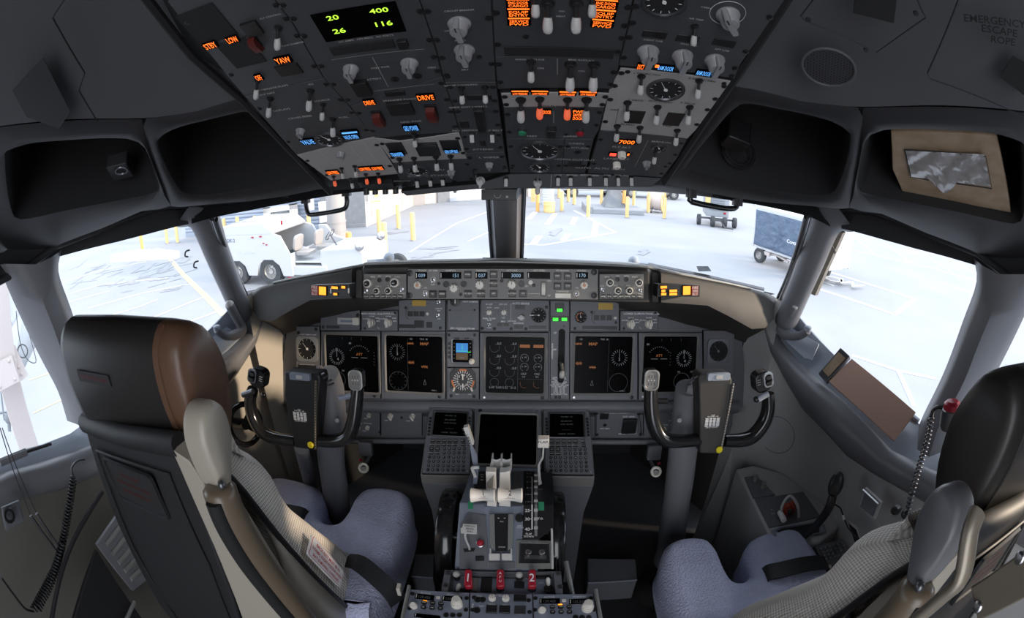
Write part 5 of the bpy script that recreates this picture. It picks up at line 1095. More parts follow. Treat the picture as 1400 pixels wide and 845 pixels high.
# ---- master caution clusters
for s in (-1, 1):
    c = (452, 397) if s < 0 else (921.5, 397); X = .418 * s
    q = PX(c[0], c[1], X); P = Plane(q, (0, .2, 1), (1, -s * .0 + (.18 if s > 0 else -.18) * 1.0, 0))
    px = [(424, 390), (478, 388), (479, 406), (425, 407)] if s < 0 else [(899, 388), (958, 390), (957, 406), (898, 406)]
    u = Unit('warning_light_cluster', 'lit amber master caution lights on the %s wing of the glareshield' % ('left' if s < 0 else 'right'), 'warning light', P, px, 'black', th=.03, group='master caution clusters', face='bezel', seam=False)
    if s < 0:
        u.ann(430.5, 397, 9, 13, 'ivory', ['FIRE', 'WARN', 'BELL CUT'], back='redd', name='fire_warning_light'); u.ann(441.5, 397.5, 11, 13, 'amber', ['#'], name='master_caution_light')
        for x, y, w_ in ((458, 393.2, 10), (470, 392.6, 6), (459, 402, 6)): u.ann(x, y, w_, 3.6, 'amber', ['#'], name='caution_light')
        for x in (452.5, 477): u.rect(x, 397.5, 1.5, 7, 'ivory', 'lamp_slot', t=.0015)
    else:
        u.ann(950, 397.5, 9, 13, 'ivory', ['FIRE', 'WARN', 'BELL CUT'], back='redd', name='fire_warning_light'); u.ann(938.5, 397, 11.5, 13.5, 'amber', ['#'], name='master_caution_light')
        for x, y, w_ in ((907, 392.5, 10), (906.5, 397.5, 6), (907, 402, 8), (920, 397.5, 12), (920, 402, 12)): u.ann(x, y, w_, 3.8, 'amber', ['#'], name='caution_light')
    u.done()
# ================================================================ main instrument panel
bx = [(392, 452), (430, 440), (500, 424), (560, 409), (690, 405), (820, 409), (900, 424), (985, 440), (1014, 452), (1017, 500), (1018, 556), (700, 556), (405, 556), (388, 552), (386, 500)]
pT = thing('instrument_panel', 'long dark grey main instrument panel holding the six flight displays', 'instrument panel', MAIN.frame(MAIN.at(700, 500, -.02)))
m = MB(); q = [MAIN.at(x, y, -.0165) for x, y in bx]; m.loft([[p - MAIN.n * .03 for p in q], q], True); m.mk('backing_plate', 'panel', pT, bevel=.001)
# rolled shelf under the panel, then the knee panel
KN = Plane(MAIN.at(700, 562, -.035), (0, sin(radians(-6)), cos(radians(-6))))
m = MB(); F = MAIN.frame(V((0, 0, 0)))
sh = [(MAIN.at(x, 549, -.004), MAIN.at(x, 556, .012), MAIN.at(x, 562, .006), KN.at(x, 564.5, 0), KN.at(x, 566, -.03)) for x in (398, 500, 600, 700, 800, 900, 1010)]
m.grid([[r[j] for r in sh] for j in range(5)]); m.mk('rolled_shelf', 'panel', pT, smooth=80)
q = [KN.at(x, y, -.0115) for x, y in ((405, 560), (1002, 560), (1000, 606), (820, 606), (575, 606), (455, 606), (405, 600))]
m = MB(); m.loft([[p - KN.n * .02 for p in q], q], True); m.mk('knee_panel', 'panel', pT, bevel=.002)
m = MB(); m.tube([KN.at(x, 603, .004) for x in (408, 500, 583)], .010, 10); m.mk('knee_panel_lip', 'panel', pT, smooth=80); m = MB(); m.tube([KN.at(x, 604, .004) for x in (808, 900, 995)], .010, 10); m.mk('knee_panel_lip', 'panel', pT, smooth=80)
# ---- display units
def circ(m, F, c, r, w_=.0006, n=28, a0=0, a1=2 * pi, z=.0007):
    P = [(cos(a0 + (a1 - a0) * i / n), sin(a0 + (a1 - a0) * i / n)) for i in range(n + 1)]
    for p, q in zip(P, P[1:]): m.poly([F @ V((c[0] + p[0] * r, c[1] + p[1] * r, z)), F @ V((c[0] + q[0] * r, c[1] + q[1] * r, z)), F @ V((c[0] + q[0] * (r - w_), c[1] + q[1] * (r - w_), z)), F @ V((c[0] + p[0] * (r - w_), c[1] + p[1] * (r - w_), z))])
def seg(m, F, a, b, w_=.0006, z=.0007):
    a, b = V((a[0], a[1], z)), V((b[0], b[1], z)); d = (b - a).normalized(); q = V((-d.y, d.x, 0)) * w_ / 2; m.poly([F @ (a - q), F @ (b - q), F @ (b + q), F @ (a + q)])
def ticks(m, F, c, r0, r1, n, w_=.001, skip=lambda i: False):
    for i in range(n):
        if not skip(i): a = 2 * pi * i / n; seg(m, F, (c[0] + r0 * cos(a), c[1] + r0 * sin(a)), (c[0] + r1 * cos(a), c[1] + r1 * sin(a)), w_)
def du(x0, y0, x1, y1, sx0, sy0, sx1, sy1, lab, kind, P=MAIN):
    u = Unit('display_unit', lab, 'display', P, ((x0, y0), (x1, y1)), 'panel', th=.014, off=-.0, group='flight displays', face='bezel')
    cx, cy = (sx0 + sx1) / 2, (sy0 + sy1) / 2
    # recessed rounded screen with a light inner lip
    a, b = u.wh(cx, cy, sx1 - sx0, sy1 - sy0); F = u.fr(cx, cy); m = MB(); n = 5; A = 1.085
    L = [(rrect(a * A, b * A, .010, n), .0002), (rrect(a * A, b * A, .010, n), .0022), (rrect(a * 1.06, b * 1.06, .009, n), .0030), (rrect(a, b, .006, n), .0006)]
    m.loft([[F @ V((p[0], p[1], z)) for p in q] for q, z in L], False); m.mk('screen_lip', 'mcp', u.T)
    m = MB(); m.slab(a, b, -.002, .0005, .006, F=F); m.mk('screen', 'screen', u.T, smooth=0)
    sy = (lambda v: v * b / 2); sx = (lambda v: v * a / 2); w = MB(); f = MB(); am = MB(); P_ = lambda x, y: (sx(x), sy(y))
    if kind in ('pfdL', 'pfdR'):
        s = 1 if kind == 'pfdL' else -1; hs = (-.58, .22) if kind == 'pfdL' else (.52, .2); ad = (.30, .22) if s > 0 else (-.42, .2)
        ticks(w, F, P_(*hs), a * .10, a * .15, 22, .0014); seg(w, F, P_(*hs), P_(hs[0], hs[1] + .32), .0016); w.text('4', a * .05, (*P_(hs[0] + .04, hs[1] - .08), .0007), F)
        circ(f, F, P_(hs[0] if s > 0 else .48, -.62), a * .155, .0012); seg(w, F, P_(ad[0] - .3, ad[1]), P_(ad[0] - .05, ad[1]), .0014); seg(w, F, P_(ad[0] + .05, ad[1]), P_(ad[0] + .3, ad[1]), .0014); am.text('ATT', a * .045, (*P_(ad[0], ad[1] + .12), .0007), F)
        for i in range(11): t = radians(35 + 11 * i); c = P_(*ad); seg(w, F, (c[0] + a * .20 * cos(t), c[1] + a * .20 * sin(t)), (c[0] + a * .225 * cos(t), c[1] + a * .225 * sin(t)), .001)
        for i in range(5): w.box((*P_(.86 if s > 0 else -.0, .42 - i * .11), .0006), (.002, .0012, .0003), F)
        for x in (-.85, -.35, .45): w.text('2.0', a * .03, (*P_(x * s, -.27), .0007), F)
        w.text('80', a * .035, (*P_(-.05 if s > 0 else -.85, .72), .0007), F)
        for x in (-.35, 0, .38): seg(f, F, P_(x, .84), P_(x, .92), .001)
    elif kind in ('ndL', 'ndR'):
        s = 1 if kind == 'ndL' else -1; bx_ = -.22 if s > 0 else .17; seg(f, F, P_(bx_, -.95), P_(bx_, .92), .0005)
        cc = (-.60, .42) if s > 0 else (.55, .26); ticks(w, F, P_(*cc), a * .10, a * .145, 20, .0013 if s < 0 else .0008); seg(w, F, P_(*cc), P_(cc[0], cc[1] + .26), .0013); circ(f, F, P_(-.58 if s > 0 else .55, -.62), a * .165, .0008); w.text('3', a * .05, (*P_(cc[0], cc[1] - .06), .0007), F)
        if s > 0: ticks(f, F, P_(-.58, -.62), a * .12, a * .155, 12, .0008)
        for x, y, t, h in ((-.12 if s > 0 else -.88, .74, 'LOC', .04), (.38 if s > 0 else -.38, .74, 'MAP', .055), (-.1 if s > 0 else -.86, .06, 'G/S', .05), (.38 if s > 0 else -.38, -.08, 'VTK', .045)): am.text(t, a * h, (*P_(x, y), .0007), F); am.box((*P_(x, y), .0005), (a * .11, a * .012, .0002), F)
        c = P_(.38 if s > 0 else -.38, -.64); 
        for p, q in zip(((0, .1), (-.05, -.08), (.05, -.08)), ((-.05, -.08), (.05, -.08), (0, .1))): seg(w, F, (c[0] + sx(p[0]), c[1] + sy(p[1])), (c[0] + sx(q[0]), c[1] + sy(q[1])), .0007)
        w.text('GS', a * .03, (*P_(-.1 if s > 0 else -.8, .90), .0007), F); w.text('TRK  M', a * .03, (*P_(.35 if s > 0 else 0, .90), .0007), F); w.text('VOR 1', a * .025, (*P_(.7, -.92), .0007), F)
    elif kind == 'eng':
        seg(f, F, P_(.10, -.9), P_(.10, .75), .0006); seg(f, F, P_(.10, -.48), P_(.95, -.48), .0005)
        for x in (-.70, -.18):
            for y in (.62, .18, -.24): circ(f, F, P_(x, y), a * .085, .0009, a0=radians(-200), a1=radians(20)); w.poly([F @ V((*P_(x + .02 + dx, y + .10 + dy), .0007)) for dx, dy in ((0, 0), (.16, 0), (.16, .006), (0, .006))]); w.text('0.0', a * .04, (*P_(x + .16, y + .14), .0007), F)
            circ(f, F, P_(x, -.62), a * .075, .0009)
        for x in (.20, .66): 
            am.slab(a * .17, b * .055, .0004, .0009, .0005, c=P_(x + .13, .68), F=F)
            for y in (.26, -.06): circ(w, F, P_(x + .12, y), a * .07, .0008, a0=radians(-60), a1=radians(250)); w.text('0', a * .028, (*P_(x + .05, y + .02), .0007), F); w.text('60', a * .028, (*P_(x + .16, y + .03), .0007), F)
            w.text('CRZ', a * .035, (*P_(x + .1, -.30), .0007), F); w.text('0.0', a * .03, (*P_(x + .1, -.40), .0007), F)
            circ(am, F, P_(x + .12, -.66), a * .07, .0006, a0=radians(150), a1=radians(300))
        w.text('5.40  0.00 5.52   21.2', a * .038, (*P_(-.42, -.80), .0007), F); circ(f, F, P_(-.45, -.80), .0001)
    if w.v: spread(w, 'dial_marking', 'whited', u.T)
    if f.v: spread(f, 'faint_marking', 'whitef', u.T)
    if am.v: spread(am, 'amber_marking', 'amberd', u.T)
    yb = (sy1 + y1) / 2 + 1; up = kind == 'low'
    if up: yb = (y0 + sy0) / 2
    u.put('light_fastener', x0 + (6 if not up else (x1 - x0) - 7), yb, 0, 1.2); u.put('fastener', x1 - (8 if not up else (x1 - x0) - 8), yb, 0, 1.6)
    for dy in (-2, 0, 2):
        for dx in (-1.2, 1.2): u.put('fastener', (x0 + x1) / 2 - 8 * (0 if up else 1) + (9 if up else 0) + dx, yb + dy, 0, .22, 'vent_hole')
    u.done(); return u
du(439, 453, 520, 545, 446, 459, 516, 535, 'leftmost flight display showing an airspeed scale, behind the left control wheel grip', 'pfdL')
du(521.5, 453, 609, 546, 528, 460, 604, 536, 'second flight display from the left, dim map page with amber flags', 'ndL')
du(656, 455, 749.5, 547, 664, 461, 744, 538, 'centre upper display with two amber boxes and engine dials', 'eng')
du(779, 455, 871.5, 547, 786, 460.5, 864, 538, 'flight display right of the gear lever with a bright altimeter dial', 'ndR')
du(873, 455, 960, 547, 880, 460.5, 952, 536, 'rightmost flight display with a faint blue horizon, behind the right control wheel grip', 'pfdR')
# ---- sub-panels
def screws(u, L, sc=1.5):
    for x, y in L: u.put('fastener', x, y, 0, sc)
u = Unit('clock_panel', 'left clock panel with a square-rimmed round chronometer above a small counter window', 'clock panel', MAIN, [(405, 446), (437, 446), (437, 513), (405, 513)], 'panel', th=.014, off=0)
u.gauge(420, 477, 29, square=True, name='clock', h=34); u.t(420, 457.5, 'DO NOT REMOVE UNIT', 1.8); u.put('light_fastener', 429, 492, 0, 2); u.rect(420, 503, 24, 8, 'black', 'counter_window'); u.t(420, 499, 'AIR RALLY COUNTER', 1.6); screws(u, [(408, 455), (432, 450)]); u.done()
u = Unit('clock_panel', 'right clock panel, a dark square-rimmed chronometer in shadow near the right end', 'clock panel', MAIN, [(962, 452), (1004, 452), (1004, 513), (962, 513)], 'panel', th=.014, off=0)
u.gauge(982, 480, 30, bez='dsteel', square=True, name='clock', h=33, tm='faint_symbol' if False else 'dsteel'); u.done()
u = Unit('lamp_panel', 'narrow grey panel with a pale lamp beside the left display selector', 'control panel', MAIN, [(438, 432), (492, 424), (492, 451.5), (438, 451.5)], 'panel', th=.014, off=0)
m = MB(); a, b = u.wh(476, 439, 28, 9); m.slab(a, b, 0, .006, .002, F=u.fr(476, 439)); m.k = 1; m.slab(a * .7, b * .35, .006, .0066, .001, F=u.fr(476, 439)); m.k = 2; m.slab(b * 1.1, b * 1.1, .0, .012, .004, c=(a * .42, 0), F=u.fr(476, 439)); m.mk('lamp', ['grip', 'panelB', 'ivory'], u.T, bevel=.001); u.rect(455, 447, 18, 4, 'black', 'label_strip'); screws(u, [(434 + 8, 447), (489, 431)]); u.done()
for s, x0, x1, L, lab in ((-1, 494, 544, ((508, 441, 'MAIN PANEL DUs'), (531, 441, 'LOWER DU')), 'left display selector panel with two pale wing knobs'), (1, 848, 900, ((862.5, 443, 'LOWER DU'), (887, 443, 'MAIN PANEL DUs')), 'right display selector panel with two pale wing knobs')):
    u = Unit('display_selector_panel', lab, 'control panel', MAIN, [(x0, 425), (x1, 425), (x1, 452.5), (x0, 452.5)], 'panel', th=.014, off=.002)
    for x, y, t in L:
        u.put('wing_knob', x, y - 0, 0, 1.35); u.t(x, 429, t, 2.6)
        for dx, dy, tt in ((-8, -5, 'OUTBD'), (0, -8.5, 'NORM'), (8, -6, 'INBD'), (9, -2, 'MFD')): u.t(x + dx, y + dy, tt, 1.8)
    u.ln([((519 if s < 0 else 877), 436), ((516 if s < 0 else 874), 440)]); u.ln([((519 if s < 0 else 877), 450), ((516 if s < 0 else 874), 447)]); screws(u, [(x0 + 5, 449), (x1 - 4, 428)], 1.1); u.done()
u = Unit('autoflight_annunciator_panel', 'left autoflight light panel with black caption windows and a yellow placard', 'control panel', MAIN, [(545, 410), (609, 410), (609, 452.5), (545, 452.5)], 'panel', th=.014, off=.001)
u.rect(573, 414.5, 19, 8, 'yellow', 'yellow_placard', r=.002); u.t(573, 412.8, 'THIS AIRCRAFT', 1.5, 'black'); u.t(573, 415, 'CHECK BEFORE TAKEOFF', 1.5, 'black'); u.t(573, 417, 'SPEED', 1.5, 'black')
for i in range(3): u.rect(561 + i * 8, 429, 7, 7, 'black', 'caption_window', t=.0015)
u.ln([(559, 421), (555, 425), (555, 433), (559, 437)], .0018, 'black'); u.put('round_knob', 585, 429, 0, .6, mats=None); u.put('small_toggle', 599, 430, 0, 1.2); u.put('small_toggle', 600, 412, 0, 1.2); u.t(600, 422, 'LIGHTS', 1.9); u.t(600, 425, 'TEST', 1.6); u.t(600, 436, 'DIM', 1.6); u.rect(556, 446, 24, 5, 'black', 'label_strip'); u.rect(573, 443, 13, 10, 'black', 'caption_window', t=.0012); u.rect(587, 444, 8, 8, 'black', 'caption_window', t=.0012); screws(u, [(602, 448.5), (555, 421)], 1.3); u.done()
u = Unit('yaw_damper_panel', 'narrow blank grey panel with the white-striped yaw damper dial at its top', 'instrument panel section', MAIN, [(611.5, 410), (655, 410), (655, 452), (611.5, 452)], 'panel', th=.014, off=0)
m = MB(); m.lathe([(.016, 0), (.016, .004), (.0145, .0045), (.0001, .004)], 28, u.fr(622.5, 412)); m.k = 1; m.box((0, 0, .005), (.0026, .014, .0008), u.fr(622.5, 412)); m.mk('dial', ['black', 'white'], u.T); u.t(643, 412.5, 'YAW DAMPER', 2.2); u.t(632, 449, 'GPS HEADING FROM', 2.4); u.t(632, 452, 'L IRS ONLY', 2.2) if False else u.t(632, 451, 'IRS ONLY', 1.8); u.ln([(614, 424), (648, 424)], .0005, 'black'); screws(u, [(615, 424), (649, 424)], .9); u.done()
u = Unit('standby_display_panel', 'standby panel with small blue and green artificial horizon screen', 'instrument panel section', MAIN, [(611, 453), (655, 453), (655, 502), (611, 502)], 'panel', th=.014, off=0)
_, sc, F, a, b = u.bez(632, 480, 30, 34, 'standby_horizon', 'dsteel', fr=.0035)
m = MB(); m.slab(a * .62, b * .42, .0004, .0008, .0004, c=(-.001, b * .14), F=F); m.k = 1; m.slab(a * .62, b * .30, .0004, .0008, .0004, c=(-.001, -b * .24), F=F); m.k = 2; seg(m, F, (-a * .3, 0), (a * .28, 0), .0008, .0012); seg(m, F, (0, b * .05), (0, b * .3), .0008, .0012); seg(m, F, (a * .28, -b * .04), (a * .44, -b * .04), .0018, .0012); m.k = 3
for i in range(5): m.box((a * .42, b * (.35 - i * .17), .0008), (.004, .0018, .0004), F); m.box((-a * .42, b * (.35 - i * .17), .0008), (.003, .0018, .0004), F)
for i in range(3): m.box((-.0055 + i * .005, -b * .30, .001), (.003, .004, .0004), F)
m.mk('horizon_picture', ['skyd', 'earthd', 'greenl', 'whited'], u.T, smooth=0)
u.put('round_knob', 645, 494, 0, 1.0, name='adjust_knob')
for y in (470, 476, 482, 488): u.rect(614.5, y, 3, 3.5, 'black', 'side_button', t=.004)
for x in (625, 638): u.rect(x, 463, 6, 2.4, 'black', 'side_button', t=.003)
screws(u, [(614, 458), (649, 458)], 1.2); u.ln([(617, 462), (613, 466), (613, 492), (617, 497)], .001, 'gauge'); u.done()
u = Unit('radio_magnetic_indicator', 'round compass card instrument with orange arcs and a white needle', 'instrument', MAIN, [(611, 503), (655, 503), (655, 546), (611, 546)], 'panel', th=.014, off=0)
a, b = u.wh(633, 520, 33, 33); F = u.fr(633, 520); R0 = a / 2; m = MB(); o8 = [(R0 * 1.08 * c_, R0 * 1.08 * s_) for c_, s_ in ((1, .55), (.55, 1), (-.55, 1), (-1, .55), (-1, -.55), (-.55, -1), (.55, -1), (1, -.55))]; m.prism(o8, 0, .003, F); m.mk('case', 'black', u.T, bevel=.001)
m = MB(); ticks(m, F, (0, 0), R0 * .62, R0 * .82, 24, .0018); 
for i in range(12): an = radians(15 + i * 30); m.text(str(i * 3), R0 * .17, (R0 * .48 * cos(an), R0 * .48 * sin(an), .0036), F)
m.v = [F @ (F.inverted() @ p + V((0, 0, .003 if (F.inverted() @ p).z < .0036 else 0))) for p in m.v]; m.mk('compass_card', 'white', u.T, smooth=0)
m = MB()
for t in (90, 200, -20): circ(m, F, (0, 0), R0 * .96, R0 * .14, 8, radians(t - 20), radians(t + 20), .0036)
m.mk('orange_arcs', mat('orange_paint', (.62, .18, .05), .5), u.T, smooth=0)
m = MB(); m.box((0, R0 * .3, .005), (.0035, R0 * .5, .001), F); m.box((0, -R0 * .45, .005), (.003, R0 * .4, .001), F); m.mk('needle', 'white', u.T)
for x in (621, 645): m = MB(); Fk = u.fr(x, 532, -20 if x < 630 else 20); m.slab(.006, .014, 0, .006, .002, F=Fk); m.mk('pointer_knob', 'ivory', u.T)
screws(u, [(617, 541), (648, 542)], 1.4); u.t(625, 539, 'ADF', 1.6); u.t(642, 539, 'VOR', 1.6); u.done()
u = Unit('autobrake_panel', 'upper centre grey panel with round pale knobs beside the flap position dial', 'control panel', MAIN, [(657, 410), (751, 410), (751, 453), (657, 453)], 'panel', th=.014, off=.001)
u.gauge(736.5, 431, 22, bez='black', ticks=12, needle=90, name='flap_indicator'); u.rect(727, 431, 6, 1, 'white', 'pointer', t=.004)
for x, y, sc in ((669, 427, 1.0), (689, 427, 1.05)): u.put('round_knob', x, y, 0, sc * 1.0); ticks(u.txt.setdefault('white', MB()), u.fr(x, y), (0, 0), .011, .0135, 8, .0008)
u.put('selector_knob', 713, 434, -90, .9, name='autobrake_selector')
for x, y, t, h in ((669, 416, 'N1 SET', 2.1), (688, 416, 'SPD REF', 2.1), (712, 415, 'AUTO BRAKE', 2.6), (669, 435.5, 'FUEL FLOW', 2.2), (688, 439.5, 'MFD', 2), (709, 442, 'ANTISKID', 2.2), (669, 438, 'RATE', 1.6), (669, 448, 'USED', 1.6), (700, 439, 'DECREASE', 1.6), (679, 421, 'AUTO', 1.6), (669, 420.5, 'BOTH', 1.6), (688, 434.5, 'VREF', 1.6)): u.t(x, y, t, h)
u.rect(711, 420, 13, 6, 'black', 'caption_window', t=.0014); u.rect(709, 447, 12, 5, 'black', 'caption_window', t=.0014); u.rect(735, 447.5, 24, 4, 'black', 'caption_window', t=.0014); u.put('small_toggle', 669, 443, 0, 1.1)
for x in (683.5, 692): u.rect(x, 444, 7, 4, 'black', 'push_button', t=.003)
u.ln([(698.5, 415), (698.5, 438)], .0008); screws(u, [(659.5, 449), (676, 449.5), (699, 449.5), (719, 449.5), (747, 420)], 1.3); u.done()
u = Unit('landing_gear_panel', 'tall narrow landing gear panel with three green lights and the gear lever', 'control panel', MAIN, [(752.5, 410), (778, 410), (778, 546), (752.5, 546)], 'panel', th=.014, off=.001)
for x, y, t in ((765, 423, 'NOSE'), (759.5, 435.5, 'LEFT'), (771.5, 435.5, 'RIGHT')): u.rect(x, y - (4 if y < 430 else 0), 12.5, 10 if y < 430 else 7.5, 'black', 'lamp_window', t=.0012); u.ann(x, y + 1.2, 9, 5.4, 'greenl', ['#'], back='screen', name='gear_light'); u.t(x, y - .6, t, 1.8, 'black')
a, b = u.wh(767.5, 487, 9, 74); m = MB(); m.slab(a, b, 0, .0008, a / 2, n=6, F=u.fr(767.5, 487)); m.mk('lever_slot', 'blackm', u.T)
gl = MB(); pa = MAIN.at(767, 500, .004); pb = MAIN.at(766.5, 497, .055); gl.tube([pa, pb], .006, 10); gl.mk('gear_lever_arm', 'black', u.T)
m = MB(); pc = MAIN.at(768.5, 512, .058); m.lathe([(.004, -.008), (.011, -.006), (.0135, 0), (.011, .006), (.004, .008)], 20, frame_z(pc, (1, -.2, 0))); m.mk('gear_lever_wheel', 'grip', u.T)
m = MB(); m.tube([pb, MAIN.at(768, 506, .058)], [.009, .007], 10); m.mk('gear_lever_neck', 'gloss', u.T)
u.t(759, 455, 'UP', 2.2); u.t(758, 478, 'OFF', 2.2); u.t(755, 480, 'LANDING GEAR', 2, rot=90)
for i, t in enumerate(('LANDING GEAR', 'LIMIT SPEED (IAS)', 'OPERATING', 'EXTEND 270 .82M', 'RETRACT 235K', 'EXTENDED 320K .82M', 'FLAPS LIMIT (IAS)', '1-250   15-195', '2-250   25-190', '5-250   30-175', '10-210  40-162', 'ALT FLAP EXT 230K')): u.t(764.5, 516 + i * 2.1, t, 1.7)
screws(u, [(760, 543), (765, 543)], 1.2); m = MB(); m.lathe([(.003, 0), (.003, .002), (.0001, .002)], 10, u.fr(771, 446)); m.mk('red_lamp', 'dred', u.T); u.done()
u = Unit('autoflight_annunciator_panel', 'right autoflight light panel with a small red-arc brake pressure dial and yellow placard', 'control panel', MAIN, [(779.5, 410), (846.5, 410), (846.5, 452.5), (779.5, 452.5)], 'panel', th=.014, off=.001)
F, R0 = u.gauge(794, 433.5, 17, bez='black', ticks=8, needle=10, name='brake_pressure'); m = MB(); circ(m, F, (0, 0), R0 * .7, R0 * .1, 16, radians(60), radians(250), .0014); m.mk('orange_arc', 'orange_paint', u.T, smooth=0)
u.rect(828, 419, 20, 9, 'yellow', 'yellow_placard', r=.002); u.t(828, 417, 'THIS AIRCRAFT', 1.5, 'black'); u.t(828, 419.2, 'CHECK BEFORE TAKEOFF', 1.5, 'black'); u.t(828, 421.3, 'SPEED', 1.5, 'black')
for i in range(3): u.rect(815.5 + i * 8.7, 434.5, 7, 7, 'black', 'caption_window', t=.0015)
u.ln([(814, 426), (809, 431), (809, 438), (814, 443)], .0018, 'black'); u.put('round_knob', 841, 434.5, 0, .55); u.rect(820, 448, 48, 4.5, 'black', 'caption_window', t=.0012); screws(u, [(786, 449), (842, 441), (809, 427)], 1.2); u.done()
# knee panels with knobs
for s, px, L, lab in ((-1, [(456, 562), (520, 561), (520, 596), (456, 596)], ((474, 567), (505, 567), (473, 582), (490, 584), (503, 584)), 'left knee panel with small pale knobs behind the left control wheel'), (1, [(880, 562), (930, 562), (930, 596), (880, 596)], ((922, 570), (908, 586), (922, 586)), 'right knee panel with small pale knobs behind the right control wheel')):
    u = Unit('knee_light_panel', lab, 'control panel', KN, px, 'panel', th=.01, off=.002)
    for x, y in L: u.put('round_knob', x, y, 0, .85, name='dimmer_knob'); u.t(x, y - 5.2, 'FLOOD', 1.7); u.t(x - 5, y + 5.2, 'OFF', 1.6)
    u.done()
u = Unit('knee_light_panel', 'knee panel with two pale wing knobs just left of the left keypad unit', 'control panel', KN, [(521, 561), (577, 561), (577, 596), (521, 596)], 'panel', th=.01, off=.002)
for x, y in ((534, 568), (564, 568.5)): u.put('wing_knob', x, y, 25, 1.0); u.t(x, 561.8, 'PANEL BRT', 1.8); u.t(x - 6, y + 7, 'OFF', 1.6)
u.ln([(519.5, 566), (519.5, 590)], .002, 'line'); screws(u, [(519, 564), (519, 591), (549, 571)], 1.3); u.done()
u = Unit('ground_proximity_panel', 'knee panel with a black guarded switch just right of the right keypad unit', 'control panel', KN, [(814, 562), (873, 562), (873, 598), (814, 598)], 'panel', th=.01, off=.002)
u.rect(826, 569, 12, 8, 'black', 'caption_window', t=.002); u.put('fastener', 827, 581, 0, 1.6); m = MB(); a, b = u.wh(860, 581, 19, 18); m.slab(a, b, 0, .014, .003, F=u.fr(860, 581)); m.mk('switch_guard', 'black', u.T, bevel=.002)
u.t(844, 564.5, 'GROUND PROXIMITY', 1.9); u.t(826, 563.5, 'INOP', 1.8); u.t(855, 569.5, 'FLAP', 1.7); u.t(864, 569.5, 'GEAR', 1.7); u.t(827, 586, 'SYS TEST', 1.7); u.t(858, 593, 'INHIBIT  INHIBIT', 1.7)
u.ln([(815.5, 567), (815.5, 592)], .002, 'line'); u.ln([(874, 567), (877, 592)], .002, 'line'); screws(u, [(816, 565), (816, 594), (873, 566), (876, 594)], 1.5); u.done()
# ================================================================ centre pedestal
def cdu(s, px, spx, lab):
    u = Unit('flight_management_keypad', lab, 'keypad', FWD, px, 'panel', th=.02, off=.004, group='flight management keypads')
    (x0, y0), (x1, _), (x2, y2), (x3, _) = px; sx0, sy0, sx1, sy1 = spx; cx, cy = (sx0 + sx1) / 2, (sy0 + sy1) / 2
    a, b = u.wh(cx, cy, sx1 - sx0, sy1 - sy0); F = u.fr(cx, cy); m = MB(); m.loft([[F @ V((p[0], p[1], z)) for p in rrect(a * k, b * k, .004, 3)] for k, z in ((1.12, 0), (1.12, .004), (1.06, .005), (1.0, .001))], False); m.mk('screen_frame', 'dsteel', u.T)
    m = MB(); m.slab(a, b, -.002, .001, .003, F=F); m.mk('screen', 'screen', u.T, smooth=0)
    m = MB()
    for i, (t, yy) in enumerate((('POS INIT  1/3', .8), ('REF AIRPORT', .4), ('GATE  IRS POS', .1), ('--------------', -.4), ('< INDEX   ROUTE >', -.8))): m.text(t, b * .055, (0, yy * b * .46, .0013), F)
    m.mk('screen_text', 'whitef', u.T, smooth=0)
    def X(u_, v): # fraction across / down the face
        xl = x0 + (x3 - x0) * v; xr = x1 + (x2 - x1) * v; return xl + (xr - xl) * u_, y0 + (y2 - y0) * v
    for i in range(6):
        for uu in (.055, .945): x, y = X(uu, .165 + i * .049); m = MB(); A, B = u.wh(x, y, 3.4, 2.4); m.slab(A, B, 0, .004, .0006, F=u.fr(x, y)); m.mk('line_key', 'black', u.T)
    # keyboard: every key its own object (shared shapes)
    ref = u.wh(*X(.5, .7), 1, 1)
    def key(uu, v, w_, h_, rnd, ch):
        x, y = X(uu, v); pn = 'key_%d_%d' % (int(w_ * 10), rnd)
        if pn not in PROTO: proto(pn, (lambda m: (setattr(m, 'k', 0), m.lathe([(ref[0] * w_ / 2, 0), (ref[0] * w_ / 2, .003), (ref[0] * w_ / 2 * .8, .0038), (.0001, .0038)], 12))) if rnd else (lambda m: m.slab(ref[0] * w_, ref[1] * h_, 0, .0036, .0007)), ['black'])
        u.put(pn, x, y, name='key'); _, hh = u.wh(x, y, 1, h_ * .45); u.txt.setdefault('grip', MB()).text(ch, hh, (0, 0, .0040), u.fr(x, y))
    for r, names in ((0, ('INIT', 'RTE', 'CLB', 'CRZ', 'DES')), (1, ('MENU', 'LEGS', 'DEP', 'HOLD', 'PROG'))):
        for i, t in enumerate(names): key(.16 + i * .125, .50 + r * .062, 6, 4, 0, t)
    key(.82, .50, 5.5, 4, 0, 'BRT'); key(.83, .562, 5.5, 3.4, 0, 'EXEC')
    for r, names in ((2, ('N1', 'FIX')), (3, ('PREV', 'NEXT'))):
        for i, t in enumerate(names): key(.15 + i * .13, .50 + r * .062, 6.2, 4, 0, t)
    L = 'ABCDEFGHIJKLMNOPQRSTUVWXYZ/'
    k = 0
    for r in range(6):
        for i in range(5):
            if k < 30: key(.43 + i * .108, .622 + r * .064, 4.2, 4.2, 1, (L + '+C*')[k]); k += 1
    for r, row in enumerate(('123', '456', '789', '.0-')):
        for i, t in enumerate(row): key(.12 + i * .10, .748 + r * .064, 4.2, 4.2, 1, t)
    for uu, v in ((.03, .05), (.97, .05), (.95, .96), (.04, .96)): x, y = X(uu, v); u.put('light_fastener', x, y, 0, 1.0)
    u.done()
cdu(-1, [(587, 557), (646, 557.5), (642, 648), (577, 647)], (593, 564.5, 637.5, 595.5), 'left keypad unit with dark screen beside the speedbrake lever')
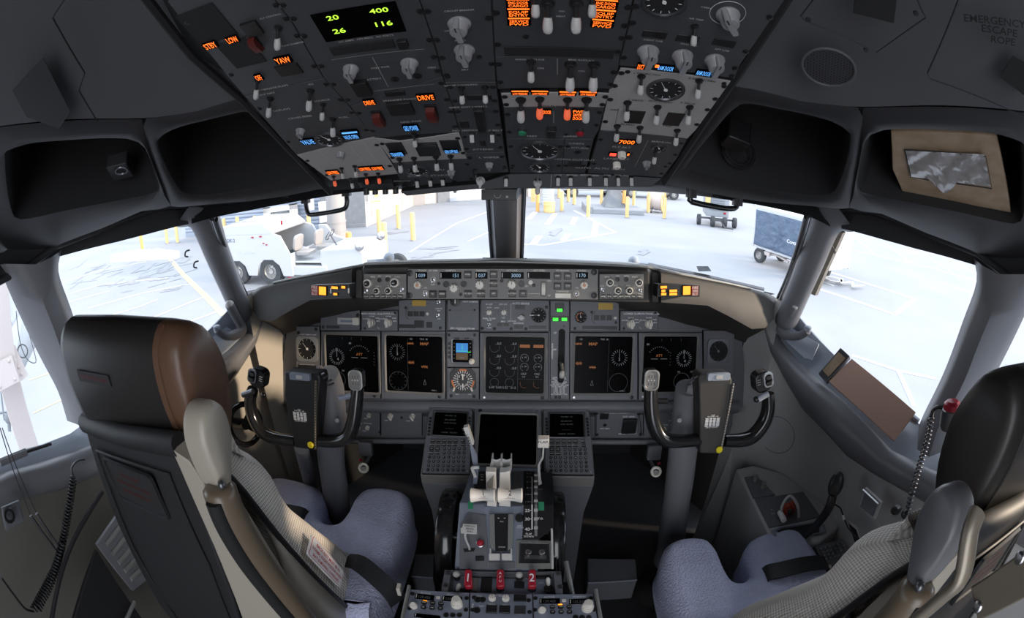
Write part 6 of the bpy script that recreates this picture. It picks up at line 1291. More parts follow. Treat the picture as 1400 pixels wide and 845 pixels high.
cdu(1, [(743, 558), (805, 558), (811.5, 649), (746, 648)], (752, 566, 797.5, 597.5), 'right keypad unit with dark screen beside the flap lever')
du(648.5, 556.5, 740.5, 643, 654.5, 566.5, 733.5, 634, 'blank black lower centre display behind the thrust levers', 'low', FWD)
# forward pedestal body under the keypads
T = thing('pedestal_body', 'dark grey forward pedestal body flanking the throttle quadrant', 'pedestal', (0, 1.1, FZ)); body = T
def solidpx(name, top, bot, mt, parent, z=FZ, bevel=.004): pass
for s in (-1, 1):
    q = [FWD.at(x, y, -.012) for x, y in (((575, 648), (644, 650), (648, 557), (587, 556)) if s < 0 else ((744, 650), (813, 651), (806, 557), (741, 557)))]
    low = [V((p.x * (.98), p.y + .02, .36 if i < 2 else .36)) for i, p in enumerate(q)]; low2 = [V((p.x * .86, p.y + .05, FZ)) for p in q]
    skirt = [V((p.x, p.y - (.004 if i < 2 else 0), p.z - .002)) for i, p in enumerate(q)]; sk2 = [V((p.x, p.y, p.z - .035)) for p in skirt]
    m = MB(); m.loft([skirt, sk2], True); m.mk('skirt', 'mcp', T, bevel=.003)
    m = MB(); m.loft([sk2, [V((p.x * .93, p.y + .01, p.z - .13)) for p in sk2], [V((p.x * .93, p.y + .03, FZ)) for p in sk2]], True); m.mk('side_body', 'panel', T, bevel=.003)
# ---- throttle quadrant
QA = plane3(PZ(690, 643, .50), PZ(640, 690, .575), PZ(740, 690, .575)); QA = Plane(QA.p, QA.u)
QT = Plane(PZ(690, 690, .578), PZ(690, 690, .578) - PZ(690, 778, .49))
def qs(x, y, off=0): return (QA if y < 690 else QT).at(x, y, off)
T = thing('throttle_quadrant', 'blue-grey throttle quadrant with levers between the two trim wheels', 'throttle quadrant', (0, .9, FZ)); tq = T
prof = [qs(690, y) for y in (643, 660, 675, 690, 705, 730, 755, 778)]
hw = .098
m = MB()
ring = [(p.y, p.z) for p in prof]; ring = [(1.14, ring[0][1])] + ring + [(ring[-1][0], FZ), (1.14, FZ)]
m.loft([[V((x, y, z)) for y, z in ring] for x in (-hw, hw)], True); m.mk('housing', 'panelB', T, smooth=30, bevel=.004)
def qplate(px, off, th, nm, mt, bevel=.0008, parent=None):
    m = MB(); P = (QA if sum(p[1] for p in px) / len(px) < 690 else QT); m.loft([[P.at(x, y, off) for x, y in px], [P.at(x, y, off + th) for x, y in px]], True); return m.mk(nm, mt, parent or tq, smooth=30, bevel=bevel)
qplate([(650, 645), (666, 644), (664, 668), (648, 668)], .001, .003, 'speedbrake_scale', 'black')
m = MB()
for y, w_ in ((649, 10), (652, 8), (656, 9)): m.box((0, 0, 0), (.0009 * w_, .003, .0006), QA.frame(QA.at(659, y, .005)))
m.mk('scale_marks', 'white', T)
qplate([(701, 645), (711, 645), (713, 690), (702, 690)], .001, .006, 'slot_cover', 'gauge'); qplate([(662, 692), (712, 692), (712, 700), (706, 703), (668, 703), (661, 697)], .001, .004, 'cover_plate', 'panelB')
qplate([(716, 644), (755, 646), (757, 690), (716, 690)], .001, .003, 'flap_scale_plate', 'black'); qplate([(716, 690), (757, 690), (757, 722), (736, 738), (714, 738)], .001, .003, 'flap_scale_plate', 'black')
m = MB()
for y0, y1 in ((652, 690), (690, 724)): P = QA if y0 < 690 else QT; a, b = P.at(727.4, y0, .0055), P.at(727.4, y1, .0055); d = (b - a).normalized(); q = V((.0013, 0, 0)); m.poly([a - q, a + q, b + q, b - q])
for t, y in (('0', 647), ('1', 652), ('2', 659), ('5', 667), ('10', 676), ('15', 686), ('25', 698), ('30', 709.5), ('40', 723.5)):
    P = QA if y < 690 else QT; m.text(t, .0078, F=P.frame(P.at(721, y, .0055)), sx=1.1); m.box((0, 0, 0), (.005, .0013, .0004), P.frame(P.at(725.5, y, .0055)))
m.text('FLAP', .0048, F=QT.frame(QT.at(723, 730, .0055))); m.text('DOWN', .0048, F=QT.frame(QT.at(723, 733.5, .0055))); m.text('FLAP', .004, F=QA.frame(QA.at(739, 669, .0055))); m.text('T.O.', .005, F=QT.frame(QT.at(739, 709, .0055)))
m.mk('lettering', 'white', T, smooth=0)
m = MB()
for y0, y1 in ((645, 690), (690, 733)): P = QA if y0 < 690 else QT; m.loft([[P.at(x, y, o) for x, y in ((730.8, y0), (734.6, y0), (734.6, y1), (730.8, y1))] for o in (.004, .009)], True)
m.mk('flap_gate', 'gauge', T)
for y in (651, 659, 667, 676, 686, 698, 710, 722): P = QA if y < 690 else QT; m = MB(); m.slab(.009, .007, 0, .006, .001, F=P.frame(P.at(732.6, y, .008))); m.mk('detent', 'grip', T)
qplate([(736, 686), (744, 686), (744, 698), (736, 698)], .004, .002, 'trim_green_band', 'green'); qplate([(640, 685), (647, 685), (647, 696), (640, 696)], .001, .003, 'trim_green_band', 'green')
# reverse thrust levers and thrust levers
PL_ = Plane(PY(683, 670, .87), (0, .0, 1))
def levery(px, y0, y1, nm, mt, T, bevel=.0015):
    m = MB(); a = [PY(x, y, y0) for x, y in px]; m.loft([[V((p.x, y1, p.z)) for p in a], a], True); return m.mk(nm, mt, T, smooth=30, bevel=bevel)
for nm, px, kx, t in (('1', [(664, 645), (671, 645.5), (678, 646), (679, 693), (666, 692)], 660, 'A/T'), ('2', [(683, 646), (690, 646), (697, 644), (698, 693), (682, 692)], 698, 'A/T')):
    T = thing('thrust_lever', 'white thrust lever numbered %s, the %s one of the pair' % (nm, 'left' if nm == '1' else 'right'), 'lever', (0, .87, .56), 'thrust levers')
    levery(px, .865, .885, 'arm', 'lwhite', T); levery([(px[0][0] + 2, 660), (px[1][0] + 4, 650), (px[2][0] - 4, 668), (px[0][0] + 2, 668)], .862, .866, 'side_shadow_plate', 'gauge', T) if nm == '1' else None
    # spool-shaped grip
    c0, c1 = (643.5, 677.5) if nm == '1' else (680.5, 714); a, b = PY(c0, 677, .815), PY(c1, 677.3, .815); Lh = (b - a).length; F = frame_z(a, b - a)
    r = .0165; m = MB(); m.lathe([(.004, -.001), (r * .92, 0), (r * 1.03, .0015), (r * 1.0, .005), (r * .84, Lh * .3), (r * .78, Lh * .5), (r * .84, Lh * .7), (r, Lh - .005), (r * 1.03, Lh - .0015), (r * .92, Lh), (.004, Lh + .001)], 28, F); m.mk('grip', 'lwhite', T, smooth=50)
    cx = (c0 + c1) / 2; m = MB(); c = PY(cx, 676, .815); n = (CAM - c).normalized(); Fq = frame_z(c + n * (r * .80), n); m.text(nm, .011, (0, .003, .0006), Fq, sx=.9); m.text(('< ' if nm == '1' else '') + 'A/T' + (' >' if nm == '2' else ''), .0032, (0, -.0062, .001), Fq); m.box((0, -.0092, .0012), (.020, .0006, .0004), Fq); m.mk('lettering', 'black', T, smooth=0)
    m = MB(); m.tube([PY(cx + (4 if nm == '1' else -4), 678, .83), PY((px[1][0] + px[2][0]) / 2, 672, .868)], .008, 8); m.mk('neck', 'lwhite', T)
    # reverser lever: two cheeks and a concave top
    x0, x1 = (672, 685) if nm == '1' else (686, 699.5)
    k = [(x0 - 4, 647), (x0 - 1, 636), (x0, 626), (x0 + 2, 625.5), (x0 + 2.5, 637), (x0 - 1, 648)] if nm == '1' else [(x0, 626), (x0 + 1, 625.5), (x0 + 1.2, 645), (x0 - .8, 645)]
    levery(k, .905, .925, 'reverser_cheek', 'lwhite', T, .0008)
    k = [(x1 - .8, 627), (x1 + .5, 626), (x1 + .5, 645), (x1 - 1, 645)] if nm == '1' else [(x1 - 1.5, 626), (x1, 626.5), (x1 + .5, 640), (x1 - 2, 650), (x1 - 4, 650), (x1 - 2, 639)]
    levery(k, .905, .925, 'reverser_cheek', 'lwhite', T, .0008)
    rows = []
    for j in range(5): 
        rows.append([PY(x0 + (x1 - x0) * i / 8, 627 + 3.0 * (j) + 2.4 * sin(pi * i / 8), .90 + .004 * j) for i in range(9)])
    m = MB(); m.grid(rows); m.mk('reverser_grip', 'grip', T, smooth=80, solid=.002)
# start levers and centre console
T = tq
qplate([(669, 703), (676, 703), (677, 752), (670, 748)], .001, .020, 'start_lever_cheek', 'gauge'); qplate([(695, 703), (702, 703), (701, 748), (694, 752)], .001, .020, 'start_lever_cheek', 'gauge'); qplate([(676, 703), (695, 703), (694, 754), (677, 754)], .001, .012, 'start_lever_console', 'black')
m = MB(); m.text('IDLE', .003, F=QT.frame(QT.at(686, 713, .0138))); m.box((0, 0, 0), (.004, .002, .0005), QT.frame(QT.at(681.5, 708.5, .0138))); m.box((0, 0, 0), (.004, .002, .0005), QT.frame(QT.at(690, 708.5, .0138))); m.text('CUTOFF', .003, F=QT.frame(QT.at(686, 748, .0138))); m.mk('lettering', 'white', T, smooth=0)
for nm, x0, x1 in (('left', 669, 684), ('right', 686, 700.5)):
    Ts = thing('start_lever', 'small white %s engine start lever at the foot of the throttle quadrant' % nm, 'lever', QT.at((x0 + x1) / 2, 762, 0), 'engine start levers')
    q = [QT.at(x, y, .0) for x, y in ((x0, 758), (x1, 758), (x1, 767), (x0, 767))]; m = MB(); m.loft([q, [p + QT.n * .018 for p in q]], True); m.mk('grip', 'lwhite', Ts, bevel=.002)
    xs = x0 if nm == 'left' else x1; sg = 1 if nm == 'left' else -1; m = MB(); m.tube([QT.at(xs + sg * 1.5, 750, .016), QT.at(xs + sg * 1.5, 759, .016)], .0022, 6); m.mk('cheek', 'grip', Ts)
qplate([(668, 768), (704, 768), (704, 778), (668, 778)], .0, .004, 'lower_plate', 'panel')
# parking brake area
qplate([(629, 716), (640, 700), (664, 704), (667, 745), (667, 778), (628, 778)], .0, .003, 'parking_brake_plate', 'panel'); qplate([(633, 750), (650, 749), (648, 754), (635, 755)], .003, .001, 'lever_slot', 'black'); qplate([(650, 760), (662, 760), (662, 767), (650, 767)], .003, .002, 'caption_window', 'black')
Tb = thing('parking_brake_lever', 'white-tagged PARKING BRAKE PULL lever on the left of the quadrant', 'lever', QT.at(642, 751, .003))
m = MB(); m.tube(cr([QT.at(642, 752, .0), QT.at(641.5, 748, .012), QT.at(638, 740, .022), QT.at(636, 733, .035), QT.at(637, 727, .042)], 4), .0028, 8); m.mk('shaft', 'grip', Tb, smooth=60)
tagp = Plane(QT.at(641, 723, .048), (0, .8, .6)); m = MB(); q = [tagp.at(x, y) for x, y in ((633, 716), (652, 717), (652, 730.5), (630, 729), (629.5, 722), (632, 721))]; m.loft([[p - tagp.n * .006 for p in q], q], True); m.mk('tag', 'grip', Tb, bevel=.001)
m = MB()
for i, t in enumerate(('PARKING', 'BRAKE', 'PULL')): m.text(t, .0042, F=tagp.frame(tagp.at(642.5, 719.2 + i * 3.7, .0006)))
m.mk('lettering', 'black', Tb, smooth=0)
Tr = thing('parking_brake_light', 'round red warning light beside the parking brake lever', 'light', QT.frame(QT.at(657, 743, .003))); F = W[Tr.name]
m = MB(); m.lathe([(.0105, 0), (.0105, .004), (.009, .005)], 20, F); m.mk('ring', 'steel', Tr); m = MB(); m.lathe([(.0085, .003), (.0085, .010), (.006, .014), (.0001, .0155)], 20, F); m.mk('lens', 'red', Tr)
# stab trim panel
u = Unit('stabilizer_trim_panel', 'recessed black STAB TRIM switch panel at the right foot of the quadrant', 'control panel', QT, [(705, 738), (756, 739), (757, 778), (705, 778)], 'gauge', th=.002, off=.004, seam=False)
m = MB(); q = [(710, 741), (751, 742), (752, 770), (709, 770)]; m.loft([[QT.at(x, y, .0065) for x, y in q], [QT.at(x, y, .0046) for x, y in ((712, 743), (749, 744), (750, 768), (711, 768))]], False, capend=True); m.poly([QT.at(x, y, .0047) for x, y in q]); m.mk('recess', 'black', u.T, smooth=0)
for x in (722.5, 741): u.put('small_toggle', x, 755, 0, 1.4); m = MB(); m.torus((0, 0, .0015), .0055, .0012, 16, 6, u.fr(x, 755)); m.mk('switch_ring', 'steel', u.T)
u.t(732, 742.5, 'STAB TRIM', 2.6); u.t(722, 747, 'MAIN', 1.8); u.t(742, 747, 'AUTO', 1.8); u.t(732, 746, 'NORMAL', 1.6); u.rect(732, 762, 30, 5, 'dsteel', 'guard_bar', t=.006); u.done()
qplate([(753, 722), (756, 723), (757, 778), (754, 778)], .004, .012, 'edge_rail', 'grip')
Tk = thing('horn_cutout_button', 'black round horn cutout button left of the 30 mark on the flap scale', 'button', QT.frame(QT.at(710, 709, .001))); m = MB(); m.lathe([(.010, 0), (.010, .006), (.0085, .012), (.0001, .013)], 20, W[Tk.name]); m.mk('cap', 'black', Tk); m = MB(); m.text('HORN', .003, F=QT.frame(QT.at(711, 719, .004))); m.text('CUTOUT', .003, F=QT.frame(QT.at(711, 721.5, .004))); m.mk('lettering', 'white', Tk, smooth=0)
# speedbrake lever, flap lever
T = thing('speedbrake_lever', 'tall white speedbrake lever with SPEED BRAKE tag rising beside the left keypad', 'lever', PY(648, 648, 1.03))
def py_prism(px, y0, y1, nm, mt, T, bevel=.001): return levery(px, y0, y1, nm, mt, T, bevel)
py_prism([(642.5, 611), (645, 609), (652.5, 624), (654, 650), (652, 662), (646.5, 662), (647, 640)], 1.00, 1.006, 'arm', 'panelB', T); py_prism([(633.3, 585.5), (640, 583.8), (648, 608), (643, 609.5)], .985, 1.0, 'tag', 'lwhite', T)
m = MB(); m.text('SPD BRK', .009, F=frame_z(PY(638.5, 597, .983), (0, -1, .35)) @ Matrix.Rotation(radians(-70), 4, 'Z')); m.mk('lettering', 'black', T, smooth=0)
m = MB(); m.tube([PY(645, 639.5, .985), PY(655, 639, .985)], .0045, 8); m.tube([PY(645, 639.5, .985), PY(650, 652, .985)], .0045, 8); m.mk('trigger', 'lwhite', T)
T = thing('flap_lever', 'white square-topped FLAP lever rising beside the right keypad', 'lever', PY(738, 660, 1.03))
py_prism([(742, 612), (744, 612), (743.5, 626), (738, 636), (739.5, 655), (741, 662), (736, 664), (735, 637), (741, 625)], 1.00, 1.006, 'arm', 'grip', T); q = [(735.5, 601), (751, 601), (750.5, 613), (735, 612.5)]; py_prism(q, .98, 1.0, 'knob', 'lwhite', T, .002)
m = MB(); m.text('FLAP', .0062, F=frame_z(PY(742.5, 604.5, .979), (0, -1, .3)), sx=1.3); m.box((.004, 0, 0), (.0006, .02, .0005), frame_z(PY(747.5, 607, .979), (0, -1, .3))); m.mk('lettering', 'black', T, smooth=0)
# trim wheels
for s in (-1, 1):
    c = V((.143 if s > 0 else -.135, .92, .415)); T = thing('trim_wheel', 'black stabilizer trim wheel on the %s side of the throttle quadrant' % ('left' if s < 0 else 'right'), 'trim wheel', c, 'stabilizer trim wheels'); F = frame_z(c, (1, 0, 0))
    R0 = .138; m = MB(); m.lathe([(R0 - .012, -.019), (R0 - .004, -.022), (R0, -.017), (R0 + .001, 0), (R0, .017), (R0 - .004, .022), (R0 - .012, .019), (R0 - .014, 0), (R0 - .012, -.019)], 72, F, False); m.mk('rim', 'gloss', T, smooth=60)
    m = MB(); m.lathe([(.001, -.010), (R0 - .010, -.012), (R0 - .010, .012), (.001, .010)], 64, F); m.mk('disc', 'black', T)
    m = MB(); m.cyl(c, V((.095 * s, .92, .415)), .012); m.mk('axle', 'steel', T); m = MB(); m.slab(.006, .02, 0, .002, .001, F=F @ Matrix.Translation(V((0, R0 * .7, .012 * s)))); m.mk('crank_stub', 'grip', T)
    m = MB(); m.lathe([(R0 - .012, .012 * s), (R0 - .008, .0125 * s)], 4, F, False)
# ---- fire control panel
AF = Plane(PZ(685, 812, .49), (0, 1, .06)); FP = Plane(PZ(685, 795, .470), (0, 1, .10))
T = thing('fire_control_panel', 'recessed fire control panel across the pedestal with red pull handles', 'control panel', FP.frame(FP.at(685, 795)))
out = [(608, 779), (767, 781), (770, 816), (602, 814)]; inn = [(621, 786), (755, 788), (757, 816), (614, 814)]
m = MB(); O = [FP.at(x, y, .018) for x, y in out]; I1 = [FP.at(x, y, .018) for x, y in ((617, 781), (757, 783), (760, 816), (611, 814))]; I2 = [FP.at(x, y, -.006) for x, y in inn]; B0 = [V((p.x, p.y, .30)) for p in O]
m.loft([B0, O, I1, I2], False); m.poly(I2); m.mk('tray', 'panel', T, bevel=.001)
m = MB(); q = [(623, 789), (753, 791), (755, 815), (617, 813)]; m.loft([[FP.at(x, y, -.006) for x, y in q], [FP.at(x, y, -.001) for x, y in q]], True); m.mk('faceplate', 'panelB', T)
for x, y, w_, h_ in ((665, 800, 15, 18), (649, 800, 8, 18), (741, 789, 24, 6), (710, 800, 14, 8), (636, 808, 14, 5)): a, b = (FP.at(x + w_ / 2, y) - FP.at(x - w_ / 2, y)).length, (FP.at(x, y + h_ / 2) - FP.at(x, y - h_ / 2)).length; m = MB(); m.slab(a, b, -.001, .004, .001, F=FP.frame(FP.at(x, y))); m.mk('black_housing', 'black' if w_ != 8 else 'mcp', T, bevel=.0006)
for x, y in ((612.5, 783), (763, 784), (609, 800), (766, 802)): m = MB(); f_screw(m); m.v = [FP.frame(FP.at(x, y, .018)) @ (V(p) * 1.6) for p in m.v]; m.mk('fastener', 'dsteel', T)
for x, y, sc in ((625, 788, 1.0), (710, 789, 1.0)):
    m = MB(); F = FP.frame(FP.at(x, y + 3, 0)); m.lathe([(.008, 0), (.008, .003), (.004, .005), (.0035, .014)], 14, F); m.k = 1; m.sphere((0, 0, .020), .0085, 14, 10, F=F); m.mk('ball_switch', ['black', 'grip'], T)
for x, y, an in ((624, 806, .3), (750, 799, -.1)): m = MB(); F = FP.frame(FP.at(x, y + 4)) @ Matrix.Rotation(-.5, 4, 'X') @ Matrix.Rotation(an, 4, 'Y'); m.lathe([(.007, 0), (.006, .004), (.003, .005)], 12, F); m.k = 1; m.lathe([(.003, .004), (.005, .012), (.0055, .022), (.003, .028), (.0001, .029)], 12, F); m.mk('toggle_switch', ['black', 'lwhite'], T)
m = MB(); m.lathe([(.011, 0), (.011, .006), (.009, .007), (.0001, .007)], 18, FP.frame(FP.at(750, 806))); m.mk('test_switch', 'black', T)
m = MB(); 
for x, y, t in ((634, 789, 'OVHT'), (699, 786, 'FAULT'), (719, 791, 'FIRE'), (737, 797, '1L'), (741, 797, 'EXT')): m.text(t, .003, F=FP.frame(FP.at(x, y, .0005)))
m.mk('lettering', 'white', T, smooth=0)
for t, x, lab in (('1', 640, 'red fire handle marked 1'), ('APU', 684, 'red fire handle marked APU'), ('2', 727.5, 'red fire handle marked 2')):
    h = Plane(FP.at(x, 803, .045), (0, .95, .30)); Th = thing('engine_fire_switch', lab + ' standing on the fire control panel', 'handle', FP.at(x, 803, 0), 'fire handles')
    q = [h.at(a, b) for a, b in ((x - 5.6, 800), (x - 4.8, 780), (x - 3, 778), (x + 3, 778), (x + 4.8, 780), (x + 5.6, 800), (x + 4, 802), (x - 4, 802))]; m = MB(); m.loft([[p - h.n * .022 for p in q], q], True); m.mk('grip', 'red', Th, bevel=.0025)
    m = MB()
    if t == 'APU':
        for i, c in enumerate(t): m.text(c, .0058, F=h.frame(h.at(x, 783.5 + i * 5.4, .0006)), sx=1.0)
    else: m.text(t, .020, F=h.frame(h.at(x - .2, 789.5, .0006)), sx=.85)
    m.mk('lettering', 'white', Th, smooth=0); m = MB(); p = h.at(x, 800, -.012); m.tube([p, FP.at(x, 806, 0)], .008, 8); m.slab(.018, .010, 0, .012, .002, F=FP.frame(FP.at(x, 806, 0))); m.mk('stem', 'black', Th)
# ---- aft electronics: three radio panels
px3 = [([(561, 805.5), (642, 810), (641, 850), (551, 850)], 'left radio panel with STANDBY window and a tall stepped knob'), ([(642.5, 810), (728, 812), (729, 850), (641.5, 850)], 'middle pedestal panel with two square black buttons between the radios'), ([(728.5, 812), (811, 811.5), (818, 850), (729.5, 850)], 'right radio panel with ACTIVE and STANDBY windows')]
def bigknob(u, x, y, sc=1):
    m = MB(); F = u.fr(x, y); m.lathe([(.0135 * sc, 0), (.0135 * sc, .010), (.012 * sc, .012), (.0095 * sc, .012), (.0095 * sc, .026), (.0085 * sc, .028), (.0001, .028)], 24, F)
    for i in range(14): a = i * 2 * pi / 14; m.box((.0095 * sc * cos(a), .0095 * sc * sin(a), .019), (.0016, .0016, .014), F)
    m.mk('stepped_knob', 'ivory', u.T)
for i, (px, lab) in enumerate(px3):
    u = Unit('radio_tuning_unit', lab, 'control panel', AF, px, 'panelB', th=.03, off=0, group='aft pedestal radio panels')
    if i != 1:
        dx = 0 if i == 0 else 171; dy = 0 if i == 0 else 2
        a = [(580.5, 816.5, 26, 7), (618, 819, 27, 7)] if i == 0 else [(751.5, 822, 28, 7), (791.5, 822.5, 27, 7)]
        for x, y, w_, h_ in a: num(u, x, y, w_, h_, None); _, hh = u.wh(x, y, 1, 3); m = MB(); m.text('129.425' if x < 600 or 700 < x < 780 else '125.525', hh, (0, -.001, .0016), u.fr(x, y)); m.mk('digits', 'whitef', u.T, smooth=0)
        for k in range(6): x, y = ((580 + (k % 3) * 11.5 - (k // 3) * .8, 824.5 + (k % 3) * .7 + (k // 3) * 6.6) if i == 0 else (755 + (k % 3) * 11.5 + (k // 3) * .5, 830.5 + (k // 3) * 7)); m = MB(); A, B = u.wh(x, y, 7.5, 4); m.slab(A, B, 0, .004, A * .3, F=u.fr(x, y)); m.k = 1; m.text(('VHF', 'VHF', 'VHF', 'HF', 'AM', 'HF')[k], B * .4, (0, 0, .0042), u.fr(x, y)); m.mk('select_button', ['black', 'ivory'], u.T, smooth=0)
        x, y = (581, 821.8) if i == 0 else (766, 826.8); u.rect(x, y, 5.5, 1.6, 'amber', 'select_lamp', t=.001)
        x, y = (599, 817.5) if i == 0 else (771, 821.5); u.rect(x, y, 5.5, 3, 'ivory', 'transfer_button', t=.003)
        x, y = (625, 827) if i == 0 else (803, 832); bigknob(u, x, y)
        x, y = (566.5, 829) if i == 0 else (741, 835); m = MB(); m.lathe([(.0085, 0), (.009, .012), (.007, .016), (.0001, .0165)], 16, u.fr(x, y) @ Matrix.Rotation(.35, 4, 'X')); m.mk('volume_knob', 'ivory', u.T)
        if i == 0: u.t(582, 811.2, 'ACTIVE', 2.2); u.t(621, 813.5, 'STANDBY', 2.2); num(u, 584, 843, 36, 5, None); [u.put('fastener', x_, 841, 0, 1.6) for x_ in (610, 619, 628)]
        else: u.t(751, 816.5, 'ACTIVE', 2.2); u.t(793, 816, 'STANDBY', 2.2); [u.put('fastener', x_, 844, 0, 1.6) for x_ in (787, 796, 805)]
        screws(u, [(564, 812), (638, 818), (560, 832), (637, 834)] if i == 0 else [(732, 818), (808, 818), (731, 834), (812, 834)], 1.3)
    else:
        for x, y in ((653, 820), (659.5, 820), (652, 834.5)): u.put('round_knob', x, y, 0, .55, mats=None) if False else u.put('fastener', x, y, 0, 2.0)
        for x, y in ((673, 819), (691.5, 819.5)): u.put('round_knob', x, y, 0, .9)
        for x, y in ((672, 833.5), (690, 834)): u.rect(x, y, 15, 10, 'black', 'square_button', t=.005, bevel=.0008)
        u.rect(711, 834.5, 16, 12, 'dsteel', 'card_slot', t=.002, bevel=.0006); u.rect(711, 818.5, 17, 8, 'black', 'caption_window', t=.005)
        u.t(656, 815, 'GND', 2); u.t(682, 814.5, 'IDENT SELECT', 2); u.t(658, 829, 'TEST', 2); u.t(673, 826.5, 'FWD', 2); u.t(690, 827, 'AFT', 2); u.t(646, 830, 'LOWER', 2, rot=90); screws(u, [(648, 817), (723, 821), (646, 834), (724, 837)], 1.3)
    u.done()
T = thing('aft_pedestal', 'pedestal frame with thin side rails carrying the radio panels', 'pedestal', (0, .5, FZ))
for s, a in ((0, ((559.5, 801), (549, 850))), (1, ((814.5, 806), (822, 850)))): m = MB(); m.tube([AF.at(*p, .006) for p in a], .0045, 8); m.mk('side_rail', 'gauge', T)
m = MB(); q = [AF.at(x, y, -.032) for x, y in ((561, 805), (811, 811), (822, 870), (547, 870))]; q2 = q[:2] + [V((q[2].x, .2, q[2].z)), V((q[3].x, .2, q[3].z))]; m.loft([[V((p.x, p.y, FZ)) for p in q2], q2], True); m.mk('frame', 'black', T, bevel=.003)
m = MB(); m.tube([FP.at(774, 768, .01), FP.at(780, 800, .0), FP.at(783, 815, -.01)], .006, 8); m.mk('cable_guard', 'gauge', T)
m = MB()
for j in range(2): m.tube([FP.at(760 + j * 5 + (i % 2), 764 + i * .7, .0) for i in range(24)], .0012, 4)
m.mk('chain_spring', 'dsteel', T)
# footwell fittings
def floorbox(px, z0, z1, name, label, mt, depth=.12, lip=None):
    T = thing(name, label, 'footrest', PZ(*px[3], z0), 'footrests')
    q = [PZ(x, y, z1) for x, y in px]; m = MB(); m.loft([[V((p.x, p.y, z0)) for p in q], q], True); m.mk('top_plate', mt, T, bevel=.004)
    m = MB(); m.tube([q[3], q[2]], .003, 6); m.mk('edge_trim', 'ledge', T); return T
floorbox([(803, 763), (869, 764), (871, 793), (804, 797)], FZ, .0, 'footrest', 'grey box footrest on the floor right of the pedestal', 'panel')
floorbox([(545, 757), (594, 757), (592, 790), (542, 786)], FZ, .0, 'footrest', 'grey box footrest on the floor left of the pedestal', 'panel')
floorbox([(935, 754), (994, 748), (1000, 780), (937, 778)], FZ, .0, 'footrest', 'grey box footrest right of the copilot control column', 'panel')
for s, x, y, lab in ((-1, 497, 640, 'pull handle with a pale ring hanging under the left knee panel'), (1, 897, 645, 'pull handle with a pale ring hanging under the right knee panel')):
    T = thing('pull_handle', lab, 'handle', PY(x, y, 1.25)); m = MB(); a = PY(x - 2 * s, y - 12, 1.30); b = PY(x, y, 1.22); m.lathe([(.012, -.02), (.013, 0), (.010, .03)], 14, frame_z(b, (CAM - b) + V((0, 0, -.3)))); m.mk('barrel', 'mcp', T)
    m = MB(); n = (CAM - b).normalized(); m.torus((0, 0, 0), .014, .0045, 24, 8, frame_z(b + n * .03, n)); m.mk('ring', 'ivory', T)
    m = MB(); m.tube([PY(x - 8 * s, y - 15, 1.29), b], .006, 8); m.slab(.05, .055, -.02, 0, .006, F=frame_z(PY(x - 2 * s, y - 25, 1.32), (0, -1, .2))); m.mk('mount', 'panel', T, bevel=.002)
    m = MB(); m.sphere(PY(x + (4 if s > 0 else -4), y - 11, 1.25), .006); m.mk('red_tab', 'red', T)
